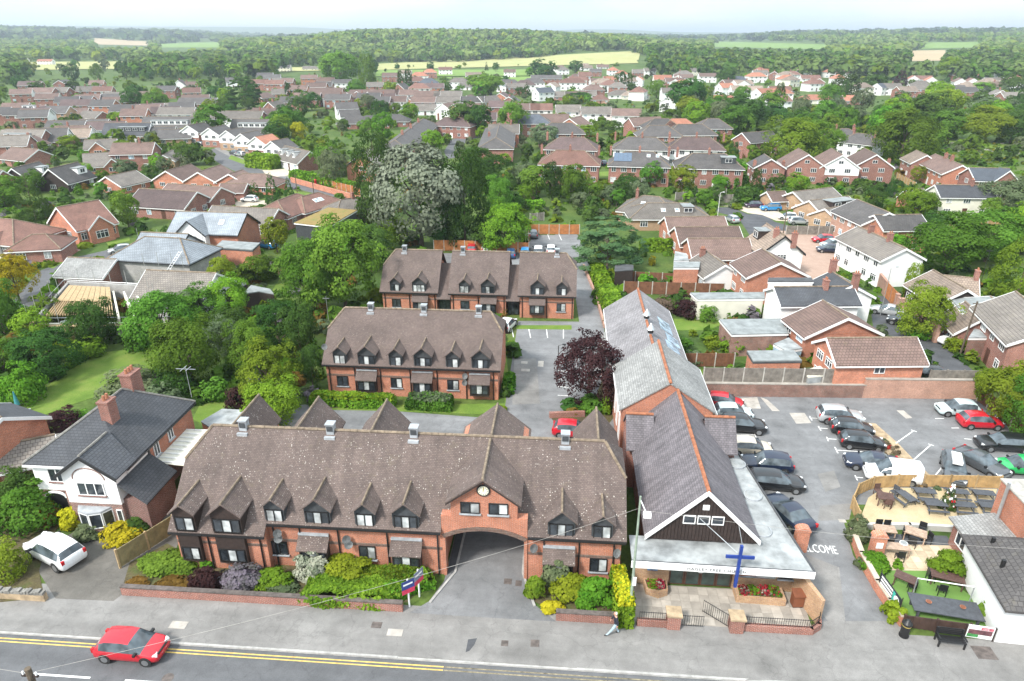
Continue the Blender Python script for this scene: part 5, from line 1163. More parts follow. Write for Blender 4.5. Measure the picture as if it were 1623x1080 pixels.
HR(18,267,62,256, 'D1', 'timber_dark', ck, 'dark clad chalet with white barge boards, left of the pair', W=8.6, gwin=(1,0), dorm=[(.55,-1,2.6, wh)], name='chalet_bungalow')
HR(76,268,123,257, 'D1', 'timber_dark', ck, 'dark clad chalet with white barge boards, right of the pair', W=8.6, gwin=(1,0), dorm=[(.5,-1,3.0, wh)], name='chalet_bungalow')
HR(-30,262,4,270, 'D1', br, ck, 'charcoal roofed chalet cut by the left edge', W=8, gwin=(0,1), dorm=[(.5,-1,2.5, wh)], name='chalet_bungalow')
HR(-10,226,24,229, 'G1', br, pl, 'plum roofed bungalow at the left edge with white verge', W=10, gwin=(0,0), rz=5.4)
HR(18,233,61,237, 'G1', br, cb_, 'brown roofed bungalow with low brick gable, second from the left edge', W=10, gwin=(0,0), rz=5.4)
HR(130,244,180,241, 'G1', bo, cg, 'grey roofed bungalow with large orange brick gable', W=10, gwin=(0,0), rz=5.8, fgable=[(.9,-1,4,1.0, 'brick_orange')])
HR(133,222,185,220, 'G1', bo, cg, 'wide grey roofed bungalow with twin brick gables', W=9, gwin=(1,0), rz=5.2, fgable=[(-.1,-1,4.5,.8, 'brick_orange')])
HR(191,235,232,234, 'G1', bo, ct, 'tan roofed bungalow with small brick gable', W=8, gwin=(1,0))
HR(258,246,276,236, 'G1', bf, cg, 'buff garage with white barge boards beside the round green tree', W=5.5, ez=2.5, rz=4.4, gwin=(0,0), name='garage', cat='garage', win=False)
GAB = [(297,199, wh, br),(330,203, wh, br),(358,207, wh, bf),(381,212, wh, bf),(404,217, wh, br),(429,224, wh, br)]
ORD = ['first', 'second', 'third', 'fourth', 'fifth', 'sixth', 'seventh', 'eighth', 'ninth', 'tenth', 'eleventh', 'twelfth', 'thirteenth', 'fourteenth', 'fifteenth', 'sixteenth', 'seventeenth', 'eighteenth', 'nineteenth', 'twentieth']
for i, (x, y, g_, w_) in enumerate(GAB):
 HR(x, y, x + 27, y - 5, 'G2', w_, rd if i == 4 else ck, ('%s from left of the tall white-gabled houses stepping down the estate road' % ORD[i]) if i != 4 else 'tall white-gabled house with red roof among the charcoal roofed ones', W=7.4, gm=wh, gwin=(2,0), nwin=1, win=True, door=False, group='tall gabled houses on the estate road')
# ---------------- farther rows: (ridge centre px, py, angle, length, type, wall, roof, extras)
def rows(phrase, items):
 for it in items:
  px, py, ang, L, typ, wl, rf_ = it[:7]; kw = it[7] if len(it) > 7 else {}
  HC(px, py, ang, L, typ, wl, rf_, row=phrase, **kw)
G0 = {'gwin': (1,0)}; WG = {'gm': wh, 'gwin': (1,0)}
rows('in the left row under the trees', [(33,141,20,10, 'G2', br, cb_, WG),(75,148,15,10, 'G2', br, cb_, WG),(66,139,0,14, 'G2', br, cb_),(95,138,0,10, 'G2', br, cg),(163,137,10,10, 'G2', br, cy_),(184,146,0,11, 'G2', br, cg),(220,145,0,12, 'G2', br, cb_),(264,136,0,11, 'G2', br, ck),(303,139,20,9, 'G2', bp, cy_)])
rows('in the second left row', [(107,153,12,10, 'G2', bo, ck, G0),(132,152,0,9, 'G2', bo, ck),(164,158,0,10, 'G2', bo, ck),(25,163,10,10, 'G2', br, cb_),(50,166,0,11, 'G2', br, cb_, {'dorm': [(0,-1,5, wh)]}),(314,155,0,17, 'G2', br, ck),(92,168,0,9, 'G2', bf, ck),(122,171,8,9, 'G1', br, cb_, G0)])
rows('in the third left row', [(28,171,14,9, 'G2', br, ck, WG),(54,174,14,10, 'G2', br, ck, WG),(-4,170,14,9, 'G2', br, ck, WG),(147,176,160,10, 'G1', br, cg, {'gwin': (0,1)}),(281,170,0,14, 'G2', br, cg, {'front': wh}),(362,176,-2,26, 'G2', br, cg, {'front': wh}),(268,185,0,18, 'D1', bf, ck, {'dorm': [(.1,-1,13, wh)], 'gwin': (1,0)}),(400,189,-4,14, 'D1', br, ck, {'dorm': [(.1,-1,10, 'render_white')], 'gwin': (1,0)})])
rows('in the fourth left row', [(106,191,5,13, 'G1', br, ck, {'gwin': (0,1)}),(149,189,5,10, 'G1', br, ck),(203,195,0,15, 'D1', wh, sd, {'dorm': [(.3,-1,9, 'timber_grey')], 'gwin': (1,0)}),(40,205,-6,13, 'D1', br, cg, {'dorm': [(-.2,-1,8, wh)], 'gwin': (0,1)}),(82,203,12,9, 'D1', br, ck, WG),(118,204,10,10, 'G1', br, ct, WG),(252,201,12,10, 'G1', bf, ck, G0),(278,205,12,10, 'G1', bf, ck, WG)])
rows('beyond the leafy left gardens', [(431,118,10,12, 'G2', br, ck, WG),(412,126,0,11, 'G2', br, cy_),(436,127,0,12, 'G2', br, cy_),(456,124,0,8, 'G2', br, cb_),(474,135,0,10, 'G2', bo, cb_),(502,131,0,12, 'G2', bo, cb_),(517,139,0,18, 'G2', bo, cb_),(487,147,0,13, 'G2', br, cb_),(462,153,0,10, 'G2', br, ck),(444,141,0,9, 'G1', br, cg),(368,123,20,9, 'G2', wh, ck, WG),(385,128,0,8, 'G1', br, ck)])
rows('in the gabled row left of centre', [(556,145,70,9, 'G2', br, cb_, {'gwin': (1,0), 'gm': wh}),(573,144,70,9, 'G2', br, cb_, {'gwin': (1,0)}),(590,145,70,9, 'G2', br, cb_, {'gwin': (1,0)}),(548,162,20,9, 'G2', wh, ck, WG),(553,174,20,8, 'G1', wh, ck, WG),(603,153,0,9, 'G2', br, ck),(563,184,0,13, 'H1', br, ck),(594,183,0,14, 'H1', br, ck),(624,181,0,12, 'H1', br, ck)])
rows('in the rows at centre left', [(614,142,0,12, 'G2', br, cb_),(645,142,0,12, 'G2', wh, cb_),(677,144,0,13, 'G2', br, cb_),(710,144,0,14, 'G2', br, cg),(626,152,0,11, 'G2', wh, cb_),(672,153,-5,11, 'G2', br, cb_),(707,153,0,13, 'G2', wh, cg),(675,165,0,9, 'G1', wh, cg),(711,163,60,9, 'G2', wh, cb_, WG),(731,164,50,9, 'G2', bf, cg, G0),(772,152,40,11, 'G2', bf, cg, G0),(838,164,0,9, 'G2', br, cb_)])
rows('below the pale field', [(664,132,10,12, 'H2', wh, cy_),(679,124,0,12, 'H2', wh, sb),(727,123,0,13, 'H2', wh, cg),(741,131,0,10, 'G1', wh, cg),(806,126,0,15, 'H2', wh, ck),(832,127,0,13, 'H2', wh, pl),(845,124,0,15, 'H2', wh, ck),(866,119,0,22, 'G2', br, ck),(908,124,0,17, 'H2', wh, cy_),(927,114,0,9, 'G2', br, cy_, {'ez': 7, 'rz': 10}),(944,109,0,10, 'G2', br, ck),(956,124,20,13, 'H2', cr_, ct),(935,134,70,9, 'G2', wh, cg, WG),(861,139,30,10, 'G2', wh, sb, WG)])
rows('behind the white-fronted row', [(892,145,0,10, 'G1', br, cg),(913,145,0,12, 'G1', br, cb_),(931,143,0,10, 'G1', wh, cg),(951,150,0,9, 'H1', bp, cy_),(983,143,0,13, 'H1', wh, cg),(1007,144,0,15, 'H1', cr_, ct),(1012,121,70,7, 'G2', wh, rd, WG),(1011,110,0,9, 'G2', br, cg),(1030,108,0,10, 'G2', wh, cg)])
rows('in the short white-fronted row', [(858,164,0,9, 'G2', br, cy_, {'front': wh, 'gwin': (0,0)}),(901,166,0,10, 'G2', br, cg, {'front': wh}),(945,169,0,12, 'G2', br, cg, {'front': wh}),(993,172,-8,11, 'G2', bo, cb_, {'front': wh})])
rows('just above the semis', [(845,181,0,12, 'H2', br, sb),(872,181,0,13, 'G2', br, cb_),(890,195,0,14, 'H2', br, ck),(912,186,60,9, 'G2', bo, cb_, G0),(1022,186,20,12, 'G2', br, cb_, {'gwin': (0,1)}),(1048,188,0,12, 'H2', wh, ck),(1076,188,0,12, 'H2', wh, rd),(1044,199,0,13, 'H2', br, ck),(1094,197,0,15, 'H2', br, ck),(1130,188,0,11, 'H2', br, ck),(1200,209,25,11, 'G2', br, ck)])
rows('among the right-hand red roofs', [(1050,119,0,12, 'G2', cr_, rd, {'ez': 6, 'rz': 9}),(1083,118,0,14, 'G2', wh, cb_),(1107,108,0,17, 'G2', cr_, cg),(1121,116,0,13, 'G2', wh, cb_),(1170,121,0,13, 'H2', wh, sb),(1199,115,10,14, 'H2', wh, rd),(1119,138,60,10, 'G2', wh, cg, WG),(1144,151,0,11, 'G1', wh, rd, {'name': 'garage', 'cat': 'garage'}),(1194,136,0,10, 'G2', wh, ct),(1213,140,30,13, 'G2', wh, rd, WG),(1237,139,0,12, 'H2', wh, rd),(1231,152,20,13, 'G2', wh, cy_, WG),(1205,107,0,10, 'H2', wh, rd),(1236,107,0,11, 'H2', bp, cy_),(1246,113,20,12, 'H2', wh, ct),(1260,106,0,11, 'H2', wh, rd),(1281,107,0,12, 'H2', wh, rd),(1284,119,0,14, 'G2', wh, cy_),(1315,109,0,9, 'H2', wh, rd),(1254,120,30,10, 'H2', cr_, ct),(1293,150,0,17, 'H1', cr_, rd),(1351,151,0,10, 'G1', br, rd),(1367,131,10,11, 'H2', cr_, ct),(1329,118,0,9, 'H2', wh, rd),(1150,132,20,9, 'G2', wh, rd)])
rows('on the far right hillside', [(1436,137,10,11, 'G2', br, ct),(1448,120,70,10, 'G2', wh, rd, WG),(1464,120,0,12, 'G2', wh, cy_),(1476,122,70,10, 'G2', wh, rd, WG),(1466,134,0,18, 'G2', br, cg),(1502,135,0,19, 'G2', br, ck),(1530,138,0,12, 'G2', br, ck),(1522,124,70,11, 'G2', wh, cb_, WG),(1541,124,70,11, 'G2', wh, cy_, WG),(1527,113,0,16, 'H2', br, cb_),(1553,113,0,10, 'H2', br, rd),(1574,123,0,12, 'G1', wh, cg),(1598,111,0,16, 'H2', wh, cy_),(1620,121,0,12, 'H2', wh, rd),(1612,146,0,16, 'G2', br, cg),(1453,104,0,13, 'H2', br, cy_),(1398,132,30,9, 'G2', wh, sb),(1350,92,0,13, 'G2', br, cg),(1366,90,0,13, 'G2', wh, cg),(1388,91,0,10, 'G2', wh, cg)])
rows('among the far left trees', [(33,92,0,16, 'G2', wh, cy_),(72,94,0,18, 'G2', wh, rd),(100,74,0,18, 'G2', wh, cg),(450,103,0,13, 'G2', cr_, ck),(492,105,0,15, 'G1', wh, cg)])
# houses filling the remaining gaps of the estates
ZH = [('in the thick of the left estate', 0,330,132,236,30,(8,14,100)),('in the upper left-centre estate', 400,640,118,182,18,(0,8,75)),('in the middle estate', 640,850,134,205,14,(0,5,80)),('on the rise right of centre', 860,1120,104,162,18,(0,10,70)),('on the right-hand rise', 1060,1340,96,146,24,(0,20,70)),('on the far right slope', 1380,1623,96,150,12,(0,10,70)),('along the far centre', 640,1060,112,132,12,(0,6))]
for ph, x0, x1, y0, y1, n, angs in ZH:
 k = t = 0
 while k < n and t < n * 40:
  t += 1; px, py = rng.uniform(x0, x1), rng.uniform(y0, y1); p = at(px, py)
  if not free(p.x, p.y, 6.2): continue
  rt_ = ph.startswith('on the r') or 'far' in ph; wl = rng.choice([wh, wh, wh, br] if rt_ else [br, br, wh, bo]); rf_ = rng.choice([rd, cy_, ct, cg, cb_] if rt_ else [cb_, cb_, cg, ck, pl]); ty = rng.choice(['G2', 'H2'] if rt_ else ['G2', 'G2', 'G1', 'D1'])
  c = at(px, py, TYPES[ty][2] * .9); q_ = proj((c.x, c.y, 0)); HC(px, py - 6, rng.choice(angs), rng.uniform(9,13), ty, wl, rf_, row=ph, gwin=(1,1), ch=[(rng.uniform(-.6,.6),0)] if rng.random() < .6 else ()); k += 1
# labels for the rows: order along the photograph
from collections import defaultdict
grp = defaultdict(list)
for e, rw, ds in FAR: grp[rw].append((proj(e.location)[0], e, ds))
for rw, L in grp.items():
 by = defaultdict(list)
 for x, e, ds in L: by[ds].append((x, e))
 for ds, q in by.items():
  q.sort(key=lambda t: t[0])
  for i, (x, e) in enumerate(q):
   e['label'] = ('%s %s' % (ds, rw)) if len(q) == 1 else ('%s %s, %s from left' % (ds, rw, ORD[i])); e['group'] = 'houses ' + rw
# ================================================================== vehicles
plain('light_clear', (.75,.77,.78),.15, var=.05); plain('light_red', (.45,.012,.015),.2, var=.1); plain('plate_yellow', (.65,.48,.06),.5, var=.05)
# stations: x fraction from tail to nose, half-width factor, belt height, roof height (None = no cabin), underside height
PROF = {
 'hatch': (3.95,1.70,[(0,.80,.62, None, .34),(.02,.92,.86, None, .26),(.045,.96,.95,1.0,.22),(.13,1,.95,1.36,.2),(.22,1,.93,1.46,.2),(.46,1,.90,1.50,.2),(.58,1,.89,1.43,.2),(.67,1,.88,1.20,.2),(.76,.99,.88,.90,.2),(.88,.97,.80, None, .2),(.95,.92,.70, None, .22),(.985,.84,.58, None, .26),(1,.72,.46, None, .32)],(.045,.13),(.58,.76),(.09,.70)),
 'suv': (4.6,1.88,[(0,.84,.70, None, .40),(.015,.94,.98, None, .32),(.035,.97,1.06,1.12,.28),(.09,1,1.06,1.55,.26),(.20,1,1.05,1.68,.26),(.45,1,1.03,1.72,.26),(.57,1,1.02,1.62,.26),(.65,1,1.01,1.34,.26),(.72,.99,1.01,1.05,.26),(.86,.97,.96, None, .26),(.95,.93,.86, None, .28),(.985,.86,.70, None, .32),(1,.76,.55, None, .38)],(.035,.10),(.57,.72),(.07,.67)),
 'estate': (4.7,1.80,[(0,.82,.62, None, .34),(.015,.93,.88, None, .26),(.03,.96,.94,.98,.22),(.11,1,.94,1.36,.2),(.24,1,.92,1.44,.2),(.45,1,.90,1.47,.2),(.56,1,.89,1.40,.2),(.65,1,.89,1.15,.2),(.73,.99,.88,.91,.2),(.88,.97,.82, None, .2),(.96,.92,.70, None, .22),(.99,.84,.58, None, .26),(1,.74,.46, None, .32)],(.03,.11),(.56,.73),(.07,.68)),
 'saloon': (4.5,1.80,[(0,.82,.62, None, .34),(.015,.93,.90, None, .26),(.10,.96,.95, None, .22),(.17,.98,.95,.98,.2),(.31,1,.92,1.36,.2),(.42,1,.91,1.42,.2),(.52,1,.90,1.38,.2),(.62,1,.89,1.14,.2),(.71,.99,.88,.91,.2),(.88,.97,.80, None, .2),(.96,.92,.68, None, .22),(.99,.84,.56, None, .26),(1,.74,.44, None, .32)],(.17,.31),(.52,.71),(.24,.66)),
 'van': (4.4,1.80,[(0,.90,.70, None, .36),(.01,.97,1.02,1.78,.28),(.03,1,1.02,1.82,.24),(.40,1,1.02,1.84,.22),(.58,1,1.01,1.80,.22),(.68,1,1.0,1.50,.22),(.78,.99,1.0,1.04,.22),(.90,.96,.90, None, .22),(.97,.9,.72, None, .25),(1,.76,.50, None, .32)], None, (.58,.78),(.56,.72)),
}
CARM = {}
def car_meshes(kind):
 if kind in CARM: return CARM[kind]
 L, W, st, rear, screen, side = PROF[kind]; hw = W / 2; rings = []
 for f, k, zb, zr, zu in st:
  x = (f - .5) * L; h = hw * k
  if zr is None: up = [(h * .90, zb + .015),(h * .62, zb + .055),(0, zb + .075)]
  else:
   t = min(1, max(0,(zr - zb) / .5)); hr = h * (.90-.16 * t); up = [(hr, zr - .05),(hr * .80, zr),(0, zr + .025)]
  half = [(0, zu),(h * .86, zu),(h * .985, zu + .14),(h, (zu + zb) / 2+.06),(h * .965, zb)] + up
  rings.append([(x, y, z) for y, z in half] + [(x, -y, z) for y, z in half[-2:0:-1]])
 n = len(rings[0]); V = [p for r in rings for p in r]; body = []; glass = []
 for i in range(len(rings) - 1):
  f0, f1 = st[i][0], st[i + 1][0]; m = (f0 + f1) / 2
  for j in range(n):
   q = (i * n + j, i * n + (j + 1) % n, (i + 1) * n + (j + 1) % n, (i + 1) * n + j)
   strip = j if j < 7 else n - 1 - j        # 4: belt to roof edge, 5,6: roof
   g = False
   both = st[i][3] is not None and st[i + 1][3] is not None
   if strip == 4 and both and side[0] <= m <= side[1]: g = True
   if strip in (5,6) and both and screen[0] - .001 <= f0 and f1 <= screen[1] + .001: g = True
   if rear and strip in (5,6) and both and rear[0] - .001 <= f0 and f1 <= rear[1] + .001: g = True
   if strip == 4 and both and screen[0] <= m <= screen[1]: g = True
   (glass if g else body).append(q)
 body.append(tuple(range(n - 1,-1,-1))); body.append(tuple(range((len(rings) - 1) * n, len(rings) * n)))
 body = [f[::-1] for f in body]; glass = [f[::-1] for f in glass]
 def sub(fs, name, mat):
  ids = sorted({i for f in fs for i in f}); mp_ = {a: b for b, a in enumerate(ids)}
  return mesh_from(name, [V[i] for i in ids],[tuple(mp_[i] for i in f) for f in fs],[mat], smooth=True, uv=False)
 bm_ = sub(body, 'body', 'trim_white'); gm_ = sub(glass, 'glazing', 'glass_car')
 r = .31 if kind != 'suv' else .36
 def ycyl(rad, y0, y1, name, mat, n=18):
  return MB().yprism([(rad * math.cos(2 * math.pi * i / n), rad * math.sin(2 * math.pi * i / n)) for i in range(n)], y0, y1).mesh(name, mat)
 zn = st[-3][2]; ztail = st[2][2]
 D = dict(L=L, hw=hw, r=r, body=bm_, glass=gm_, tyre=ycyl(r, -.1,.1, 'wheel', 'tyre'), rim=ycyl(r * .66,-.112,.112, 'rim', 'rim', 12), arch=ycyl(r * 1.16,-.06,.06, 'wheel_arch', 'tyre', 18),
    head=MB().box(-.16,.10,-.15,.15,-.07,.07).mesh('headlight', 'light_clear'), tail=MB().box(-.05,.10,-.10,.10,-.14,.14).mesh('tail_light', 'light_red'),
    mirror=MB().box(-.07,.07,-.12,.12,-.07,.07).mesh('mirror', 'plastic_black'), fp=MB().box(-.01,.01,-.26,.26,-.055,.055).mesh('number_plate', 'trim_white'), rp=MB().box(-.01,.01,-.26,.26,-.055,.055).mesh('number_plate', 'plate_yellow'), bump=MB().box(-.04,.04,-hw * .55, hw * .55,-.07,.07).mesh('grille', 'plastic_black'), zn=zn, ztail=ztail, st=st)
 CARM[kind] = D; return D
CARN = {'hatch': 'hatchback_car', 'suv': 'suv_car', 'estate': 'estate_car', 'saloon': 'saloon_car', 'van': 'small_van'}
def car(px, py, head, kind, col, label, z=0.0, full=True, group=None, scale=1.0):
 D = car_meshes(kind); p = at(px, py, z); p.z = z + .02
 e = empty(CARN[kind], p, R(head), label, 'van' if kind == 'van' else 'car', group); e.scale = (scale * (.97 if py > 800 else (.88 if kind == 'suv' else .92)),) * 3
 b = obj('body', D['body'], e); set_mat(b, col); obj('glazing', D['glass'], e)
 L, hw, r = D['L'], D['hw'], D['r']
 for sx, fx in ((1,.5-.185),(-1,.5-.19)):
  for sy in (-1,1):
   obj('wheel_arch', D['arch'], e, (sx * fx * L, sy * (hw - .055), r + .01)); w_ = obj('wheel', D['tyre'], e, (sx * fx * L, sy * (hw - .085), r)); obj('rim', D['rim'], w_)
 for sy in (-1,1):
  obj('headlight', D['head'], e, (L * .452, sy * hw * .66, D['zn'] - .02), R(-28 * sy)); obj('tail_light', D['tail'], e, (-L * .485, sy * hw * .80, D['ztail'] - .12)); obj('mirror', D['mirror'], e, (L * .20, sy * (hw + .06), D['st'][6][2] + .05))
 obj('number_plate', D['fp'], e, (L * .497,0,.48)); obj('number_plate', D['rp'], e, (-L * .497,0,.62)); obj('grille', D['bump'], e, (L * .478,0,.64))
 return e
COL = {'red': (.50,.012,.025), 'white': (.75,.76,.76), 'black': (.012,.013,.015), 'navy': (.012,.02,.045), 'silver': (.46,.48,.49), 'grey': (.10,.11,.12), 'pale': (.52,.62,.63), 'green': (.02,.36,.10), 'blue': (.02,.22,.50), 'cream': (.52,.47,.38), 'darkblue': (.02,.06,.16), 'plum': (.04,.02,.05)}
for k, c in COL.items(): paint('car_' + k, c, metal=.3 if k in ('silver', 'grey') else 0)
car(213,1036,-1, 'hatch', 'car_red', 'red hatchback driving along the road at lower left', z=-.11)
car(90,884,158, 'suv', 'car_white', 'white SUV parked on the tarmac drive of the white house')
CARS = [(1147,645,-12, 'hatch', 'car_red', 'red hatchback half hidden behind the church hall roof'),(1160,662,0, 'hatch', 'car_pale', 'pale hatchback behind the church roof, beside the black pickup-like SUV'),(1176,682,-4, 'suv', 'car_black', 'black SUV nose out beside the church transept'),
 (1188,718,-2, 'hatch', 'car_cream', 'cream car parked against the church flat roof'),(1213,744,176, 'suv', 'car_navy', 'dark blue SUV reversed in beside the cream car'),(1228,772,-5, 'estate', 'car_black', 'black estate in the bay below the dark blue SUV'),(1247,822,112, 'saloon', 'car_navy', 'dark blue car with yellow plate nearest the church entrance drive'),
 (1330,668,-4, 'suv', 'car_silver', 'silver SUV at the head of the central parking row'),(1348,686,-7, 'hatch', 'car_black', 'black hatchback just below the silver SUV in the central row'),(1364,708,-7, 'hatch', 'car_black', 'black hatchback with red tail light, third in the central row'),
 (1379,741,172, 'saloon', 'car_navy', 'navy coupe nose left above the white van'),(1411,760,172, 'van', 'car_white', 'small white van beside the pub garden fence'),(1515,656,180, 'hatch', 'car_pale', 'pale blue hatchback near the back corner of the car park'),(1551,676,0, 'hatch', 'car_red', 'bright red hatchback in the right-hand row of the car park'),
 (1588,711,178, 'estate', 'car_black', 'black car below the bright red hatchback on the right'),(1553,742,-62, 'saloon', 'car_grey', 'dark grey saloon parked askew near the pub'),(1509,752,-112, 'estate', 'car_grey', 'dark grey estate with white roof box beside the pub fence'),(1616,748,176, 'hatch', 'car_green', 'bright green car cut by the right edge'),
 (1405,498,152, 'saloon', 'car_silver', 'silver convertible parked by the brick wall on the side street'),(1430,515,152, 'hatch', 'car_black', 'black hatchback behind the silver convertible on the side street'),(1512,545,205, 'suv', 'car_white', 'white SUV in the driveway beside the leaning pole'),(1466,599,178, 'hatch', 'car_black', 'black hatchback tucked beside the long brick house'),
 (1221,334,185, 'suv', 'car_blue', 'bright blue SUV at the end of the close'),(1194,329,180, 'hatch', 'car_plum', 'dark hatchback left of the bright blue SUV'),(1159,352,110, 'hatch', 'car_silver', 'silver hatchback standing in the close beside the brown roofs'),(1248,348,170, 'hatch', 'car_white', 'white hatchback on the drive behind the silver SUV'),(1266,356,0, 'suv', 'car_silver', 'silver SUV on the drive by the buff bungalows'),
 (1304,384,182, 'hatch', 'car_red', 'red hatchback on the gravel parking by the cottages'),(1316,392,200, 'hatch', 'car_pale', 'pale blue hatchback just below the red one by the cottages'),(1312,400,175, 'hatch', 'car_navy', 'dark car at the front of the gravel parking by the cottages'),
 (804,521,75, 'hatch', 'car_white', 'white car beside the middle brick range with marked bays'),(908,690,-5, 'hatch', 'car_red', 'red car whose roof shows over the front range ridge'),(748,399,95, 'hatch', 'car_red', 'red car against the orange fence behind the rear blocks'),(771,398,95, 'hatch', 'car_white', 'white car against the orange fence behind the rear blocks'),
 (810,407,92, 'hatch', 'car_darkblue', 'dark blue car in the gap between the rear blocks'),(832,405,92, 'hatch', 'car_blue', 'blue car behind the right-hand rear block'),(845,376,95, 'hatch', 'car_grey', 'dark grey car alone at the top of the rear car park'),(853,402,92, 'estate', 'car_white', 'white car, left of the two white ones in the rear car park'),(873,401,92, 'hatch', 'car_white', 'white car, right of the two white ones in the rear car park'),
 (396,320,178, 'hatch', 'car_white', 'white hatchback by the brick garage on the left estate'),(192,401,215, 'hatch', 'car_silver', 'silver car in the lane beside the unfinished grey house'),(424,393,160, 'hatch', 'car_blue', 'blue car beside the arched-window house'),(372,245,150, 'hatch', 'car_grey', 'grey car on a drive below the white-gabled houses'),(381,248,150, 'suv', 'car_silver', 'silver car on a drive below the white-gabled houses'),
 (718,211,5, 'van', 'car_white', 'white van by the curved road in the distance'),(957,262,95, 'hatch', 'car_navy', 'dark car between the two front semis'),(1077,258,95, 'hatch', 'car_black', 'black car right of the semi with solar panels'),(316,231,170, 'hatch', 'car_grey', 'dark car before the leftmost tall gabled house'),(204,217,170, 'hatch', 'car_silver', 'small silver car by the blue-grey chalet')]
for c in CARS: car(*c)
# roof box of the grey estate
for o in list(C.objects):
 if o.get('label', '').startswith('dark grey estate'):
  MB().box(-.9,.9,-.38,.38,1.5,1.75).build('roof_box', 'car_white', o)
# ------------------------------------------------------------------ walking person (one continuous body)
def person(px, py, rz, label):
 b = at(px, py); b.z = .008
 plain('denim', (.36,.46,.52),.9, var=.15, scale=8); plain('jacket', (.018,.022,.035),.8, var=.2, scale=8); plain('skin', (.50,.27,.19),.6, var=.08); plain('shoe', (.02,.02,.02),.6); plain('hair_white', (.62,.60,.56),.8)
 J = {}; vs = []; rad = []; ed = []
 def v(n, p, r): J[n] = len(vs); vs.append(p); rad.append(r)
 def e_(a, b_): ed.append((J[a], J[b_]))
 v('pel', (0,0,.95),.15); v('belly', (.01,0,1.12),.155); v('chest', (.03,0,1.32),.165); v('neck', (.06,0,1.50),.065); v('head', (.09,0,1.60),.095); v('crown', (.09,0,1.72),.085)
 for a, b_ in (('pel', 'belly'),('belly', 'chest'),('chest', 'neck'),('neck', 'head'),('head', 'crown')): e_(a, b_)
 for s, n, kx, kz, ax, az in ((1, 'l', .22,.50,.50,.09),(-1, 'r', -.02,.48,-.22,.10)):
  v('hip' + n, (0, s * .10,.90),.115); v('knee' + n, (kx, s * .11, kz),.075); v('ank' + n, (ax, s * .11, az),.052); v('toe' + n, (ax + .17, s * .12,.045),.042)
  e_('pel', 'hip' + n); e_('hip' + n, 'knee' + n); e_('knee' + n, 'ank' + n); e_('ank' + n, 'toe' + n)
  sx = -s; v('sh' + n, (.03, s * .19,1.40),.075); v('el' + n, (.03 + sx * .10, s * .25,1.14),.055); v('wr' + n, (.10 + sx * .14, s * .25,.92),.038); v('pal' + n, (.13 + sx * .15, s * .25,.84),.034)
  e_('chest', 'sh' + n); e_('sh' + n, 'el' + n); e_('el' + n, 'wr' + n); e_('wr' + n, 'pal' + n)
  for k in range(4):
   v('f%d%s' % (k, n),(.11 + sx * .15 + k * .016, s * .25,.755-.008 * (1 if k in (1,2) else 0)),.009); e_('pal' + n, 'f%d%s' % (k, n))
  v('th' + n, (.17 + sx * .15, s * .235,.80),.010); e_('pal' + n, 'th' + n)
 me = bpy.data.meshes.new('person_src'); me.from_pydata(vs, ed, []); o = bpy.data.objects.new('person_src', me); C.objects.link(o)
 m = o.modifiers.new('s', 'SKIN'); m.use_smooth_shade = True
 for i, d in enumerate(me.skin_vertices[0].data): d.radius = (rad[i], rad[i]); d.use_root = (i == 0)
 sm = o.modifiers.new('u', 'SUBSURF'); sm.levels = 2; sm.render_levels = 2
 dg = bpy.context.evaluated_depsgraph_get(); ev = bpy.data.meshes.new_from_object(o.evaluated_get(dg)); ev.name = 'body'
 C.objects.unlink(o); bpy.data.objects.remove(o)
 ev.materials.clear()
 for mm in ('denim', 'jacket', 'skin', 'shoe'): ev.materials.append(MATS[mm])
 for p in ev.polygons:
  c = p.center; k = 0
  if c.z > 1.47: k = 2
  elif c.z > .93 and not (abs(c.y) > .2 and c.z < .95): k = 1
  elif abs(c.y) > .2: k = 2
  elif c.z < .11: k = 3
  p.material_index = k
 pe = empty('person', b, rz, label, 'person'); obj('body', ev, pe)
 hb = MB(); n = 8
 vs2 = [(.09-.035+.105 * math.cos(a) * math.sin(t),.1 * math.sin(a) * math.sin(t),1.635+.105 * math.cos(t)) for t in (.25,.7,1.15,1.6,2.0) for a in [math.pi * .42+1.16 * math.pi * i / n for i in range(n + 1)]]
 hb.add(vs2,[(r * (n + 1) + i, (r + 1) * (n + 1) + i, (r + 1) * (n + 1) + i + 1, r * (n + 1) + i + 1) for r in range(4) for i in range(n)]); hb.build('hair', 'hair_white', pe, smooth=True)
 nb = MB(); nb.add([(.185,-.015,1.60),(.185,.015,1.60),(.212,0,1.595),(.18,0,1.645)],[(0,2,3),(2,1,3),(0,1,2)]); nb.build('nose', 'skin', pe)
 for s in (-1,1): MB().box(.178,.186, s * .035-.012, s * .035+.012,1.638,1.652).build('eye', 'trim_black', pe); MB().box(.07,.11, s * .098-.01, s * .098+.01,1.59,1.65).build('ear', 'skin', pe)
 MB().box(.178,.186,-.025,.025,1.552,1.560).build('mouth', 'notice_orange', pe)
person(975,1006, R(184), 'man in dark jacket and pale jeans striding along the pavement')
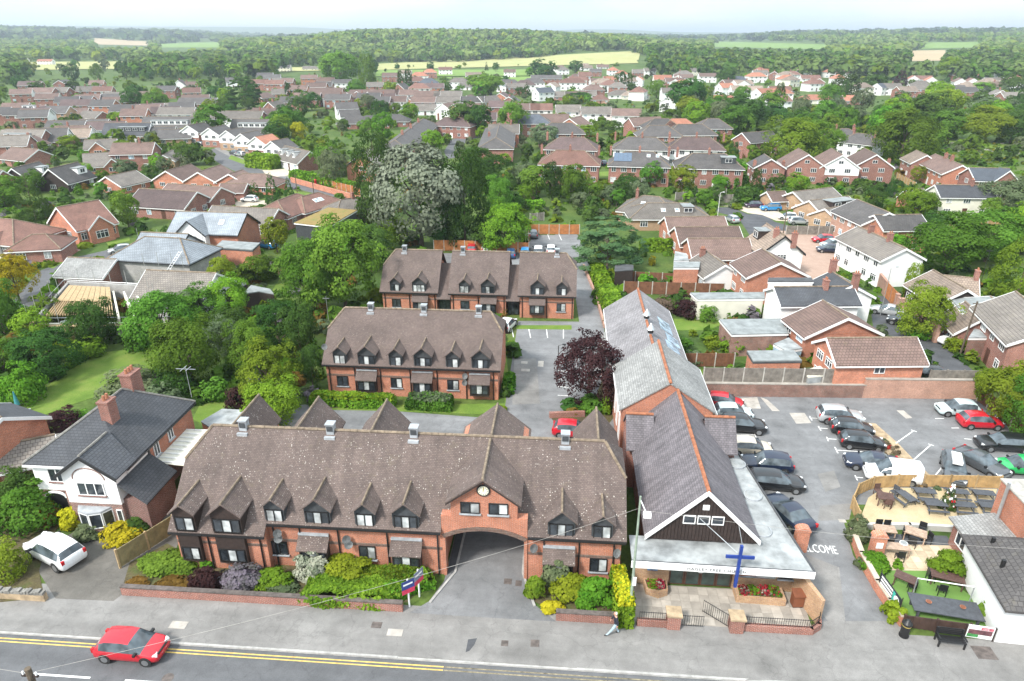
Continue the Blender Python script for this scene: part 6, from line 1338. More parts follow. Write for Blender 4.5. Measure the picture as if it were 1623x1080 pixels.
# ================================================================== white house on the left
wh_e = empty('white_house', (-33,37.6,0),0, 'white rendered house with dark slate roof, arched gable and brick ground floor by the drive', 'house')
def Sx(o, e=wh_e): return shifted(o, e)
Sx(MB().box(-36.9,-29.95,37.7,46.6,-.2,2.35).build('ground_wall', 'brick_multi', wh_e)); Sx(MB().box(-36.92,-29.93,37.68,40.4,2.35,4.85).build('wall', 'render_white', wh_e)); Sx(MB().box(-36.9,-29.95,40.4,46.6,2.35,4.85).build('wall', 'brick_orange', wh_e))
Sx(MB().box(-33.72,-29.95,36.45,37.75,-.2,2.35).build('ground_wall', 'brick_multi', wh_e)); Sx(MB().yprism([(-33.74,2.35),(-29.93,2.35),(-29.93,4.85),(-31.83,6.22),(-33.74,4.85)],36.43,37.75).build('wall', 'render_white', wh_e))
Sx(MB().roof([[(-37.2,37.35,4.72),(-29.62,37.35,4.72),(-33.4,41.1,7.3)],[(-37.2,46.9,4.72),(-29.62,46.9,4.72),(-33.4,43.9,7.3)],[(-37.2,37.35,4.72),(-37.2,46.9,4.72),(-33.4,43.9,7.3),(-33.4,41.1,7.3)],[(-29.62,37.35,4.72),(-29.62,46.9,4.72),(-33.4,43.9,7.3),(-33.4,41.1,7.3)]],.13).build('roof', 'roof_slate_dark', wh_e))
Sx(MB().roof([[(-34.05,36.15,4.72),(-31.83,36.15,6.38),(-31.83,39.4,6.38),(-34.05,37.5,4.72)],[(-29.6,36.15,4.715),(-31.83,36.15,6.38),(-31.83,39.4,6.38),(-29.6,38.5,4.715)]],.12).build('gable_roof', 'roof_slate_dark', wh_e))
ridge_tiles(wh_e, [((-31.83,36.15,6.4),(-31.83,39.2,6.4)),((-33.4,41.1,7.32),(-33.4,43.9,7.32)),((-37.2,37.35,4.74),(-33.4,41.1,7.32)),((-29.62,46.9,4.74),(-33.4,43.9,7.32))], 'ridge_grey', .09)
for sx in (-1,1): Sx(MB().yprism([(-31.83,6.36),(-31.83 + sx * 2.2,4.72),(-31.83 + sx * 2.2,4.46),(-31.83,6.10)],36.08,36.145).build('bargeboard', 'trim_black', wh_e))
Sx(MB().box(-29.66,-29.56,37.4,46.9,4.5,4.62).build('gutter', 'trim_black', wh_e)); Sx(MB().box(-37.2,-34.0,37.24,37.36,4.5,4.62).build('gutter', 'trim_white', wh_e))
def P(x, y, z, e=wh_e): return Vector((x, y, z)) - Vector(e.location)
window(wh_e, P(-31.83,36.425,3.05),0,1.9,1.05,3, 'trim_white', 'glass_dark', 'each', sill='brick_deep'); window(wh_e, P(-35.2,37.675,3.1),0,1.2,1.1,2, 'trim_white', 'glass_dark', 'each', sill='brick_deep')
ap = [(-31.83+1.15 * math.cos(math.pi * i / 14),4.35+.9 * math.sin(math.pi * i / 14)) for i in range(15)]; mb = MB()
for (xa, za),(xb, zb) in zip(ap, ap[1:]): mb.tube([(xa, 36.42, za),(xb, 36.42, zb)],.045,5)
Sx(mb.build('arch_moulding', 'brick_multi', wh_e))
bay = Sx(MB().prism([(-33.2,36.5),(-32.8,35.9),(-32.0,35.65),(-31.2,35.9),(-30.8,36.5)],0,.75).build('bay', 'brick_multi', wh_e)); MB().prism([(-33.25,36.5),(-32.83,35.85),(-32.0,35.58),(-31.17,35.85),(-30.75,36.5)],1.95,2.1).build('bay_roof', 'lead', bay)
for (xa, ya),(xb, yb) in (((-33.2,36.5),(-32.8,35.9)),((-32.8,35.9),(-32.0,35.65)),((-32.0,35.65),(-31.2,35.9)),((-31.2,35.9),(-30.8,36.5))):
 a_ = math.atan2(yb - ya, xb - xa); window(bay, ((xa + xb) / 2,(ya + yb) / 2,.75), a_, math.hypot(xb - xa, yb - ya) - .02,1.2,1, 'trim_white', 'glass_dark', 'each', sub=True)
window(wh_e, P(-30.25,36.445,.9),0,.42,1.0,1, 'trim_white', 'glass_dark', 'each')
for y, z in ((41.3,3.2),(43.3,3.4)): window(wh_e, P(-29.945, y, z), R(90),.7,1.1,2, 'trim_white', 'glass_dark', 'each', sill='lead')
Sx(MB().box(-30.02,-29.85,40.28,40.46,0,4.6).build('downpipe', 'plastic_black', wh_e)); Sx(MB().box(-36.4,-34.9,37.62,37.72,.05,2.2).build('porch_shade_panel', 'trim_black', wh_e))  # black panel on the solid wall: the porch's inner shade put in as colour
for x in (-36.55,-34.75): Sx(MB().box(x - .12, x + .12,37.5,37.68,0,2.3).build('porch_pier', 'brick_multi', wh_e))
mb = MB(); ap = [(-35.65+.78 * math.cos(math.pi * i / 10),1.85+.42 * math.sin(math.pi * i / 10)) for i in range(11)]
for (xa, za),(xb, zb) in zip(ap, ap[1:]): mb.tube([(xa, 37.55, za),(xb, 37.55, zb)],.09,5)
Sx(mb.build('porch_arch', 'render_white', wh_e))
c1 = chimney(wh_e, P(-32.4,40.7,6.9),0,1.3,.75,.95,2); c2 = chimney(wh_e, P(-33.2,44.9,6.8),0,1.5,.9,1.3,3)
x_ = Sx(MB().box(-29.93,-28.35,36.7,40.2,0,2.65).build('side_extension', 'brick_deep', wh_e)); MB().roof([[(-29.92,36.45,4.0),(-28.1,36.45,2.5),(-28.1,40.4,2.5),(-29.92,40.4,4.0)]],.1).build('extension_roof', 'roof_slate_dark', x_)
Sx(MB().tube([(-29.4,46.2,5.5),(-29.4,46.2,8.2)],.025,5).build('aerial_mast', 'steel', wh_e)); Sx(MB().box(-30.2,-28.6,46.18,46.22,8.0,8.04).box(-29.6,-29.56,45.7,46.7,8.05,8.08).box(-29.2,-29.16,45.8,46.6,8.05,8.08).build('aerial', 'steel', wh_e))
lt = empty('glass_lean_to', (-27.4,42,0),0, 'translucent ribbed lean-to roof between the white house and the long range', 'lean-to')
shifted(MB().roof([[(-29.9,40.6,3.0),(-24.9,40.6,2.7),(-24.9,45.4,2.7),(-29.9,45.4,3.0)]],.05).build('roof_sheet', 'render_cream', lt), lt)
for i in range(9): shifted(MB().box(-29.85,-24.95,40.7 + i * .57,40.76 + i * .57,2.85,3.06).build('glazing_bar', 'trim_white', lt), lt)
for x in (-29.5,-25.2):
 for y in (40.8,45.2): shifted(MB().box(x - .05, x + .05, y - .05, y + .05,0,2.72).build('post', 'trim_white', lt), lt)
# brick neighbour at the left edge and the low slate wing
HR(-60,640,2,662, 'G2', bo, sd, 'orange brick house cut by the left edge beside the white house', W=7, ez=5.2, rz=7.2, win=False)
HR(20,702,60,694, 'G1', br, cg, 'low slate roofed wing left of the white house', W=4.5, ez=2.6, rz=3.9, win=False)
def flatbox(poly, z, wallm, roofm, label, name, cat, fascia=None, win=0):
 P_ = [tuple(at(x, y, z)[:2]) for x, y in poly]; cx = sum(p[0] for p in P_) / len(P_); cyy = sum(p[1] for p in P_) / len(P_)
 e = empty(name, (cx, cyy, 0),0, label, cat); ins = [(cx + (p[0] - cx) * .97, cyy + (p[1] - cyy) * .97) for p in P_]
 shifted(MB().prism(ins, -.2, z - .12).build('wall', wallm, e), e); shifted(MB().prism(P_, z - .119, z).build('roof', roofm, e), e)
 if fascia: shifted(MB().prism([(cx + (p[0] - cx) * 1.006, cyy + (p[1] - cyy) * 1.006) for p in P_], z - .32, z - .121).build('fascia', fascia, e), e)
 return e
flatbox([(318,668),(352,648),(388,650),(370,682),(340,682)],2.6, 'brick_orange', 'flat_white', 'flat white garage roof behind the left end of the long range', 'garage', 'garage')
flatbox([(1140,506),(1240,505),(1250,528),(1160,530)],2.7, 'brick_old', 'felt_grey', 'wide flat-roofed brick garage with grey felt beside the garden lawn', 'garage', 'garage', 'trim_white')
flatbox([(1184,556),(1258,555),(1271,571),(1194,572)],2.7, 'brick_orange', 'felt_grey', 'flat-roofed brick garage with ivy just behind the car park fence', 'garage', 'garage', 'felt_dark')
flatbox([(1094,464),(1212,463),(1212,473),(1106,474)],2.8, 'render_cream', 'felt_grey', 'long flat grey roof above the cream garden wall', 'outbuilding', 'outbuilding', 'trim_white')
flatbox([(466,353),(521,359),(566,333),(520,329)],3.1, 'timber_grey', 'sedum', 'flat-roofed extension with brown sedum roof and dark walls', 'extension', 'extension', 'trim_white')
flatbox([(340,392),(400,396),(412,385),(352,381)],3.0, 'brick_orange', 'felt_grey', 'flat-roofed brick extension below the arched window', 'extension', 'extension', 'felt_dark')
flatbox([(185,413),(240,417),(248,410),(195,406)],2.8, 'brick_red', 'render_cream', 'cream flat-roofed link beside the unfinished block house', 'extension', 'extension', 'felt_dark')
flatbox([(1217,446),(1290,446),(1286,440),(1218,440)],5.0, 'render_white', 'felt_dark', 'flat roof with white parapet behind the long white house', 'extension', 'extension', 'trim_white')
flatbox([(1068,424),(1108,424),(1110,415),(1068,415)],3.0, 'brick_orange', 'felt_grey', 'brick garden room with arched windows and flat grey roof', 'garden_room', 'outbuilding', 'trim_white')
flatbox([(1088,402),(1092,413),(1068,413),(1070,398)],2.9, 'glass_sky', 'flat_white', 'white glazed conservatory beside the nearest brown-roofed bungalow', 'conservatory', 'conservatory', 'trim_white')
flatbox([(1226,545),(1250,535),(1272,552),(1246,556)],2.4, 'glass_sky', 'flat_white', 'white glazed lean-to beside the broad-gabled brick house', 'conservatory', 'conservatory', 'trim_white')
flatbox([(1270,588),(1300,580),(1318,594),(1282,598)],2.2, 'flat_white', 'render_cream', 'cream canopy beside the long-roofed brick house', 'canopy', 'canopy')
flatbox([(1535,535),(1572,535),(1568,528),(1545,520)],2.6, 'brick_old', 'flat_white', 'white carport roof beside the red brick house at right', 'carport', 'carport', 'trim_white')
flatbox([(975,418),(1004,420),(1004,428),(974,430)],2.4, 'timber_dark', 'felt_dark', 'dark timber shed under the cedar', 'shed', 'shed')
flatbox([(384,466),(410,462),(434,466),(428,458),(398,452)],2.6, 'timber_dark', 'felt_grey', 'grey roofed garden cabin among the left trees', 'shed', 'shed')
flatbox([(95,510),(116,503),(122,507),(104,515)],2.3, 'timber_new', 'felt_grey', 'small timber summerhouse by the left lawn', 'shed', 'shed')
flatbox([(372,452),(384,446),(392,450),(380,457)],2.1, 'timber_dark', 'felt_dark', 'small dark shed beside the grey cabin', 'shed', 'shed')
# ------------------------------------------------------------------ walls, fences, railings
def wall_line(pts, h, t, mat, label, cap='concrete', name='brick_wall', ch_=.09, over=.04, cat='wall'):
 pts = [Vector((p[0], p[1],0)) for p in pts]; e = empty(name, pts[0],0, label, cat)
 mb = MB(); mc_ = MB()
 for a, b in zip(pts, pts[1:]):
  d = (b - a).normalized(); n = Vector((-d.y, d.x, 0)); a2, b2 = a - d * t * .3, b + d * t * .3
  q = lambda w_: [tuple((a2 + n * w_)[:2]), tuple((b2 + n * w_)[:2]), tuple((b2 - n * w_)[:2]), tuple((a2 - n * w_)[:2])]
  o = MB().prism(q(t / 2),-.2, h); shifted(o.build('wall', mat, e), e)
  if cap: shifted(MB().prism(q(t / 2 + over), h + .001, h + ch_).build('coping', cap, e), e)
 return e
PAN = {}
def fence(pts, h, label, mat='timber_new', post='concrete', pw=1.83, name='timber_fence', z=0.0, cap=None):
 pts = [Vector((p[0], p[1], z)) for p in pts]; e = empty(name, pts[0],0, label, 'fence')
 for a, b in zip(pts, pts[1:]):
  L = (b - a).length; n = max(1, round(L / pw)); w_ = L / n; ang = math.atan2(b.y - a.y, b.x - a.x); key = (round(w_, 2), h, mat)
  if key not in PAN:
   k = max(4, int(w_ / .16)); f = []; bk = []
   for i in range(k):
    x0, x1 = w_ * i / k, w_ * (i + 1) / k; d = .022 if i % 2 else .0; f += [(x0,-.02 - d),(x1,-.02 - d)]; bk += [(x0,.025),(x1,.025)]
   PAN[key] = MB().prism(f + bk[::-1],.08, h).mesh('panel', mat); PAN[(h, post)] = MB().box(-.06,.06,-.06,.06,-.1, h + .06).mesh('post', post)
   PAN[('r', round(w_, 2), h, mat)] = MB().box(0, w_, -.07,-.045, h - .3, h - .2).mesh('rail', mat)
  for i in range(n):
   p = a + (b - a) * (i / n) - Vector(pts[0]); pn = obj('panel', PAN[key], e, p, ang); obj('post', PAN[(h, post)], e, p, ang)
  obj('post', PAN[(h, post)], e, b - Vector(pts[0]), ang)
 return e
plain('fence_orange', (.42,.165,.055),.85, var=.2, scale=2); plain('fence_brown', (.17,.075,.04),.85, var=.22, scale=2); plain('fence_grey', (.20,.18,.155),.9, var=.25, scale=2); plain('fence_olive', (.25,.205,.10),.9, var=.2, scale=2); plain('fence_tan', (.44,.29,.13),.85, var=.2, scale=2); plain('fence_dark', (.055,.030,.022),.8, var=.2, scale=2)
# front garden walls
wall_line([(-26.8,30.75),(-9.1,30.75)],.62,.24, 'brick_red', 'long low brick wall in front of the left shrub border', 'iron')
wall_line([(.35,30.8),(3.7,30.8)],.62,.24, 'brick_red', 'short low brick wall right of the arch drive', 'iron')
sw = empty('stone_wall', (-34,29.9,0),0, 'low rough stone wall with upright coping at the drive entrance', 'wall')
shifted(MB().box(-40,-31.3,29.75,30.05,-.2,.5).build('wall', 'stone_tan', sw), sw)
cs = [MB().box(-.09,.09,-.17,.17,0,.16+.05 * i).mesh('coping_stone', 'ridge_grey') for i in range(3)]
for i in range(40): o = obj('coping_stone', cs[i % 3], sw, Vector((-39.8 + i * .215,29.9,.5)) - Vector(sw.location)); o.rotation_euler = (rng.uniform(-.1,.1), rng.uniform(-.15,.15), rng.uniform(-.15,.15))
fence([(-28.4,32.9),(-26.6,36.6)],1.5, 'weathered timber fence between the drive and the left end of the range', 'fence_olive', 'timber_new', 1.9)
# church front: piers, walls, railings, gates, planters
cw = wall_line([(5.15,30.75),(6.9,30.75)],.45,.25, 'brick_red', 'low brick wall with railings left of the church gates', None)
cw2 = wall_line([(10.95,30.85),(15.2,30.85),(15.75,31.25),(15.95,31.9)],.45,.25, 'brick_red', 'low curved brick wall with railings right of the church gates', None)
for x, lb in ((7.2, 'left'),(10.85, 'right')):
 e = empty('gate_pier', (x, 30.85,0),0, 'square brick gate pier on the %s of the church gates' % lb, 'gate pier'); MB().box(-.38,.38,-.35,.35,-.1,1.0).build('pier', 'brick_red', e); MB().box(-.45,.45,-.42,.42,1.001,1.12).build('cap', 'stone_tan', e)
BAL = MB().tube([(0,0,0),(0,0,.62)],.012,5).mesh('baluster', 'plastic_black')
def railing(pts, z, label, h=.62, name='railing', cat='railing'):
 e = empty(name, (pts[0][0], pts[0][1], z),0, label, cat)
 for a, b in zip(pts, pts[1:]):
  a, b = Vector((*a, 0)), Vector((*b, 0)); L = (b - a).length; n = int(L / .13); o0 = Vector((pts[0][0], pts[0][1],0))
  for i in range(n + 1): obj('baluster', BAL, e, a + (b - a) * (i / n) - o0, None, (1,1, h / .62))
  for zz in (.06, h - .06): MB().tube([a - o0 + Vector((0,0, zz)), b - o0 + Vector((0,0, zz))],.02,5).build('rail', 'plastic_black', e)
 return e
railing([(5.2,30.75),(6.8,30.75)],.45, 'short black railing left of the church gates'); railing([(11.3,30.85),(15.15,30.85),(15.7,31.25),(15.9,31.8)],.45, 'long black railing on the curved church wall')
railing([(7.6,30.8),(8.95,30.8)],.08, 'closed black iron gate leaf', .85, 'iron_gate', 'gate'); railing([(10.45,30.9),(9.15,32.0)],.08, 'open black iron gate leaf swung inward', .95, 'iron_gate', 'gate')
fc = struct('forecourt', MB().prism([(4.9,30.95),(15.4,30.98),(15.55,34.1),(4.9,34.1)],-.05,.03).build('forecourt', 'slab_grey0'))
sl_m = [MB().box(-.29,.29,-.29,.29,0,.032).mesh('paving_slab', 'slab_grey%d' % i) for i in range(3)]
for i in range(17):
 for j in range(5): obj('paving_slab', sl_m[rng.randrange(3)], fc, (5.25 + i * .6,31.3 + j * .6,.012 + rng.uniform(0,.004)))
def planter(poly, h, label):
 cx = sum(p[0] for p in poly) / len(poly); cyy = sum(p[1] for p in poly) / len(poly); e = empty('brick_planter', (cx, cyy, .03),0, label, 'planter')
 lo = [(p[0] - cx, p[1] - cyy) for p in poly]; ins = [(x * .86, y * .72) for x, y in lo]
 MB().prism(lo, 0, h).build('planter_wall', 'brick_yellow', e); MB().prism(ins, h - .02, h + .03).build('soil', 'soil', e)
 n = 420; q = nrg.random((n, 2)); xs_ = np.array([p[0] for p in ins]); ys_ = np.array([p[1] for p in ins])
 Pn = np.stack([xs_.min() + q[:, 0] * np.ptp(xs_), ys_.min() + q[:, 1] * np.ptp(ys_), h + .05 + nrg.random(n) * .16],1)
 if len(poly) > 4: Pn[:, :2] *= .8
 Nn = sph(n) + np.array([0,0,.8]); Nn /= np.linalg.norm(Nn, axis=1)[:, None]
 me = quad_mesh('bedding_flowers', Pn, Nn, .1 * (.7 + nrg.random(n)), nrg.random(n),['leaf_bright', 'leaf_red', 'leaf_white'],(np.sin(Pn[:, 0] * 5) > .1).astype(int) + (nrg.random(n) > .75)); o = obj('bedding_flowers', me, e); o['kind'] = 'stuff'
planter([(11.35,32.95),(14.3,32.85),(14.3,33.9),(11.35,34.0)],.5, 'long brick planter of red flowers right of the church doors'); planter([(5.75,34.1),(5.85,33.2),(6.6,32.9),(7.2,33.2),(7.2,34.1)],.5, 'angled brick planter left of the church doors')
e = empty('wooden_bin', (15.0,33.0,.03),.1, 'brown wooden lectern-shaped bin beside the church wall', 'bin'); MB().box(-.32,.32,-.25,.25,.08,.95).build('body', 'panel_rust', e); MB().roof([[(-.36,-.3,.93),(.36,-.3,.93),(.36,.3,1.1),(-.36,.3,1.1)]],.05).build('lid', 'panel_rust', e); MB().box(-.3,.3,-.22,.22,0,.08).build('plinth', 'plastic_black', e)
# brick pillars at the car park entrance
for px, py, lb in ((1266,872, 'at the corner of the church flat roof'),(1386,882, 'with a small white sign in the pub hedge')):
 p = at(px, py); e = empty('brick_pillar', p, 0, 'round-topped orange brick pillar ' + lb, 'pillar'); MB().box(-.42,.42,-.25,.25,0,1.7).build('pillar', 'brick_orange', e)
 MB().yprism([(-.48,1.701)] + [(.48 * math.cos(math.pi * i / 8),1.72+.3 * math.sin(math.pi * i / 8)) for i in range(9)][::1] + [],-.3,.3).build('cap', 'brick_orange', e)
 if 'sign' in lb: MB().box(-.22,.22,-.28,-.255,.9,1.35).build('sign', 'trim_white', e)
# car park back wall and its fences
W0, W1 = at(1112,627), at(1545,632)
wall_line([W0,(W0.x * .41 + W1.x * .59-.0, W0.y * .41 + W1.y * .59)],1.35,.3, 'brick_old', 'long brick wall along the back of the car park, left part', 'slab_grey'); Mw = (W0.x * .41 + W1.x * .59, W0.y * .41 + W1.y * .59)
wall_line([Mw, (W1.x, W1.y)],2.0,.3, 'brick_pink', 'taller brick wall along the back of the car park, right part', 'slab_grey')
fence([(W0.x, W0.y + .25),(Mw[0] - .2, Mw[1] + .25)],2.9, 'grey weathered fence above the left part of the car park wall', 'fence_grey', 'concrete'); fence([(W0.x * .18 + W1.x * .82, W0.y * .18 + W1.y * .82+.25),(W1.x, W1.y + .25)],2.9, 'grey weathered fence above the right end of the car park wall', 'fence_grey', 'fence_grey')
Q = [at(*p) for p in ((1548,636),(1580,660),(1600,680),(1625,702))]; fence(Q, 1.5, 'dark timber fence under the trees at the right of the car park', 'fence_brown', 'concrete')
# other garden fences: pixel paths
for path, h, lb, m in (([(688,398),(720,398),(838,402)],1.8, 'orange panel fence behind the rear blocks with concrete posts', 'fence_orange'),([(838,372),(918,372)],1.8, 'orange panel fence at the top of the rear car park', 'fence_orange'),([(838,402),(838,372)],1.8, 'orange fence on the left of the rear car park', 'fence_orange'),
 ([(985,448),(1070,452)],1.7, 'brown panel fence behind the cedar garden', 'fence_brown'),([(988,466),(1146,470)],1.8, 'brown panel fence behind the purple shrub', 'fence_brown'),([(1068,453),(1146,458)],1.8, 'brown fence beside the brick garden room', 'fence_brown'),([(1072,582),(1162,582)],1.6, 'brown fence with trellis behind the small lawn', 'fence_brown'),
 ([(1140,322),(1160,322)],1.8, 'grey fence at the top of the close', 'fence_grey'),([(965,306),(1010,300)],1.6, 'grey garden fence below the semis', 'fence_grey'),([(1070,318),(1150,312)],1.7, 'long grey fence behind the sprawling bungalow', 'fence_grey'),([(1245,372),(1330,373)],1.6, 'grey fence with pale posts below the buff bungalows', 'fence_grey'),
 ([(430,440),(470,424)],1.6, 'pale curved garden fence among the left gardens', 'fence_tan'),([(840,352),(862,350)],1.6, 'grey fence behind the rear car park', 'fence_grey'),([(500,292),(572,310)],1.7, 'red brick coloured fence below the clipped hedge', 'fence_orange'),([(1420,284),(1450,300)],1.5, 'pale picket-like fence beside the brick terrace', 'fence_tan'),([(1500,365),(1600,358)],1.8, 'pinkish garden wall fence behind the ash tree', 'fence_tan')):
 fence([at(*p) for p in path], h, lb, m)
wall_line([at(462,289), at(572,320)],1.2,.25, 'brick_orange', 'brick wall below the clipped hedge on the estate road', None)
wall_line([at(1388,452), at(1402,470)],2.0,.25, 'brick_pink', 'brick wall left of the timber gate', 'brick_pink'); wall_line([at(1418,490), at(1482,543)],1.7,.25, 'brick_pink', 'brick wall with pillars along the side street', 'brick_pink')
for i in range(8):
 p = at(1418 + i * 9,490 + i * 7.5); e = empty('wall_pier', p, 0, '%s brick pier from the timber gate along the side street wall' % ORD[i], 'pier'); MB().box(-.22,.22,-.22,.22,0,2.0).build('pier', 'brick_pink', e); MB().box(-.26,.26,-.26,.26,2.001,2.08).build('cap', 'brick_pink', e)
fence([at(1401,470), at(1418,489)],2.1, 'orange timber gate in the side street wall', 'fence_orange', 'brick_pink', 3.0, name='timber_gate')
wall_line([(at(925,424).x, at(925,424).y),(at(944,470).x, at(944,470).y),(at(958,520).x, at(958,520).y)],.5,.25, 'brick_pink', 'low brick wall along the right of the rear lane', None)
wall_line([at(872,662), at(925,660)],.55,.3, 'brick_red', 'low brick wall by the planted island in the courtyard', None)
# kerb of the pub side and planter wall
EDG = [at(*p) for p in ((1345,850),(1360,890),(1385,935),(1405,965),(1425,992))]
wall_line([(p.x + .1, p.y) for p in EDG],.75,.25, 'brick_orange', 'low curved brick wall between the car park entrance and the pub garden', 'slab_pale')
# ------------------------------------------------------------------ pub garden
sheet('deck', [(1365,818),(1376,790),(1400,774),(1580,776),(1565,838),(1505,834),(1372,838)],.06, 'gravel_sand')
st_ = sheet('ramp', [(1376,846),(1500,850),(1512,866),(1470,868),(1390,862)],.03, 'asphalt_dark')
wall_line([at(1374,838), at(1440,838), at(1508,842)],.45,.25, 'render_grey', 'low grey retaining wall between deck and patio', None)
pt = sheet('patio', [(1380,862),(1512,866),(1516,884),(1482,906),(1410,905),(1392,880)],.05, 'slab_sand0')
ps_m = [MB().box(-.29,.29,-.29,.29,0,.032).mesh('paving_slab', 'slab_sand%d' % i) for i in range(3)]
pp_ = [tuple(at(*p)[:2]) for p in ((1386,864),(1508,868),(1510,884),(1480,903),(1412,903),(1396,880))]
for i in range(14):
 for j in range(8):
  x, y = 20.6 + i * .6,36.5 + j * .6
  if inside(pp_, x, y): obj('paving_slab', ps_m[rng.randrange(3)], pt, (x, y, .045 + rng.uniform(0,.004)))
sheet('artificial_turf', [(1402,905),(1484,906),(1545,950),(1580,990),(1545,1002),(1430,988),(1412,960)],.045, 'turf_plastic')
FP = [(21.7,41.2),(21.9,43.0),(22.9,44.6),(24.4,45.6),(26.4,46.0),(28.4,46.15),(30.4,46.25),(32.4,46.35),(34.2,46.4)]
fence(FP, 1.15, 'honey coloured curved fence round the pub deck', 'fence_tan', 'timber_new', 1.8)
fence([(20.75,31.75),(24.25,31.35)],.95, 'low dark brown fence along the pavement beside the pub', 'fence_dark', 'fence_dark', 1.8)
plain('table_grey', (.07,.075,.085),.7, var=.2, scale=4); plain('table_brown', (.10,.055,.045),.7, var=.2, scale=4); plain('table_pale', (.42,.30,.22),.7, var=.2, scale=4)
def picnic(px, py, rz, label, L=1.7, mat='table_grey'):
 p = at(px, py); p.z = .06; e = empty('picnic_table', p, R(rz), label, 'picnic table', 'picnic tables on the pub deck'); e.scale = (.88,) * 3
 t = MB().box(-L / 2, L / 2,-.37,.37,.70,.74).build('table_top', mat, e)
 for sy in (-1,1): MB().box(-L / 2, L / 2, sy * .72-.13, sy * .72+.13,.41,.45).build('seat', mat, e)
 for x in (-L * .36, L * .36):
  MB().box(x - .03, x + .03,-.72,.72,.34,.405).build('cross_beam', mat, e)
  for sy in (-1,1): MB().tube([(x, sy * .66,0),(x, sy * .2,.69)],.045,4).build('leg', mat, e)
for i, (px, py, rz, lb) in enumerate(((1432,797,-68, 'dark picnic table set at an angle beside the brown square table'),(1463,790,-4, 'dark picnic table in the back row left of the decorated tree'),(1515,791,-4, 'dark picnic table in the back row right of the decorated tree'),(1556,793,-4, 'dark picnic table in the back row next to the brick pub wall'),(1480,810,-4, 'dark picnic table in the front row, left one'),(1525,812,-4, 'dark picnic table in the front row, middle one'),(1566,813,-4, 'dark picnic table in the front row, against the brick pub wall'))): picnic(px, py, rz, lb)
CHB = {}
def chair(px, py, rz, label, mat='plastic_black', z=.06):
 p = at(px, py); p.z = z; e = empty('garden_chair', p, R(rz), label, 'chair', 'chairs in the pub garden')
 MB().box(-.23,.23,-.22,.22,.42,.46).build('seat', mat, e); MB().box(-.23,.23,.19,.23,.50,.92).build('backrest', mat, e)
 for sx in (-1,1):
  for sy in (-1,1): MB().box(sx * .21-.02, sx * .21+.02, sy * .2-.02, sy * .2+.02,0,.9 if sy > 0 else .42).build('leg', mat, e)
def table(px, py, rz, L, Wd, mat, label, z=.06, slats=5):
 p = at(px, py); p.z = z; e = empty('garden_table', p, R(rz), label, 'table', 'tables in the pub garden')
 for i in range(slats):
  y = -Wd / 2 + Wd * (i + .5) / slats; MB().box(-L / 2, L / 2, y - Wd / slats * .44, y + Wd / slats * .44,.70,.735).build('slat', mat, e)
 MB().box(-L / 2+.06, L / 2-.06,-Wd / 2+.06, Wd / 2-.06,.62,.695).build('apron', mat, e)
 for sx in (-1,1):
  for sy in (-1,1): MB().box(sx * (L / 2-.1) - .035, sx * (L / 2-.1) + .035, sy * (Wd / 2-.1) - .035, sy * (Wd / 2-.1) + .035,0,.62).build('leg', mat, e)
table(1400,800,-15,1.1,1.0, 'table_brown', 'square brown table at the left end of the deck'); chair(1390,786,10, 'brown chair behind the square brown table', 'table_brown'); chair(1404,806,170, 'brown chair in front of the square brown table', 'table_brown'); chair(1415,788,-60, 'dark tilted chair between brown table and picnic table', 'table_grey')
table(1399,852,-6,1.4,.8, 'table_pale', 'pale slatted table nearest the clipped round bush'); table(1447,857,-28,1.4,.9, 'table_pale', 'pale slatted table in the middle of the patio'); table(1414,880,-4,1.9,.75, 'table_pale', 'long pale table with round white tray on the patio')
for px, py, rz, lb in ((1392,844,0, 'left one of two black chairs behind the left pale table'),(1405,845,0, 'right one of two black chairs behind the left pale table'),(1406,868,180, 'black chair in front of the left pale table'),(1434,855,70, 'black chair left of the middle pale table'),(1459,848,-30, 'black chair behind the middle pale table'),(1467,862,-80, 'black chair right of the middle pale table'),(1443,868,160, 'black chair in front of the middle pale table'),(1424,890,175, 'black chair in front of the long pale table')): chair(px, py, rz, lb)
p = at(1428,876); e = empty('round_tray', (p.x, p.y, .797),0, 'round white tray on the long pale table', 'tray'); MB().cyl((0,0),.26,0,.03,18).build('dish', 'trim_white', e); MB().cyl((0,0),.22,.031,.04,18).build('rim', 'flat_white', e)
table(1432,930,-35,1.3,.8, 'table_brown', 'brown table on the turf beside the black swing frame'); table(1497,928,-18,1.9,.8, 'table_brown', 'brown table on the turf under the leafy tree')
for px, py, rz, lb in ((1473,922,80, 'dark chair left of the brown table under the tree'),(1490,943,165, 'dark chair in front of the brown table under the tree'),(1443,938,-110, 'dark chair right of the brown table by the swing frame')): chair(px, py, rz, lb)
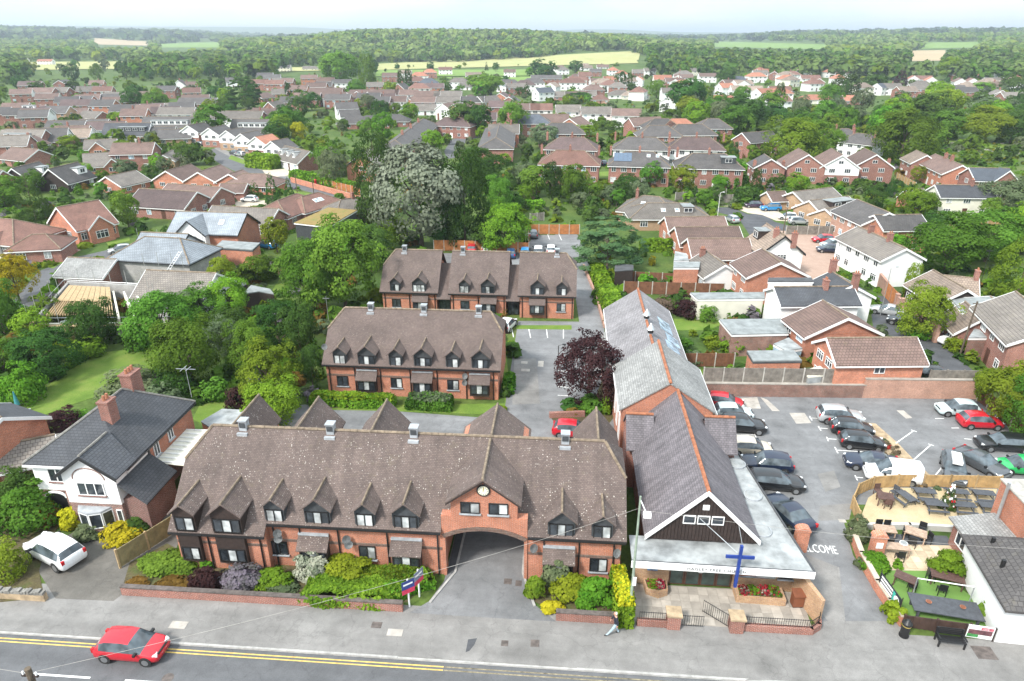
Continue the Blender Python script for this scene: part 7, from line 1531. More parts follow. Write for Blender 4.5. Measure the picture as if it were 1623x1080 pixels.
# big black table with screen frame and two bowls
p = at(1493,978); e = empty('outdoor_table', (p.x, p.y, .05), R(-9), 'large black outdoor table with white frame at the pub front', 'table'); MB().box(-1.9,1.9,-.75,.75,.74,.80).build('table_top', 'table_grey', e)
for sx in (-1,1):
 for sy in (-1,1): MB().box(sx * 1.6-.06, sx * 1.6+.06, sy * .6-.06, sy * .6+.06,0,.739).build('leg', 'table_grey', e)
MB().box(-1.8,1.8,-1.2,-.9,.40,.45).build('bench', 'table_grey', e)
for sx in (-1,1): MB().tube([(sx * 1.55,.8,0),(sx * 1.55,.8,1.9)],.035,6).build('frame_post', 'steel', e)
MB().tube([(-1.55,.8,1.9),(1.55,.8,1.9)],.035,6).build('frame_rail', 'trim_white', e)
for dx, lb in ((-.9, 'left orange bowl on the large black table'),(.95, 'right orange bowl on the large black table')):
 q = e.matrix_basis @ Vector((dx, .1,.80)); b_ = empty('bowl', q, 0, lb, 'bowl', None); MB().cyl((0,0),.10,0,.08,14, r2=.17).build('bowl_body', 'pot_clay', b_); MB().cyl((0,0),.13,.081,.1,14).build('bowl_fill', 'panel_rust', b_)
# decorated tree
p = at(1500,806); e = empty('decorated_tree', p, 0, 'small decorated cone tree with white and red baubles on the pub deck', 'decorated tree'); cr2 = obj('crown', crown_mesh('cone', 0,0), e, (0,0,0), None, (1.3,1.3,2.3)); set_mat(cr2, 'leaf_con'); MB().cyl((0,0),.06,0,.4,8).build('trunk', 'bark', e)
bw, brd = MB().cyl((0,0),.07,-.07,.07,6, r2=.05).mesh('bauble', 'trim_white'), MB().cyl((0,0),.07,-.07,.07,6, r2=.05).mesh('bauble', 'light_red')
for i in range(34):
 z = .3+1.8 * rng.random(); a = rng.random() * 6.28; r_ = (1 - z / 2.35) * .62; obj('bauble', bw if i % 4 else brd, e, (r_ * math.cos(a), r_ * math.sin(a), z))
# pub buildings
pb = empty('pub_building', (27,31,0),0, 'white rendered pub with dark felt roof at the lower right corner', 'pub')
shifted(MB().prism([(25.6,31.05),(36,30.4),(37,36.6),(26.4,36.9)],-.2,2.85).build('wall', 'render_white', pb), pb)
shifted(MB().roof([[(25.25,30.65,2.75),(36,30.0,2.75),(33,33.2,4.6),(28.3,33.6,4.6)],[(25.25,30.65,2.75),(28.3,33.6,4.6),(28.4,34.4,4.6),(26.1,37.2,2.75)],[(26.1,37.2,2.75),(28.4,34.4,4.6),(33,34.2,4.6),(37,37.0,2.75)],[(28.3,33.6,4.6),(33,33.2,4.6),(33,34.2,4.6),(28.4,34.4,4.6)]],.12).build('roof', 'roof_charcoal', pb), pb)
shifted(MB().prism([(29.5,34.9),(36,34.6),(36,37.1),(29.8,37.3)],2.9,4.3).build('lead_roof', 'lead', pb), pb)
for x, y in ((26.5,33.6),(27.0,35.6)): shifted(MB().cyl((x, y),.12,3.2,3.85,8).build('flue', 'plastic_black', pb), pb)
pb2 = empty('pub_outbuilding', (29,38.5,0),0, 'brick pub outbuilding with mossy grey roof and white window', 'outbuilding')
shifted(MB().box(27.15,29.7,37.3,39.6,-.2,1.98).build('wall', 'brick_red', pb2), pb2); shifted(MB().roof([[(26.85,36.95,2.05),(29.72,37.0,2.55),(29.72,39.9,2.55),(26.85,39.9,2.05)]],.12).build('roof', 'roof_grey_worn', pb2), pb2)
window(pb2, Vector((27.145,38.4,.7)) - Vector(pb2.location), R(-90),1.1,.95,2, 'trim_white', 'glass_dark', 'each')
pb3 = empty('pub_main_building', (34,42,0),0, 'tall orange brick pub wall with grey flue at the right edge', 'pub')
shifted(MB().box(29.75,41,36.9,40.3,-.2,4.9).build('wall', 'brick_orange', pb3), pb3); shifted(MB().box(29.68,41.1,36.8,40.4,4.901,5.0).build('coping', 'concrete', pb3), pb3); shifted(MB().tube([(29.55,39.3,.8),(29.55,39.3,5.4)],.11,8).build('flue', 'steel', pb3), pb3)
shifted(MB().roof([[(32.2,36.8,5.02),(42,36.8,5.02),(42,38.6,6.4),(32.2,38.6,6.4)],[(32.2,40.4,5.02),(42,40.4,5.02),(42,38.6,6.4),(32.2,38.6,6.4)]],.12).build('roof', 'roof_charcoal', pb3), pb3)
# bench, litter bin, poster, banner
p = at(1504,1022); e = empty('park_bench', p, R(-5), 'black slatted bench on the pavement in front of the brown fence', 'bench')
for i in range(4): MB().box(-.75,.75,-.28 + i * .14,-.17 + i * .14,.42,.45).build('seat_slat', 'plastic_black', e)
for i in range(4): MB().box(-.75,.75,.27+.012 * i, .30+.012 * i, .52 + i * .12,.61 + i * .12).build('back_slat', 'plastic_black', e)
for sx in (-1,1):
 for y in (-.25,.28): MB().box(sx * .68-.04, sx * .68+.04, y - .04, y + .04,0,.42 if y < 0 else .98).build('leg', 'plastic_black', e)
 MB().box(sx * .70-.04, sx * .70+.04,-.3,.3,.62,.67).build('armrest', 'plastic_black', e)
p = at(1432,1008); e = empty('litter_bin', p, 0, 'round black litter bin at the corner of the pub fence', 'bin'); MB().cyl((0,0),.27,0,.12,16).build('base', 'plastic_black', e); MB().cyl((0,0),.24,.121,.95,16).build('body', 'plastic_black', e); MB().cyl((0,0),.28,.951,1.02,16).build('collar', 'plastic_black', e); MB().cyl((0,0),.27,1.021,1.25,16, r2=.09).build('dome', 'plastic_black', e); MB().cyl((0,0),.245,.80,.86,16).build('band', 'gilt', e)
plain('poster_red', (.50,.12,.16),.6, var=.4, scale=3); plain('poster_dark', (.14,.06,.07),.6, var=.4, scale=5); plain('poster_green', (.06,.28,.08),.6, var=.4, scale=5)
e = empty('advert_board', (24.75,31.2,0), R(-8), 'pink and dark red advertising board leaning by the white pub wall', 'sign'); MB().box(-.72,.72,-.03,.03,.08,.98).build('board', 'trim_white', e); MB().box(-.62,.62,-.036,-.031,.35,.70).build('picture', 'poster_dark', e); MB().box(-.64,-.05,-.041,-.037,.14,.36).build('picture', 'poster_green', e); MB().box(0,.64,-.036,-.031,.72,.92).build('picture', 'poster_red', e)
me = text_mesh('poster_lettering', 'LIVE', .17, 'trim_white', .002); o = obj('poster_lettering', me, e, (.1,-.04,.75)); o.rotation_euler = (R(90),0,0)
for sx in (-1,1): MB().box(sx * .74-.04, sx * .74+.04,-.05,.05,0,1.0).build('post', 'timber_dark', e)
a_, b_ = EDG[2], EDG[4]; d = (b_ - a_); L = d.length * .8; p = a_ + d * .45
plain('banner_black', (.02,.025,.03),.5); plain('banner_teal', (.05,.42,.34),.5)
e = empty('banner', (p.x + .05, p.y, .75), math.atan2(d.y, d.x), 'black football banner with white lettering tied along the pub garden wall', 'banner'); MB().box(-L / 2, L / 2,-.015,.015,0,.85).build('sheet', 'banner_black', e)
for zz in (.12,.36,.60): MB().box(-L * .42, L * .12,-.022,-.016, zz, zz + .14).build('lettering_bar', 'trim_white', e)
disc(.27,-.024,-.016,16).build('ball', 'trim_white', e, (L * .32,0,.4)); MB().box(L * .14, L * .24,-.022,-.016,.1,.75).build('panel', 'banner_teal', e)
for dx in (-.02,.1,-.12): disc(.06,-.03,-.025,6).build('ball_patch', 'banner_black', e, (L * .32 + dx, 0,.4 + dx * 1.3))
for sx in (-1,0,1): MB().tube([(sx * L / 2,.03,-.7),(sx * L / 2,.03,1.0)],.03,5).build('post', 'timber_dark', e)
# estate agent boards
plain('sign_blue', (.03,.05,.22),.5, var=.3, scale=6); plain('sign_red', (.60,.04,.10),.5, var=.2, scale=6); plain('sign_grey', (.20,.22,.30),.5, var=.3, scale=6)
for px, py, rz, m1, m2, lb in ((649,962,38, 'sign_blue', 'sign_red', 'blue and red estate agent board, nearer of the two by the arch drive'),(665,946,62, 'sign_grey', 'sign_red', 'grey and red estate agent board, farther of the two by the arch drive')):
 p = at(px, py); e = empty('agent_board', p, R(rz), lb, 'sign'); MB().box(-.045,.045,-.03,.03,0,2.2).build('post', 'trim_white', e); MB().box(-.42,.42,-.06,-.035,1.5,2.12).build('board', m1, e); MB().box(-.42,.42,-.06,-.035,1.15,1.49).build('board', m2, e); MB().box(-.32,.3,-.066,-.061,1.8,1.92).build('lettering', 'trim_white', e)
# lamp column, poles and cables
p = Vector((4.65,31.0,0)); e = empty('street_lamp', p, 0, 'tall pale green lamp column with white lantern before the church', 'street lamp'); plain('lamp_green', (.26,.32,.25),.7, var=.15, scale=2)
MB().tube([(0,0,0),(0,0,2.0)],.12,10).build('base', 'lamp_green', e); MB().tube([(0,0,2.0),(0,0,9.1)],.085,10, r_end=.055).build('column', 'lamp_green', e); MB().tube([(0,0,8.9),(.15,-.1,8.6),(.35,-.25,8.2)],.035,6).build('arm', 'trim_white', e); MB().box(.2,.62,-.42,-.08,7.95,8.18).build('lantern', 'trim_white', e); MB().box(-.02,.18,-.16,-.1,2.9,3.5).build('plate', 'trim_white', e)
PT = at(45,1064,8.6); e = empty('telegraph_pole', (PT.x, PT.y, 0),0, 'dark timber telegraph pole top at the lower left corner', 'pole'); MB().tube([(0,0,-.1),(0,0,8.75)],.15,10, r_end=.12).build('pole', 'bark', e); MB().box(-.35,.35,-.04,.04,8.3,8.4).build('cross_arm', 'timber_dark', e)
for sx in (-1,1): MB().cyl((sx * .28,0),.04,8.4,8.55,8).build('insulator', 'trim_white', e)
def cable(a, b, sag, label, r=.007):
 a, b = Vector(a), Vector(b); pts = [a + (b - a) * (i / 20) - Vector((0,0, sag * 4 * (i / 20) * (1 - i / 20))) - a for i in range(21)]
 tag(MB().tube(pts, r, 5).build('overhead_cable', 'concrete', None, a), label, 'cable')
cable((PT.x, PT.y, 8.5),(4.65,31.0,8.3),.5, 'thin overhead cable from the corner pole to the lamp column'); cable((PT.x, PT.y, 8.45),(PT.x - 14, PT.y + 2,8.4),.3, 'thin overhead cable leaving the corner pole to the left'); cable((4.65,31.0,8.2),(28.3,33.6,4.7),.3, 'thin overhead cable from the lamp column to the pub')
def pole(px, py, ytop, label, mat='bark', r=.11, arm=True, name='telegraph_pole', lean=(0,0), cat='pole'):
 b = at(px, py); h = height_at(b, ytop); e = empty(name, b, 0, label, cat); MB().tube([(0,0,0),(lean[0] * h, lean[1] * h, h)], r, 8, r_end=r * .75).build('pole', mat, e)
 if arm: MB().box(-.4 + lean[0] * h, .4 + lean[0] * h, lean[1] * h - .03, lean[1] * h + .03, h - .3, h - .22).build('cross_arm', mat, e)
 else: MB().tube([(0,0, h),(.5,-.1, h + .2)],.03,5).build('arm', mat, e); MB().box(.4,.75,-.2,0, h + .14, h + .24).build('lantern', mat, e)
pole(1521,564,478, 'leaning timber telegraph pole on the side street pavement', lean=(.03,0)); pole(471,305,277, 'dark timber pole on the left estate road, left one of two'); pole(498,312,280, 'dark timber pole on the left estate road, right one of two')
pole(884,590,548, 'slim black lamp post beside the purple tree', 'plastic_black', .05, False, 'street_lamp', cat='street lamp'); pole(833,400,372, 'slim grey lamp post at the rear car park corner', 'steel', .05, False, 'street_lamp', cat='street lamp'); pole(1137,345,306, 'slim white lamp post at the close entrance', 'trim_white', .05, False, 'street_lamp', cat='street lamp')
pole(1395,500,425, 'slim grey lamp post by the timber gate', 'steel', .05, False, 'street_lamp', cat='street lamp'); pole(1238,390,330, 'brown timber pole beside the silver SUV in the close'); pole(521,510,470, 'slim post with aerial among the left trees', 'steel', .04, True, 'aerial_mast', cat='aerial'); pole(1548,470,395, 'tall dark aerial mast above the massive chimney', 'plastic_black', .04, True, 'aerial_mast', cat='aerial')
p = at(501,296); e = empty('post_box', p, 0, 'red pillar post box on the left estate road', 'post box'); MB().cyl((0,0),.3,0,1.5,12).build('body', 'light_red', e); MB().cyl((0,0),.34,1.501,1.7,12, r2=.2).build('cap', 'light_red', e); MB().box(-.18,.18,-.32,-.29,1.15,1.22).build('slot', 'trim_black', e)
p = at(833,214); e = empty('billboard', p, YAW, 'purple and white billboard among the trees at mid distance', 'billboard'); plain('billboard_purple', (.10,.07,.32),.5); MB().box(-3.6,3.6,-.1,.1,.6,4.0).build('board', 'trim_white', e); MB().box(-3.3,3.3,-.12,-.101,.8,3.5).build('panel', 'billboard_purple', e); MB().box(-2.2,.0,-.14,-.121,2.3,2.9).build('lettering', 'trim_white', e); MB().box(.2,2.2,-.14,-.121,2.3,2.9).build('lettering', 'trim_white', e)
# parasol and garden furniture on the left terrace, green bin
p = at(32,655); e = empty('folded_parasol', p, 0, 'folded teal parasol on the far left terrace', 'parasol'); plain('teal_cloth', (.04,.22,.24),.8); MB().tube([(0,0,0),(0,0,2.3)],.025,6).build('pole', 'steel', e); MB().cyl((0,0),.22,.9,2.25,10, r2=.05).build('canopy', 'teal_cloth', e)
sheet('terrace', [(0,690),(0,665),(30,655),(50,668),(20,700)],.03, 'gravel_pink'); table(40,664,20,1.0,1.0, 'flat_white', 'white garden table on the left terrace', .03,3)
# ------------------------------------------------------------------ building site
c_ = [at(x_, y_, 2.4) * 1 for x_, y_ in ((58,508),(108,452),(222,458),(268,506))]
for q in c_: q.z = 0; ctr = sum(c_, Vector()) / 4
bs = empty('house_shell', (ctr.x, ctr.y, 0),0, 'roofless house under construction with bare joists, block walls and scaffold', 'building site')
for i in range(4):
 a, b = c_[i], c_[(i + 1) % 4]; d = (b - a).normalized(); n = Vector((-d.y, d.x, 0)) * .15
 hh = (2.7,2.9,2.7,2.0)[i]; shifted(MB().prism([tuple((a + n)[:2]), tuple((b + n)[:2]), tuple((b - n)[:2]), tuple((a - n)[:2])],0, hh).build('wall', ('block_grey', 'block_grey', 'block_grey', 'render_cream')[i], bs), bs)
def lerp4(u, v): return (c_[0] * (1 - u) + c_[3] * u) * (1 - v) + (c_[1] * (1 - u) + c_[2] * u) * v
for i in range(26):
 u = .06+.52 * i / 25; a, b = lerp4(u, .08), lerp4(u, .9); d = (b - a).normalized(); n = Vector((-d.y, d.x, 0)) * .05
 shifted(MB().prism([tuple((a + n)[:2]), tuple((b + n)[:2]), tuple((b - n)[:2]), tuple((a - n)[:2])],2.5,2.7).build('joist', 'timber_new', bs), bs)
for i in range(9):
 u0, u1 = .05+.06 * i, .105+.06 * i; shifted(MB().prism([tuple(lerp4(u0,.45)[:2]), tuple(lerp4(u1,.45)[:2]), tuple(lerp4(u1,.92)[:2]), tuple(lerp4(u0,.92)[:2])],2.71,2.75).build('deck_board', 'timber_new', bs), bs)
for u in (.62,.75,.88):
 a, b = lerp4(u, .0), lerp4(u, .85); d = (b - a).normalized(); n = Vector((-d.y, d.x, 0)) * .1; shifted(MB().prism([tuple((a + n)[:2]), tuple((b + n)[:2]), tuple((b - n)[:2]), tuple((a - n)[:2])],0,2.5).build('inner_wall', 'render_cream', bs), bs)
scf = empty('scaffold', (ctr.x, ctr.y, 0),0, 'grey tube scaffold round the roofless house', 'scaffold')
ring = []
for i in range(4):
 a, b = c_[i], c_[(i + 1) % 4]
 for k in range(5): ring.append(ctr + (a + (b - a) * (k / 5) - ctr) * 1.10)
TUB = MB().tube([(0,0,0),(0,0,4.6)],.03,5).mesh('standard', 'steel')
for i, q in enumerate(ring):
 obj('standard', TUB, scf, (q.x - ctr.x, q.y - ctr.y, 0)); nx_ = ring[(i + 1) % len(ring)]
 for z in (1.9,2.9): shifted(MB().tube([(q.x, q.y, z),(nx_.x, nx_.y, z)],.028,5).build('ledger', 'steel', scf), scf)
 if i < 6 or i > 13: d = (nx_ - q); n = Vector((-d.y, d.x, 0)).normalized() * .3; shifted(MB().prism([tuple((q + n)[:2]), tuple((nx_ + n)[:2]), tuple((nx_ - n)[:2]), tuple((q - n)[:2])],1.93,1.98).build('scaffold_board', 'timber_new', scf), scf)
for lab, P4, z0 in (('scaffold tubes against the mossy roofed bungalow', ((240,470),(262,468),(284,470),(300,470)),6.0),('scaffold tubes against the unfinished grey block house', ((230,425),(262,428),(300,430),(330,425),(338,412)),6.2)):
 pts = [at(*p) for p in P4]; s2 = empty('scaffold', pts[0],0, lab, 'scaffold')
 for i, q in enumerate(pts):
  shifted(MB().tube([(q.x, q.y, 0),(q.x, q.y, z0)],.03,5).build('standard', 'steel', s2), s2)
  if i: shifted(MB().tube([(pts[i - 1].x, pts[i - 1].y, 2.4),(q.x, q.y, 2.4)],.028,5).build('ledger', 'steel', s2), s2)
lad = empty('ladder', at(268,465),0, 'pale ladder lying on the mossy roof', 'ladder'); q0, q1 = Vector((0,0,2.6)), Vector((.9,3.2,5.0))
for dx in (-.2,.2): MB().tube([q0 + Vector((dx, 0,0)), q1 + Vector((dx, 0,0))],.035,4).build('stile', 'trim_white', lad)
for i in range(9): MB().tube([q0 + (q1 - q0) * (i + .5) / 9 + Vector((-.2,0,0)), q0 + (q1 - q0) * (i + .5) / 9 + Vector((.2,0,0))],.025,4).build('rung', 'trim_white', lad)
# ================================================================== planting
S_ = lambda *a, **k: shrub(*a, **k)
# ---- front borders
for a in ((247,925,878,104, 'leaf_mid', 'clipped_bush', 'large rounded green bush beside the drive of the white house'),(205,946,926,48, 'leaf_rust', 'shrub', 'low rusty yellow shrub at the left end of the front wall'),(265,948,920,62, 'leaf_rust', 'shrub', 'yellow-green shrub in front of the large rounded bush'),
 (318,948,893,58, 'leaf_purple', 'shrub', 'dark purple shrub in the front border'),(326,905,886,30, 'leaf_bright', 'shrub', 'small bright shrub against the brick between the tall bays'),(368,955,893,88, 'leaf_lilac', 'shrub', 'lilac flowering shrub in the middle of the front border'),(423,946,900,70, 'leaf_bright', 'shrub', 'bright green shrub left of the white flowering bush'),(438,960,926,62, 'leaf_grey', 'shrub', 'low grey-green shrub at the wall below the white flowering bush'),
 (487,936,868,62, 'leaf_white', 'flowering_shrub', 'tall white flowering bush before the front range'),(553,905,880,105, 'leaf_lime', 'shrub', 'yellow tipped shrub under the ground floor windows'),(880,922,878,52, 'leaf_grey', 'shrub', 'grey-green shrub under the bay right of the arch'),(905,968,904,78, 'leaf_lime', 'shrub', 'big-leaved yellow-green shrub right of the arch drive'),(848,960,908,38, 'leaf_yel', 'shrub', 'yellow-green shrub at the right edge of the arch drive'),(873,984,950,46, 'leaf_gold', 'shrub', 'golden shrub at the corner of the right garden wall'),(943,980,912,74, 'leaf_bright', 'shrub', 'dense bright green shrub left of the golden hedge'),
 (108,846,797,42, 'leaf_gold', 'shrub', 'golden shrub beside the porch of the white house'),(178,866,826,68, 'leaf_gold', 'shrub', 'large golden shrub under the bay of the white house'),(207,852,816,48, 'leaf_dark', 'shrub', 'dark green shrub at the right corner of the white house'),(131,862,826,44, 'leaf_grey', 'shrub', 'grey-green shrub between the two golden ones'),
 (1363,866,815,40, 'leaf_grey', 'clipped_bush', 'round clipped variegated bush at the pub entrance'),(1391,916,876,50, 'leaf_bright', 'shrub', 'bright green bush on the pub garden wall'),(1512,930,872,60, 'leaf_bright', 'small_tree', 'leafy tree beside the white pub wall'),(1421,992,952,38, 'leaf_lime', 'shrub', 'pale yellow shrub behind the dark brown fence'),(1366,905,885,22, 'leaf_grey', 'shrub', 'small round shrub below the clipped variegated bush'),(1562,985,950,30, 'leaf_mid', 'shrub', 'spiky green shrub along the white pub wall'),(1425,905,886,18, 'leaf_bright', 'shrub', 'small plant beside the patio pillar'),
 (905,655,630,36, 'leaf_dark', 'shrub', 'dark rounded shrub left of the planted courtyard island'),(937,660,622,44, 'leaf_mid', 'shrub', 'dense green shrub under the purple tree'),(908,662,645,22, 'leaf_rust', 'shrub', 'small flowering shrub on the courtyard island'),(960,660,620,22, 'leaf_bright', 'shrub', 'bright shrub against the church hall'),
 (800,632,608,14, 'leaf_dark', 'shrub', 'small dark shrub at the end of the middle range'),(570,655,640,20, 'leaf_lime', 'shrub', 'yellow shrub in the hedge of the middle range') if False else (792,656,642,22, 'leaf_lime', 'shrub', 'low yellow shrub at the courtyard corner'),(786,488,470,26, 'leaf_bright', 'shrub', 'green shrub showing over the ridge of the middle range')):
 shrub(*a)
for a, b, c, d, lb in (((-15.6,31.6),(-9.6,31.9),2.0,.8, 'low bright green ground cover behind the front wall left of the arch'),((-13.0,32.9),(-8.3,33.0),1.5,.85, 'bright green hedge-like planting under the windows left of the arch'),((-10.3,31.5),(-7.9,33.3),1.5,.75, 'flowering edge of the planting beside the arch drive')):
 hedge_world(a, b, c, d, 'leaf_bright', lb, top='leaf_yel' if 'edge' in lb else None, wob=.2)
hedge_world((4.35,30.35),(4.05,33.7),.95,2.0, 'leaf_lime', 'tall golden clipped hedge between the range and the church', top='leaf_gold')
hedge_world((-23.4,55.4),(-15.4,55.5),1.3,1.15, 'leaf_bright', 'long clipped hedge before the middle range', top='leaf_lime'); hedge_world((-14.2,55.6),(-9.9,55.5),1.5,1.25, 'leaf_mid', 'shorter clipped hedge before the middle range', top='leaf_grey'); hedge_world((-4.9,58.6),(-4.9,61.0),1.0,1.3, 'leaf_bright', 'small clipped hedge at the end of the middle range')
for a, b, wd, h, m, lb in (((944,432),(958,462),2.2,1.6, 'leaf_lime', 'yellow-green hedge along the top of the rear lane'),((957,466),(976,498),2.6,1.5, 'leaf_bright', 'bright hedge along the lower rear lane'),((1015,398),(1066,398),1.6,1.8, 'leaf_bright', 'straight green hedge behind the yellow shrub'),((1164,322),(1200,324),3,3.2, 'leaf_dark', 'tall dark clipped hedge at the end of the close'),
 ((1352,300),(1400,308),2.5,2.2, 'leaf_dark', 'long rounded hedge below the white-gabled house'),((465,283),(566,305),2,2.0, 'leaf_bright', 'clipped hedge above the brick wall on the estate road'),((398,264),(438,268),4,3.4, 'leaf_bright', 'big rounded hedge by the estate road'),((820,330),(862,332),2,1.6, 'leaf_bright', 'bright hedge in the gardens beyond the rear car park'),
 ((1065,176),(1110,176),3,2.5, 'leaf_dark', 'dark hedge beyond the hipped houses'),((1160,300),(1180,296),2,2.5, 'leaf_mid', 'green hedge left of the round bushes by the close'),((148,538),(232,528),2.0,1.6, 'leaf_dark', 'dark hedge at the top of the left lawn'),((365,448),(440,440),1.5,1.6, 'leaf_mid', 'garden hedge below the brick extension'),((1340,225),(1360,226),2,2, 'leaf_mid', 'small hedge before the white-fronted pair'),((1460,152),(1530,154),4,3.0, 'leaf_dark', 'dark hedge below the long brick building')):
 hedge(a, b, wd, h, m, lb)
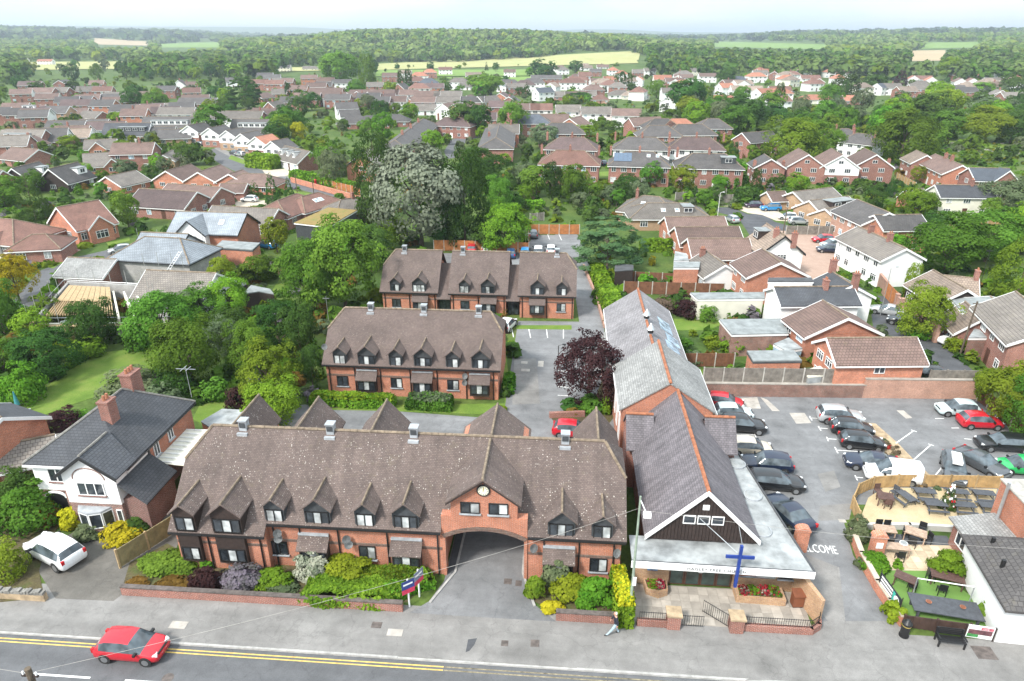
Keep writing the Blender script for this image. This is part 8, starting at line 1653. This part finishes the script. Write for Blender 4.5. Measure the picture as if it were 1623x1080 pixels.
# ---- trees and large shrubs one by one: base x,y, top y, width, shape, leaf, name, label
T = [(668,392,230,140, 'tall', 'leaf_silver', 'silver_poplar', 'large silver-white poplar in front of the dark conifers'),(600,352,212,66, 'column', 'leaf_con', 'conifer', 'tall dark conifer left of the silver poplar'),(738,392,238,74, 'column', 'leaf_con', 'conifer', 'tall dark conifer right of the silver poplar'),(704,385,290,70, 'round', 'leaf_dark', 'tree', 'dark tree tucked behind the silver poplar'),
 (764,300,234,76, 'round', 'leaf_dark', 'oak_tree', 'dark rounded tree above the right conifer'),(788,350,278,46, 'tall', 'leaf_mid', 'tree', 'slim green tree between conifer and rear car park'),(800,398,324,76, 'round', 'leaf_bright', 'tree', 'bright green tree beside the rear car park'),(770,398,350,50, 'round', 'leaf_dark', 'tree', 'dark tree behind the orange fence'),
 (875,322,261,34, 'tall', 'leaf_con', 'tree', 'dark upright tree, left of the pair below the red roofed semi'),(904,322,264,42, 'tall', 'leaf_mid', 'tree', 'green upright tree, right of the pair below the red roofed semi'),(962,426,344,112, 'cedar', 'leaf_cedar', 'cedar_tree', 'spreading blue-green cedar beside the rear lane'),(932,645,528,102, 'loose', 'leaf_purple', 'copper_tree', 'dark purple tree in the courtyard beside the church hall'),
 (548,486,352,112, 'round', 'leaf_mid', 'tree', 'large green tree left of the rear blocks'),(500,492,380,80, 'round', 'leaf_mid', 'tree', 'green tree left of the large one by the rear blocks'),(590,430,358,60, 'round', 'leaf_dark', 'tree', 'dark green tree behind the left rear block'),(622,396,348,50, 'round', 'leaf_yel', 'tree', 'yellow-green tree at the foot of the silver poplar'),(568,420,362,60, 'round', 'leaf_bright', 'tree', 'bright tree behind the large one by the rear blocks'),
 (480,575,482,60, 'tall', 'leaf_dark', 'tree', 'dark tree against the left end of the middle range'),(497,620,548,40, 'tall', 'leaf_dark', 'tree', 'dark narrow tree beside the middle range hedge'),(432,650,540,96, 'loose', 'leaf_yel', 'tree', 'feathery yellow-green tree behind the long range'),(440,676,606,88, 'round', 'leaf_bright', 'tree', 'bright green tree just over the long range roof'),(400,600,512,70, 'round', 'leaf_mid', 'tree', 'green tree above the right lawn strip'),(445,560,480,70, 'round', 'leaf_dark', 'tree', 'dark tree above the feathery yellow-green one'),
 (306,612,508,100, 'round', 'leaf_mid', 'tree', 'broad green tree between the two left lawns'),(270,640,560,66, 'shrub', 'leaf_dark', 'shrub', 'dark evergreen shrub beside the right lawn strip'),(335,640,592,50, 'shrub', 'leaf_mid', 'shrub', 'green shrub at the left lawn strip'),(265,556,462,100, 'round', 'leaf_mid', 'tree', 'spreading tree at the top right of the left lawn'),(322,520,458,84, 'round', 'leaf_mid', 'tree', 'green tree below the mossy roofed bungalow'),(155,552,478,72, 'round', 'leaf_dark', 'tree', 'dark tree beside the timber summerhouse'),(370,512,440,60, 'round', 'leaf_bright', 'tree', 'bright tree right of the mossy roofed bungalow'),(356,462,406,40, 'round', 'leaf_yel', 'small_tree', 'light green small tree beside the white gable'),(410,450,405,50, 'round', 'leaf_mid', 'tree', 'green tree beside the brick extension'),(470,450,396,60, 'round', 'leaf_mid', 'tree', 'green tree left of the curved garden fence'),(440,400,344,40, 'round', 'leaf_yel', 'small_tree', 'yellow-green young tree beside the arched-window house'),
 (28,645,562,70, 'shrub', 'leaf_bright', 'shrub', 'big glossy shrub at the left end of the left lawn'),(80,600,528,88, 'round', 'leaf_dark', 'tree', 'dark green tree along the left lawn'),(132,572,526,52, 'shrub', 'leaf_bright', 'shrub', 'bright glossy hedge shrub along the left lawn'),(40,600,545,60, 'shrub', 'leaf_dark', 'shrub', 'dark shrub behind the big glossy one'),(55,528,462,74, 'shrub', 'leaf_yel', 'clipped_bush', 'large golden-green clipped ball at the building site'),(32,478,400,64, 'loose', 'leaf_gold', 'golden_tree', 'golden yellow tree beside the building site'),(8,530,448,60, 'round', 'leaf_mid', 'tree', 'green tree cut by the left edge near the golden one'),
 (195,648,576,104, 'shrub', 'leaf_grey', 'shrub', 'grey-green shrub mass behind the white house'),(250,660,600,60, 'shrub', 'leaf_grey', 'shrub', 'grey-green shrub right of the white house chimney'),(88,696,640,68, 'shrub', 'leaf_purple', 'shrub', 'purple leaved shrub left of the white house'),(120,680,645,40, 'shrub', 'leaf_bright', 'shrub', 'bright shrub beside the purple one'),(374,652,600,38, 'shrub', 'leaf_purple', 'shrub', 'purple shrub behind the long range'),(215,560,505,50, 'shrub', 'leaf_mid', 'shrub', 'green shrub at the top edge of the left lawn'),
 (26,852,755,104, 'shrub', 'leaf_mid', 'shrub', 'tall green shrub mass at the left edge by the drive'),(15,806,735,70, 'shrub', 'leaf_dark', 'shrub', 'dark shrub at the left edge beside the low wing'),(4,925,850,62, 'shrub', 'leaf_yel', 'shrub', 'yellow-green shrub at the left edge above the stone wall'),(72,838,792,40, 'shrub', 'leaf_rust', 'shrub', 'rusty tipped shrub beside the porch'),
 (1088,506,462,42, 'shrub', 'leaf_purple', 'shrub', 'dark purple shrub at the garden lawn'),(1050,498,465,46, 'shrub', 'leaf_brown', 'shrub', 'coppery shrub left of the purple one'),(1165,564,524,46, 'shrub', 'leaf_bright', 'shrub', 'bright green bush before the wide garage'),(1122,512,478,36, 'shrub', 'leaf_mid', 'shrub', 'green shrub right of the purple one'),(1208,584,566,26, 'shrub', 'leaf_mid', 'climber', 'dense ivy mass on the flat-roofed garage'),(1082,560,530,40, 'shrub', 'leaf_mid', 'shrub', 'green shrub beside the church hall eaves'),(1130,555,528,30, 'shrub', 'leaf_yel', 'shrub', 'yellow flowering shrub in the church-side garden'),(1100,580,552,36, 'shrub', 'leaf_grey', 'shrub', 'silvery shrub in the church-side garden'),(1033,422,402,14, 'shrub', 'leaf_gold', 'shrub', 'small golden shrub near the cedar'),(1022,455,428,26, 'shrub', 'leaf_bright', 'shrub', 'bright shrub right of the cedar shed'),(1045,462,440,24, 'shrub', 'leaf_dark', 'shrub', 'dark shrub behind the brown fence'),
 (1440,476,418,24, 'column', 'leaf_yel', 'conifer', 'golden-topped columnar conifer beside the cottage end wall'),(1495,432,340,116, 'round', 'leaf_mid', 'ash_tree', 'large green ash right of the cottage terrace'),(1560,415,335,100, 'round', 'leaf_mid', 'tree', 'green tree right of the large ash'),(1608,478,384,84, 'column', 'leaf_yel', 'conifer', 'bright golden-green conifer at the right edge'),(1456,534,455,76, 'round', 'leaf_yel', 'lilac_bush', 'light green tree with pale blossom by the side street'),(1600,345,280,90, 'round', 'leaf_grey', 'tree', 'grey-green tree right of the cream cottage'),(1588,672,574,84, 'round', 'leaf_yel', 'tree', 'yellow-green tree at the right of the car park'),(1618,694,604,66, 'round', 'leaf_mid', 'tree', 'green tree at the right edge above the black car'),(1556,636,585,40, 'round', 'leaf_yel', 'tree', 'yellow-green tree at the back right corner of the car park'),
 (1238,580,560,20, 'shrub', 'leaf_mid', 'shrub', 'small green shrub by the white lean-to') if False else (1520,560,530,40, 'shrub', 'leaf_lime', 'shrub', 'yellow-green shrub beside the leaning pole'),(1545,545,515,30, 'shrub', 'leaf_bright', 'shrub', 'bright shrub beside the carport'),(1478,596,570,12, 'shrub', 'leaf_bright', 'shrub', 'small bright shrub beside the black hatchback'),(1460,540,510,36, 'shrub', 'leaf_bright', 'shrub', 'bright green shrub under the light green tree by the side street'),
 (1330,312,290,26, 'shrub', 'leaf_mid', 'shrub', 'green shrub behind the flat-dormered bungalow'),(1232,302,270,36, 'shrub', 'leaf_dark', 'clipped_bush', 'dark rounded bush left of the close garage'),(1262,306,274,36, 'round', 'leaf_bright', 'small_tree', 'bright tree right of the dark rounded bush'),(1080,308,262,38, 'round', 'leaf_yel', 'tree', 'yellow-green tree below the semis'),(1030,296,256,36, 'round', 'leaf_mid', 'tree', 'green tree before the semi with solar panels'),(965,320,292,26, 'shrub', 'leaf_dark', 'clipped_bush', 'dark rounded bush below the semi with solar panels'),(935,352,320,30, 'shrub', 'leaf_dark', 'shrub', 'dark round shrub in the gardens above the cedar'),(968,322,318,10, 'shrub', 'leaf_lime', 'clipped_bush', 'small pale ball bush in the gardens'),(835,322,292,24, 'shrub', 'leaf_brown', 'shrub', 'bare greyish shrub in the gardens beyond the car park'),(850,312,262,50, 'round', 'leaf_mid', 'tree', 'green tree left of the upright pair'),(830,300,258,40, 'round', 'leaf_grey', 'tree', 'grey-green tree beyond the dark rounded one'),(1410,312,276,20, 'cone', 'leaf_dark', 'conifer', 'small dark cone conifer below the right gabled house'),(1388,312,286,22, 'shrub', 'leaf_purple', 'shrub', 'purple shrub left of the small cone conifer'),(1160,262,225,16, 'column', 'leaf_con', 'conifer', 'dark narrow conifer by the flat-dormered semi'),(1180,275,255,22, 'shrub', 'leaf_bright', 'shrub', 'bright shrub between semi and red brick house'),(1158,300,284,18, 'shrub', 'leaf_purple', 'shrub', 'purple bush below the flat-dormered semi'),(1140,300,272,36, 'shrub', 'leaf_mid', 'shrub', 'green shrub below the flat-dormered semi'),
 (1250,262,188,88, 'round', 'leaf_yel', 'oak_tree', 'big yellow-green tree behind the red brick gables'),(1295,256,192,70, 'round', 'leaf_mid', 'oak_tree', 'big green tree right of the yellow-green one'),(1425,262,172,92, 'round', 'leaf_mid', 'oak_tree', 'large green oak beside the brick terrace'),(1560,226,168,76, 'round', 'leaf_yel', 'oak_tree', 'large yellow-green tree above the allotments'),(1500,222,172,60, 'round', 'leaf_mid', 'oak_tree', 'green tree left of the large yellow-green one'),(1600,228,172,66, 'round', 'leaf_dark', 'oak_tree', 'dark tree at the right edge above the allotments'),(1470,232,198,60, 'round', 'leaf_mid', 'tree', 'green tree right of the large oak'),(1085,184,124,62, 'round', 'leaf_dark', 'oak_tree', 'very dark large tree above the hipped houses'),(1090,190,152,40, 'round', 'leaf_yel', 'tree', 'pale yellow-green tree before the very dark one'),(1178,212,152,60, 'round', 'leaf_dark', 'oak_tree', 'dark tree right of the hipped houses'),(1152,186,148,40, 'round', 'leaf_dark', 'tree', 'dark tree beside the orange-red garage'),(1216,196,165,60, 'round', 'leaf_dark', 'tree', 'dark green tree below the big red and white house'),(1125,172,145,22, 'cone', 'leaf_con', 'conifer', 'dark cone conifer beside the orange-red garage'),
 (1336,156,118,44, 'column', 'leaf_con', 'conifer', 'dark conifer clump among the red roofs'),(1386,148,118,34, 'round', 'leaf_dark', 'tree', 'dark rounded tree beside the tan roofed house'),(1426,136,105,24, 'cone', 'leaf_purple', 'copper_tree', 'dark purple cone tree on the right hillside'),(1500,128,90,36, 'round', 'leaf_yel', 'tree', 'yellow-green tree between the white gables on the right hillside'),(1602,152,114,38, 'round', 'leaf_dark', 'tree', 'dark rounded tree at the right edge hillside'),(1555,150,130,36, 'round', 'leaf_bright', 'tree', 'bright rounded tree right of the long brick building'),
 (60,356,268,58, 'cone', 'leaf_con', 'conifer', 'big dark conifer above the red roofed brick house'),(10,330,278,60, 'round', 'leaf_mid', 'tree', 'green tree at the left edge below the chalets'),(205,362,306,42, 'tall', 'leaf_mid', 'tree', 'dark green tree right of the red roofed brick house'),(117,385,368,20, 'shrub', 'leaf_dark', 'clipped_bush', 'clipped dark bush between the red roofed houses'),(433,322,268,26, 'cone', 'leaf_dark', 'conifer', 'slim spruce, left of the two on the estate road'),(459,312,277,16, 'cone', 'leaf_dark', 'conifer', 'slim spruce, right of the two on the estate road'),(405,314,284,26, 'cone', 'leaf_dark', 'conifer', 'dark broad conifer beside the brick garage'),(302,262,228,42, 'round', 'leaf_dark', 'tree', 'dark rounded tree by the estate road'),(238,264,236,36, 'round', 'leaf_dark', 'tree', 'dark tree left of the buff garage'),(530,296,232,50, 'loose', 'leaf_grey', 'birch_tree', 'weeping grey-green birch beside the orange gabled house'),(520,275,228,40, 'round', 'leaf_mid', 'tree', 'green tree left of the weeping birch'),(686,244,206,34, 'round', 'leaf_bright', 'tree', 'bright rounded tree at the curved road'),(112,238,214,32, 'round', 'leaf_lime', 'small_tree', 'yellow-green rounded tree among the left bungalows'),(88,186,170,34, 'round', 'leaf_mid', 'tree', 'green tree in the third left row'),(66,196,186,26, 'round', 'leaf_yel', 'tree', 'yellow-green tree in the third left row'),(214,178,142,34, 'round', 'leaf_dark', 'tree', 'dark tree at the green, left one of two'),(250,180,142,38, 'round', 'leaf_mid', 'tree', 'grey-green tree at the green, right one of two'),(390,172,122,54, 'cedar', 'leaf_con', 'cedar_tree', 'large dark cedar among the left estate'),(369,172,150,12, 'cone', 'leaf_yel', 'conifer', 'slim golden conifer left of the large cedar'),(118,150,128,22, 'round', 'leaf_dark', 'tree', 'dark tree in the left row under the woods'),(140,152,136,24, 'round', 'leaf_dark', 'tree', 'second dark tree in the left row under the woods'),(475,225,193,22, 'round', 'leaf_gold', 'golden_tree', 'golden yellow tree in the leafy belt'),
 (540,138,82,62, 'round', 'leaf_mid', 'oak_tree', 'very large rounded tree beyond the centre-left estate'),(583,140,85,26, 'column', 'leaf_mid', 'poplar', 'tall narrow poplar beside the very large rounded tree'),(648,142,110,14, 'column', 'leaf_con', 'conifer', 'dark narrow conifer, right of the poplar'),(636,142,112,12, 'column', 'leaf_con', 'conifer', 'dark narrow conifer, left of its pair at centre left'),(735,216,160,50, 'round', 'leaf_dark', 'oak_tree', 'dark tree, left of the pair above the curved road'),(812,218,160,42, 'round', 'leaf_mid', 'oak_tree', 'green tree, right of the pair above the curved road'),(760,216,165,40, 'round', 'leaf_dark', 'oak_tree', 'dark tree in the middle above the curved road'),(770,152,118,60, 'round', 'leaf_mid', 'oak_tree', 'broad green tree before the white row'),(860,122,88,54, 'shrub', 'leaf_dark', 'oak_tree', 'broad dark tree at the foot of the pale field'),(912,118,96,22, 'round', 'leaf_dark', 'tree', 'dark tree right of the broad one at the pale field'),(629,110,97,10, 'shrub', 'leaf_dark', 'tree', 'small lone tree in the pale field, left one'),(681,110,95,15, 'shrub', 'leaf_dark', 'tree', 'lone tree in the pale field, right one'),(862,236,196,44, 'round', 'leaf_grey', 'tree', 'grey-green tree right of the billboard'),(925,222,196,40, 'loose', 'leaf_lime', 'willow_tree', 'pale willow behind the semis'),(968,214,190,34, 'round', 'leaf_dark', 'tree', 'dark tree, left of the pair above the semis'),(1003,214,188,32, 'round', 'leaf_dark', 'tree', 'dark tree, right of the pair above the semis'),(967,145,122,18, 'cone', 'leaf_yel', 'conifer', 'golden conifer among the white houses'),(982,142,114,18, 'column', 'leaf_con', 'conifer', 'dark conifer right of the golden one'),(997,142,116,10, 'column', 'leaf_con', 'conifer', 'second dark conifer right of the golden one'),(835,152,128,16, 'cone', 'leaf_con', 'conifer', 'dark conifer before the white row'),(1058,134,118,8, 'column', 'leaf_con', 'conifer', 'slim dark conifer before the cream gabled house'),(1150,140,108,28, 'round', 'leaf_dark', 'tree', 'dark tree among the white houses at right'),(920,160,146,34, 'round', 'leaf_dark', 'tree', 'dark tree behind the four white-fronted houses'),(1120,290,262,34, 'shrub', 'leaf_brown', 'shrub', 'brownish shrub in the semi gardens')]
for t in T: tree(*t[:8], cat='shrub' if t[4] == 'shrub' and 'tree' not in t[6] else 'tree')
# ---- garden trees filling the estates (each a tree of its own)
CN = {'leaf_mid': 'mid green', 'leaf_dark': 'dark green', 'leaf_yel': 'yellow-green', 'leaf_grey': 'grey-green', 'leaf_bright': 'bright green', 'leaf_con': 'blackish green', 'leaf_lime': 'lime', 'leaf_purple': 'purple'}
ZON = [('in the leafy belt left of centre', 330,640,150,232,34,6,11,2.2),('in the tree belt right of centre', 1090,1420,158,232,30,7,12,2.2),('in the right-hand woodland edge', 1380,1623,165,226,24,8,14,2.4),('in the gardens behind the semis', 850,1110,160,215,24,4,7.5,1.2),('in the semi gardens', 850,1200,262,335,24,2.5,5.5,.8),
 ('among the left bungalows', 0,330,190,320,30,2.5,5.0,1.0),('along the top of the left estate', 0,420,128,172,24,6,10,1.5),('among the centre-left rows', 560,840,130,200,26,5,9,1.5),('among the red and white roofs', 1050,1623,104,160,28,4,8.5,2.0),('below the pale field', 640,1060,106,160,24,5,10,1.5),('in the right-hand gardens', 1330,1623,280,430,16,3,6,1.0),('in the wood below the left hills', 0,420,108,130,26,9,14,2.0),('in the gardens beyond the rear car park', 790,960,280,345,12,2.2,4.5,.6),('in the left back gardens', 0,480,420,600,12,2.5,5,.6)]
LB = defaultdict(list)
for ph, x0, x1, y0, y1, n, h0, h1, mg in ZON:
 k = tr_ = 0
 while k < n and tr_ < n * 14:
  tr_ += 1; px, py = rng.uniform(x0, x1), y0 + (y1 - y0) * rng.random() ** .8; p = at(px, py)
  if not free(p.x, p.y, mg): continue
  # keep clear of the houses' view: no tall tree directly in front of a house
  h = rng.uniform(h0, h1)
  if h > 6 and not all(free(p.x * f, p.y * f, .3, False) for f in (1.02,1.04,1.07)): h *= .5
  m = rng.choice(['leaf_mid', 'leaf_mid', 'leaf_dark', 'leaf_dark', 'leaf_yel', 'leaf_grey', 'leaf_bright', 'leaf_con']); kd = rng.choice(['round', 'round', 'round', 'tall', 'loose']) if m != 'leaf_con' else rng.choice(['column', 'cone'])
  wd_ = h * (rng.uniform(.75,1.1) if kd not in ('column', 'cone') else rng.uniform(.35,.5)); small = h < 3.4
  if small and kd == 'round': kd = 'shrub'
  e = tree_at(p, h, wd_, kd, m, 'garden_tree' if not small else 'garden_shrub', None, 'tree' if not small else 'shrub', 'trees ' + ph)
  LB[(ph, m, kd in ('column', 'cone'), small)].append((px, e)); k += 1
for (ph, m, con, small), q in LB.items():
 q.sort(key=lambda t: t[0]); nm = '%s %s%s %s' % (CN[m], 'low ' if small and con else '', 'conifer' if con else ('shrub' if small else 'tree'), ph)
 for i, (x, e) in enumerate(q): e['label'] = nm if len(q) == 1 else '%s, %s from left' % (nm, ORD[min(i, 19)])
# ---- ground cover nobody could count: low garden growth, allotment crops
def clump_mesh(name, B, Hh, Wd, mats, q, midx=None, kind='shrub'):
 """many small clumps in one mesh: B (n,3) bases, sizes Hh, Wd; q quads each"""
 n = len(B); P0, N0, r0 = crown_arrays(kind, q * 40,30)
 idx = nrg.integers(0,40, n); P0 = P0.reshape(40, q, 3); N0 = N0.reshape(40, q, 3); r0 = r0.reshape(40, q)
 a = nrg.random(n) * 6.283; ca, sa = np.cos(a)[:, None], np.sin(a)[:, None]; P_ = P0[idx]; Nn = N0[idx]
 X = (P_[..., 0] * ca - P_[..., 1] * sa) * Wd[:, None] + B[:, 0:1]; Y = (P_[..., 0] * sa + P_[..., 1] * ca) * Wd[:, None] + B[:, 1:2]; Z = P_[..., 2] * Hh[:, None] + B[:, 2:3]
 NX = Nn[..., 0] * ca - Nn[..., 1] * sa; NY = Nn[..., 0] * sa + Nn[..., 1] * ca
 S = (Wd[:, None] * (1.9 / math.sqrt(q)) * (.7+.6 * nrg.random((n, q)))).ravel(); tint = nrg.random(n)[:, None]
 me = quad_mesh(name, np.stack([X.ravel(), Y.ravel(), Z.ravel()],1), np.stack([NX.ravel(), NY.ravel(), Nn[..., 2].ravel()],1), S, np.clip(.55 * tint + .45 * r0[idx],0,1).ravel(), mats, None if midx is None else np.repeat(midx, q),1.2)
 return me
def stuff(name, me, label, cat): return tag(obj(name, me), label, cat, None, 'stuff')
EXCL.append([(13,46),(47,46),(47,64.2),(13,63)])
pts = []; k = 0
while len(pts) < 3300 and k < 20000:
 k += 1; u = rng.random(); px = rng.uniform(-20,1640); py = 125+225 * u if rng.random() < .72 else rng.uniform(350,640)
 p = at(px, py)
 if free(p.x, p.y, .5): pts.append((p.x, p.y, 0))
B = np.array(pts); Wd = 1.0+2.2 * nrg.random(len(B)) ** 2; Hh = .5+2.0 * nrg.random(len(B)) ** 1.7
mi = nrg.choice(7, len(B), p=[.30,.22,.16,.12,.10,.06,.04])
stuff('garden_undergrowth', clump_mesh('garden_undergrowth', B, Hh, Wd, ['leaf_mid', 'leaf_dark', 'leaf_yel', 'leaf_bright', 'leaf_grey', 'leaf_rust', 'leaf_lilac'],42, mi), 'low mixed shrubs and flowers filling the back gardens', 'undergrowth')
pts = []; k = 0
while len(pts) < 800 and k < 9000:
 k += 1; p = at(rng.uniform(-30,1650),104+160 * rng.random())
 if free(p.x, p.y, 1.6): pts.append((p.x, p.y, 0))
B = np.array(pts); hh = 2.0+3.2 * nrg.random(len(B)) ** 1.4
stuff('estate_greenery', clump_mesh('estate_greenery', B, hh, hh * (.8+.5 * nrg.random(len(B))),['leaf_mid', 'leaf_dark', 'leaf_yel', 'leaf_bright', 'leaf_grey'],70, nrg.choice(5, len(B), p=[.36,.24,.16,.12,.12]), 'round'), 'smaller garden trees and bushes crowding between the distant houses', 'greenery')
B = np.array([tuple(at(rng.uniform(1430,1640), rng.uniform(228,262))) for _ in range(260)]); stuff('allotment_crops', clump_mesh('allotment_crops', B, .3+.6 * nrg.random(260),.7+1.2 * nrg.random(260),['leaf_yel', 'leaf_gold', 'leaf_grey', 'leaf_white', 'leaf_bright'],36, nrg.choice(5,260, p=[.35,.15,.2,.1,.2])), 'patchwork of low allotment crops at the right', 'crops')
B = np.array([tuple(at(*p)) for p in [(1400+10 * i + rng.uniform(-4,4),705 + i * 11 + rng.uniform(-6,6)) for i in range(7)] for _ in range(6)]) + nrg.normal(size=(42,3)) * np.array([.5,.5,0]); stuff('bed_plants', clump_mesh('bed_plants', B, .2+.4 * nrg.random(42),.4+.4 * nrg.random(42),['leaf_brown', 'leaf_red', 'leaf_grey'],30, nrg.choice(3,42, p=[.6,.15,.25])), 'dry low plants in the car park bed', 'plants')
# ---- far woodland: hills beyond the village
fpoly = [[tuple(on_terrain(*c)[:2]) for c in q] for q, m in FIELDS]
def far_trees(n, d0, d1, accept, h0, h1, wf):
 out = []
 D = np.sqrt(d0 ** 2 + (d1 ** 2 - d0 ** 2) * nrg.random(n)); ax = -120+1870 * nrg.random(n); th = np.arctan((ax - 811.5) / 1184.0)
 xr, yr_ = D * np.sin(th), D * np.cos(th); X = xr * math.cos(YAW) - yr_ * math.sin(YAW); Y = xr * math.sin(YAW) + yr_ * math.cos(YAW); Z = hfun(X, Y)
 for x, y, z, d, a in zip(X, Y, Z, D, ax):
  if any(inside(f, x, y) for f in fpoly): continue
  if any(inside(q, *proj((x, y, z + h1 * f))[:2]) for q, m in FIELDS for f in (.15,.4,.65,.9)): continue
  if accept(a, d, x, y): out.append((x, y, z))
 B = np.array(out); h = h0 + (h1 - h0) * nrg.random(len(B)); return B, h, h * wf * (.8+.5 * nrg.random(len(B)))
def acc_near(a, d, x, y):
 py = proj((x, y, 0))[1]
 if d < 640: return free(x, y, 3) and py < 116 and (a < 440 or 470 < a < 600 or a > 1160) and rng.random() < .5
 if d < 1000 and 585 < a < 1030: return rng.random() < .05
 return rng.random() < (.8 if a > 400 else .62)
B, h, wd = far_trees(5200,560,1150, acc_near, 8,15,.85); stuff('valley_woodland', clump_mesh('valley_woodland', B, h, wd, ['leaf_far', 'leaf_mid', 'leaf_dark', 'leaf_yel'],60, nrg.choice(4, len(B), p=[.45,.25,.2,.1]), 'round'), 'broken woodland and hedgerow trees beyond the village', 'woodland')
B, h, wd = far_trees(9000,1000,2300, lambda a, d, x, y: (430 < a < 1020 and d > 1000) or (a > 1000 and rng.random() < .55) or (a < 430 and rng.random() < .45),11,17,.95); stuff('forest', clump_mesh('forest', B, h, wd, ['leaf_far', 'leaf_mid', 'leaf_yel', 'leaf_dark'],34, nrg.choice(4, len(B), p=[.55,.2,.1,.15]), 'round'), 'dense forest covering the hill beyond the pale field', 'forest')
B, h, wd = far_trees(5200,2300,5200, lambda a, d, x, y: rng.random() < .7 or (a < 290 and 3000 < d < 3900),13,20,1.6); stuff('distant_woods', clump_mesh('distant_woods', B, h, wd, ['leaf_far', 'leaf_pine', 'leaf_dark'],20, nrg.choice(3, len(B), p=[.5,.3,.2]), 'round'), 'woods on the farthest visible ridges', 'woodland')
# ---- haze over the whole scene
hb = MB().box(-15500,15500,-60,17000,-14,170).mesh('haze', 'trim_white'); hb.materials.clear()
hm = bpy.data.materials.new('haze_air'); hm.use_nodes = True; hn = hm.node_tree; hn.nodes.remove(hn.nodes['Principled BSDF'])
pv = hn.nodes.new('ShaderNodeVolumePrincipled'); pv.inputs['Density'].default_value = HAZE; pv.inputs['Color'].default_value = (.80,.90,1.0,1); pv.inputs['Anisotropy'].default_value = .3; hn.links.new(pv.outputs[0], hn.nodes['Material Output'].inputs['Volume'])
hb.materials.append(hm)
if HAZE > 0: tag(obj('haze', hb), 'pale summer haze in the air over the village', 'haze', None, 'stuff')
